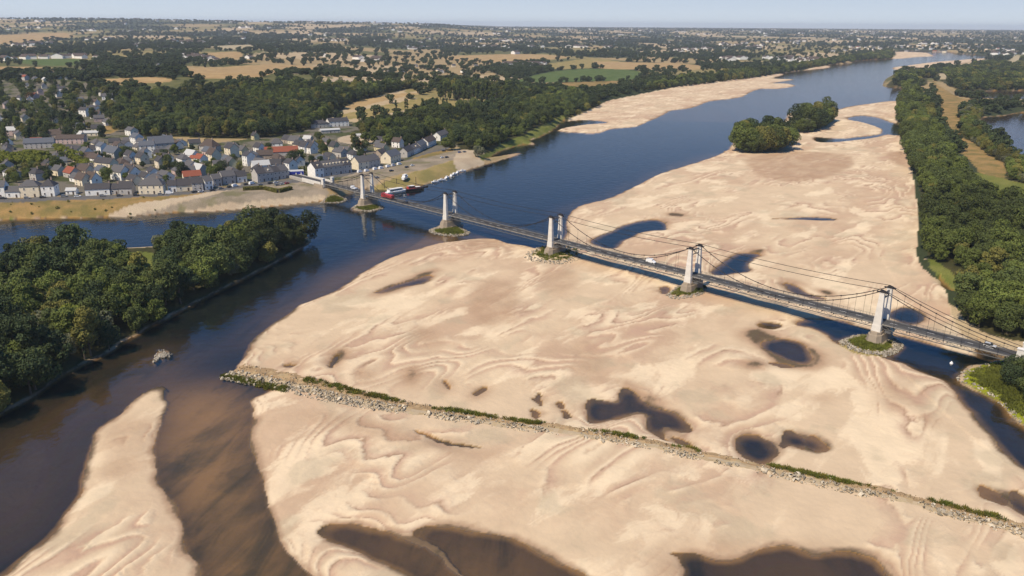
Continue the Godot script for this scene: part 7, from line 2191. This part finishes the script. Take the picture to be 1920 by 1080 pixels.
["small mid green garden tree between roofs in the centre front of town","garden trees of the town",[[-263.6,-594.7,"oak","mid",0.46]]],
["large mid green bush between roofs in the left-centre front of town","garden trees of the town",[[-321.5,-609.3,"shrub","mid",0.73]]],
["large mid green garden tree between roofs in the left-centre front of town","garden trees of the town",[[-313.0,-604.2,"oak","mid",0.74]]],
["small olive garden tree between roofs in the right back of town","garden trees of the town",[[-196.0,-819.6,"oak","olive",0.54]]],
["medium dark green garden tree between roofs in the right-centre middle of town","garden trees of the town",[[-243.0,-685.4,"oak","dark",0.62]]],
["small olive garden tree between roofs in the left-centre back of town","garden trees of the town",[[-361.4,-732.8,"oak","olive",0.59]]],
["medium dark green garden tree between roofs in the centre back of town","garden trees of the town",[[-346.2,-787.8,"oak","dark",0.7]]],
["small mid green garden tree between roofs in the left-centre back of town","garden trees of the town",[[-369.9,-801.7,"oak","mid",0.47],[-369.2,-714.2,"oak","mid",0.46]]],
["small very dark garden tree between roofs in the centre middle of town","garden trees of the town",[[-280.3,-654.1,"oak","deep",0.58]]],
["small mid green bush between roofs in the right front of town","garden trees of the town",[[-179.3,-664.0,"shrub","mid",0.47]]],
["medium mid green bush between roofs in the left-centre front of town","garden trees of the town",[[-296.3,-593.6,"shrub","mid",0.61]]],
["medium mid green bush between roofs in the right middle of town","garden trees of the town",[[-205.9,-754.0,"shrub","mid",0.69]]],
["small mid green bush between roofs in the centre back of town","garden trees of the town",[[-317.5,-756.6,"shrub","mid",0.47]]],
["small dark green garden tree between roofs in the right back of town","garden trees of the town",[[-180.3,-779.4,"oak","dark",0.57]]],
["medium dark green garden tree between roofs in the right back of town","garden trees of the town",[[-201.7,-827.5,"oak","dark",0.69]]],
["large dark green garden tree between roofs in the centre front of town","garden trees of the town",[[-234.0,-624.7,"oak","dark",0.8]]],
["small mid green garden tree between roofs in the centre middle of town","garden trees of the town",[[-259.3,-682.5,"oak","mid",0.49]]],
["large mid green garden tree between roofs in the centre front of town","garden trees of the town",[[-236.2,-618.8,"oak","mid",0.8]]],
["small mid green bush between roofs in the right-centre middle of town","garden trees of the town",[[-239.3,-701.5,"shrub","mid",0.54],[-238.6,-742.1,"shrub","mid",0.46]]],
["medium very dark garden tree between roofs in the right middle of town","garden trees of the town",[[-137.4,-715.4,"oak","deep",0.71]]],
["medium mid green bush between roofs in the right front of town","garden trees of the town",[[-148.9,-689.6,"shrub","mid",0.66]]],
["small mid green garden tree between roofs in the right back of town","garden trees of the town",[[-191.3,-792.1,"oak","mid",0.5]]],
["small dark green garden tree between roofs in the left-centre back of town","garden trees of the town",[[-390.6,-758.8,"oak","dark",0.54],[-349.1,-704.8,"oak","dark",0.49]]],
["small very dark garden tree between roofs in the right back of town","garden trees of the town",[[-205.8,-771.9,"oak","deep",0.58]]],
["large mid green garden tree between roofs in the left-centre back of town","garden trees of the town",[[-402.5,-747.8,"oak","mid",0.72]]],
["large dark green garden tree between roofs in the left middle of town","garden trees of the town",[[-380.1,-656.6,"oak","dark",0.76]]],
["small mid green bush between roofs in the right-centre front of town","garden trees of the town",[[-218.9,-636.8,"shrub","mid",0.59]]],
["small olive garden tree between roofs in the centre back of town","garden trees of the town",[[-305.8,-792.2,"oak","olive",0.48]]],
["large very dark garden tree between roofs in the centre middle of town","garden trees of the town",[[-309.2,-702.6,"oak","deep",0.77]]],
["small mid green bush between roofs in the left-centre front of town","garden trees of the town",[[-295.1,-627.8,"shrub","mid",0.55]]],
["small mid green garden tree between roofs in the left middle of town","garden trees of the town",[[-364.1,-652.0,"oak","mid",0.51]]],
["medium mid green garden tree between roofs in the centre back of town","garden trees of the town",[[-314.3,-735.3,"oak","mid",0.7]]],
["small mid green bush between roofs in the centre middle of town","garden trees of the town",[[-258.4,-671.6,"shrub","mid",0.58]]],
["small very dark garden tree between roofs in the centre back of town","garden trees of the town",[[-305.5,-753.9,"oak","deep",0.57]]],
["large very dark garden tree between roofs in the left-centre back of town","garden trees of the town",[[-345.1,-710.0,"oak","deep",0.73]]],
["small very dark garden tree between roofs in the left back of town","garden trees of the town",[[-374.4,-678.3,"oak","deep",0.51]]],
["small olive garden tree between roofs in the right middle of town","garden trees of the town",[[-172.5,-725.9,"oak","olive",0.46]]],
["medium dark green garden tree between roofs in the left back of town","garden trees of the town",[[-394.7,-692.0,"oak","dark",0.67]]],
["small mid green garden tree between roofs in the left-centre front of town","garden trees of the town",[[-300.9,-608.3,"oak","mid",0.48]]],
["medium dark green garden tree between the plane rows and the quay houses","garden trees below the plane rows",[[-361.7,-610.1,"oak","dark",0.54],[-358.1,-601.0,"oak","dark",0.49],[-417.6,-644.4,"oak","dark",0.48]]],
["small mid green garden tree between the plane rows and the quay houses","garden trees below the plane rows",[[-380.7,-645.2,"oak","mid",0.46],[-410.5,-628.6,"oak","mid",0.41]]],
["medium mid green garden tree between the plane rows and the quay houses","garden trees below the plane rows",[[-379.2,-610.6,"oak","mid",0.49],[-385.3,-604.9,"oak","mid",0.51],[-402.5,-633.9,"oak","mid",0.51],[-369.4,-637.3,"oak","mid",0.49]]],
["large dark green garden tree between the plane rows and the quay houses","garden trees below the plane rows",[[-392.2,-643.8,"oak","dark",0.56],[-397.8,-651.2,"oak","dark",0.56],[-383.7,-618.6,"oak","dark",0.57]]],
["small dark green garden tree between the plane rows and the quay houses","garden trees below the plane rows",[[-383.6,-629.9,"oak","dark",0.41],[-385.6,-597.0,"oak","dark",0.45],[-405.8,-624.3,"oak","dark",0.47]]],
["large mid green garden tree between the plane rows and the quay houses","garden trees below the plane rows",[[-379.3,-597.4,"oak","mid",0.56],[-382.9,-656.9,"oak","mid",0.55],[-411.9,-635.0,"oak","mid",0.55]]],
["small olive garden tree between the plane rows and the quay houses","garden trees below the plane rows",[[-405.0,-652.3,"oak","olive",0.4],[-390.3,-625.5,"oak","olive",0.47]]],
["medium olive garden tree between the plane rows and the quay houses","garden trees below the plane rows",[[-392.8,-611.2,"oak","olive",0.48],[-398.4,-643.6,"oak","olive",0.52]]],
["large olive garden tree between the plane rows and the quay houses","garden trees below the plane rows",[[-385.7,-637.7,"oak","olive",0.57],[-370.1,-620.2,"oak","olive",0.56]]],
["low weedy bush around the foot of the third pylon","bushes at the third pylon",[[35.5,-435.9,"shrub","olive",0.35],[17.4,-440.4,"shrub","olive",0.4],[20.0,-428.5,"shrub","mid",0.46],[16.1,-425.3,"shrub","mid",0.36],[16.8,-435.0,"shrub","olive",0.48],[36.2,-426.8,"shrub","olive",0.38],[19.8,-425.6,"shrub","olive",0.38],[14.0,-434.7,"shrub","olive",0.3],[36.2,-433.3,"shrub","mid",0.45],[32.8,-439.8,"shrub","olive",0.41],[31.8,-424.8,"shrub","olive",0.37],[18.3,-437.3,"shrub","mid",0.38],[32.5,-434.4,"shrub","mid",0.34],[28.9,-419.8,"shrub","mid",0.39],[23.2,-430.8,"shrub","mid",0.3],[23.9,-422.5,"shrub","olive",0.32]]],
["low bush left of the fourth pylon foot","bushes left of the fourth pylon",[[80.4,-362.0,"shrub","olive",0.35],[78.3,-360.0,"shrub","olive",0.32],[79.3,-357.5,"shrub","olive",0.42]]],
["dark bush right of the fourth pylon foot","bushes right of the fourth pylon",[[90.1,-364.6,"shrub","dark",0.55],[89.2,-367.0,"shrub","dark",0.48],[94.9,-369.5,"shrub","dark",0.54],[91.8,-363.6,"shrub","dark",0.56]]],
["dark dense tree at the right end of the bridge","trees at the right end of the bridge",[[181.5,-243.4,"oak","deep",0.46],[194.6,-268.2,"oak","dark",0.5],[177.0,-242.3,"oak","deep",0.53],[185.7,-248.0,"oak","dark",0.5],[178.2,-249.0,"oak","dark",0.47],[177.5,-255.8,"oak","deep",0.59],[188.1,-263.6,"oak","deep",0.53],[193.5,-272.1,"oak","dark",0.52],[178.8,-237.8,"oak","deep",0.57],[190.7,-254.9,"oak","deep",0.46],[186.8,-267.9,"oak","dark",0.42],[182.8,-264.4,"oak","deep",0.5],[189.0,-260.0,"oak","deep",0.57],[183.2,-259.7,"oak","dark",0.53]]],
["low bush on the water edge of the dry bank","bushes on the dry bank water edge",[[-244.2,-527.7,"shrub","mid",0.29],[-333.5,-512.4,"shrub","mid",0.32],[-295.8,-517.4,"shrub","mid",0.25],[-281.6,-521.1,"shrub","mid",0.32],[-271.5,-524.2,"shrub","olive",0.26],[-208.4,-528.4,"shrub","mid",0.4],[-273.9,-520.3,"shrub","mid",0.32],[-201.1,-531.4,"shrub","mid",0.35],[-306.2,-520.4,"shrub","olive",0.45],[-319.8,-512.9,"shrub","olive",0.42],[-257.7,-520.1,"shrub","mid",0.31],[-196.3,-530.7,"shrub","mid",0.29],[-213.9,-530.6,"shrub","mid",0.28],[-233.4,-524.5,"shrub","mid",0.36]]],
["dry bush on the orange river bank","bushes on the orange river bank",[[-307.6,-536.6,"shrub","olive",0.22],[-285.0,-540.0,"shrub","olive",0.27],[-281.1,-541.2,"shrub","olive",0.16],[-341.5,-528.8,"shrub","olive",0.19],[-318.7,-520.5,"shrub","olive",0.22],[-305.2,-532.8,"shrub","olive",0.34],[-259.9,-546.9,"shrub","olive",0.31],[-338.8,-522.8,"shrub","olive",0.19],[-325.9,-524.5,"shrub","olive",0.34]]],
["tall tree of the farther sandbank islet","trees of the farther sandbank islet",[[411.6,-1105.2,"oak","grey",1.05],[400.5,-1076.4,"oak","grey",1.18],[392.5,-1087.4,"oak","mid",1.18],[418.2,-1104.9,"oak","grey",1.09],[421.2,-1096.3,"oak","grey",1.17],[387.2,-1069.4,"oak","grey",1.08]]]]
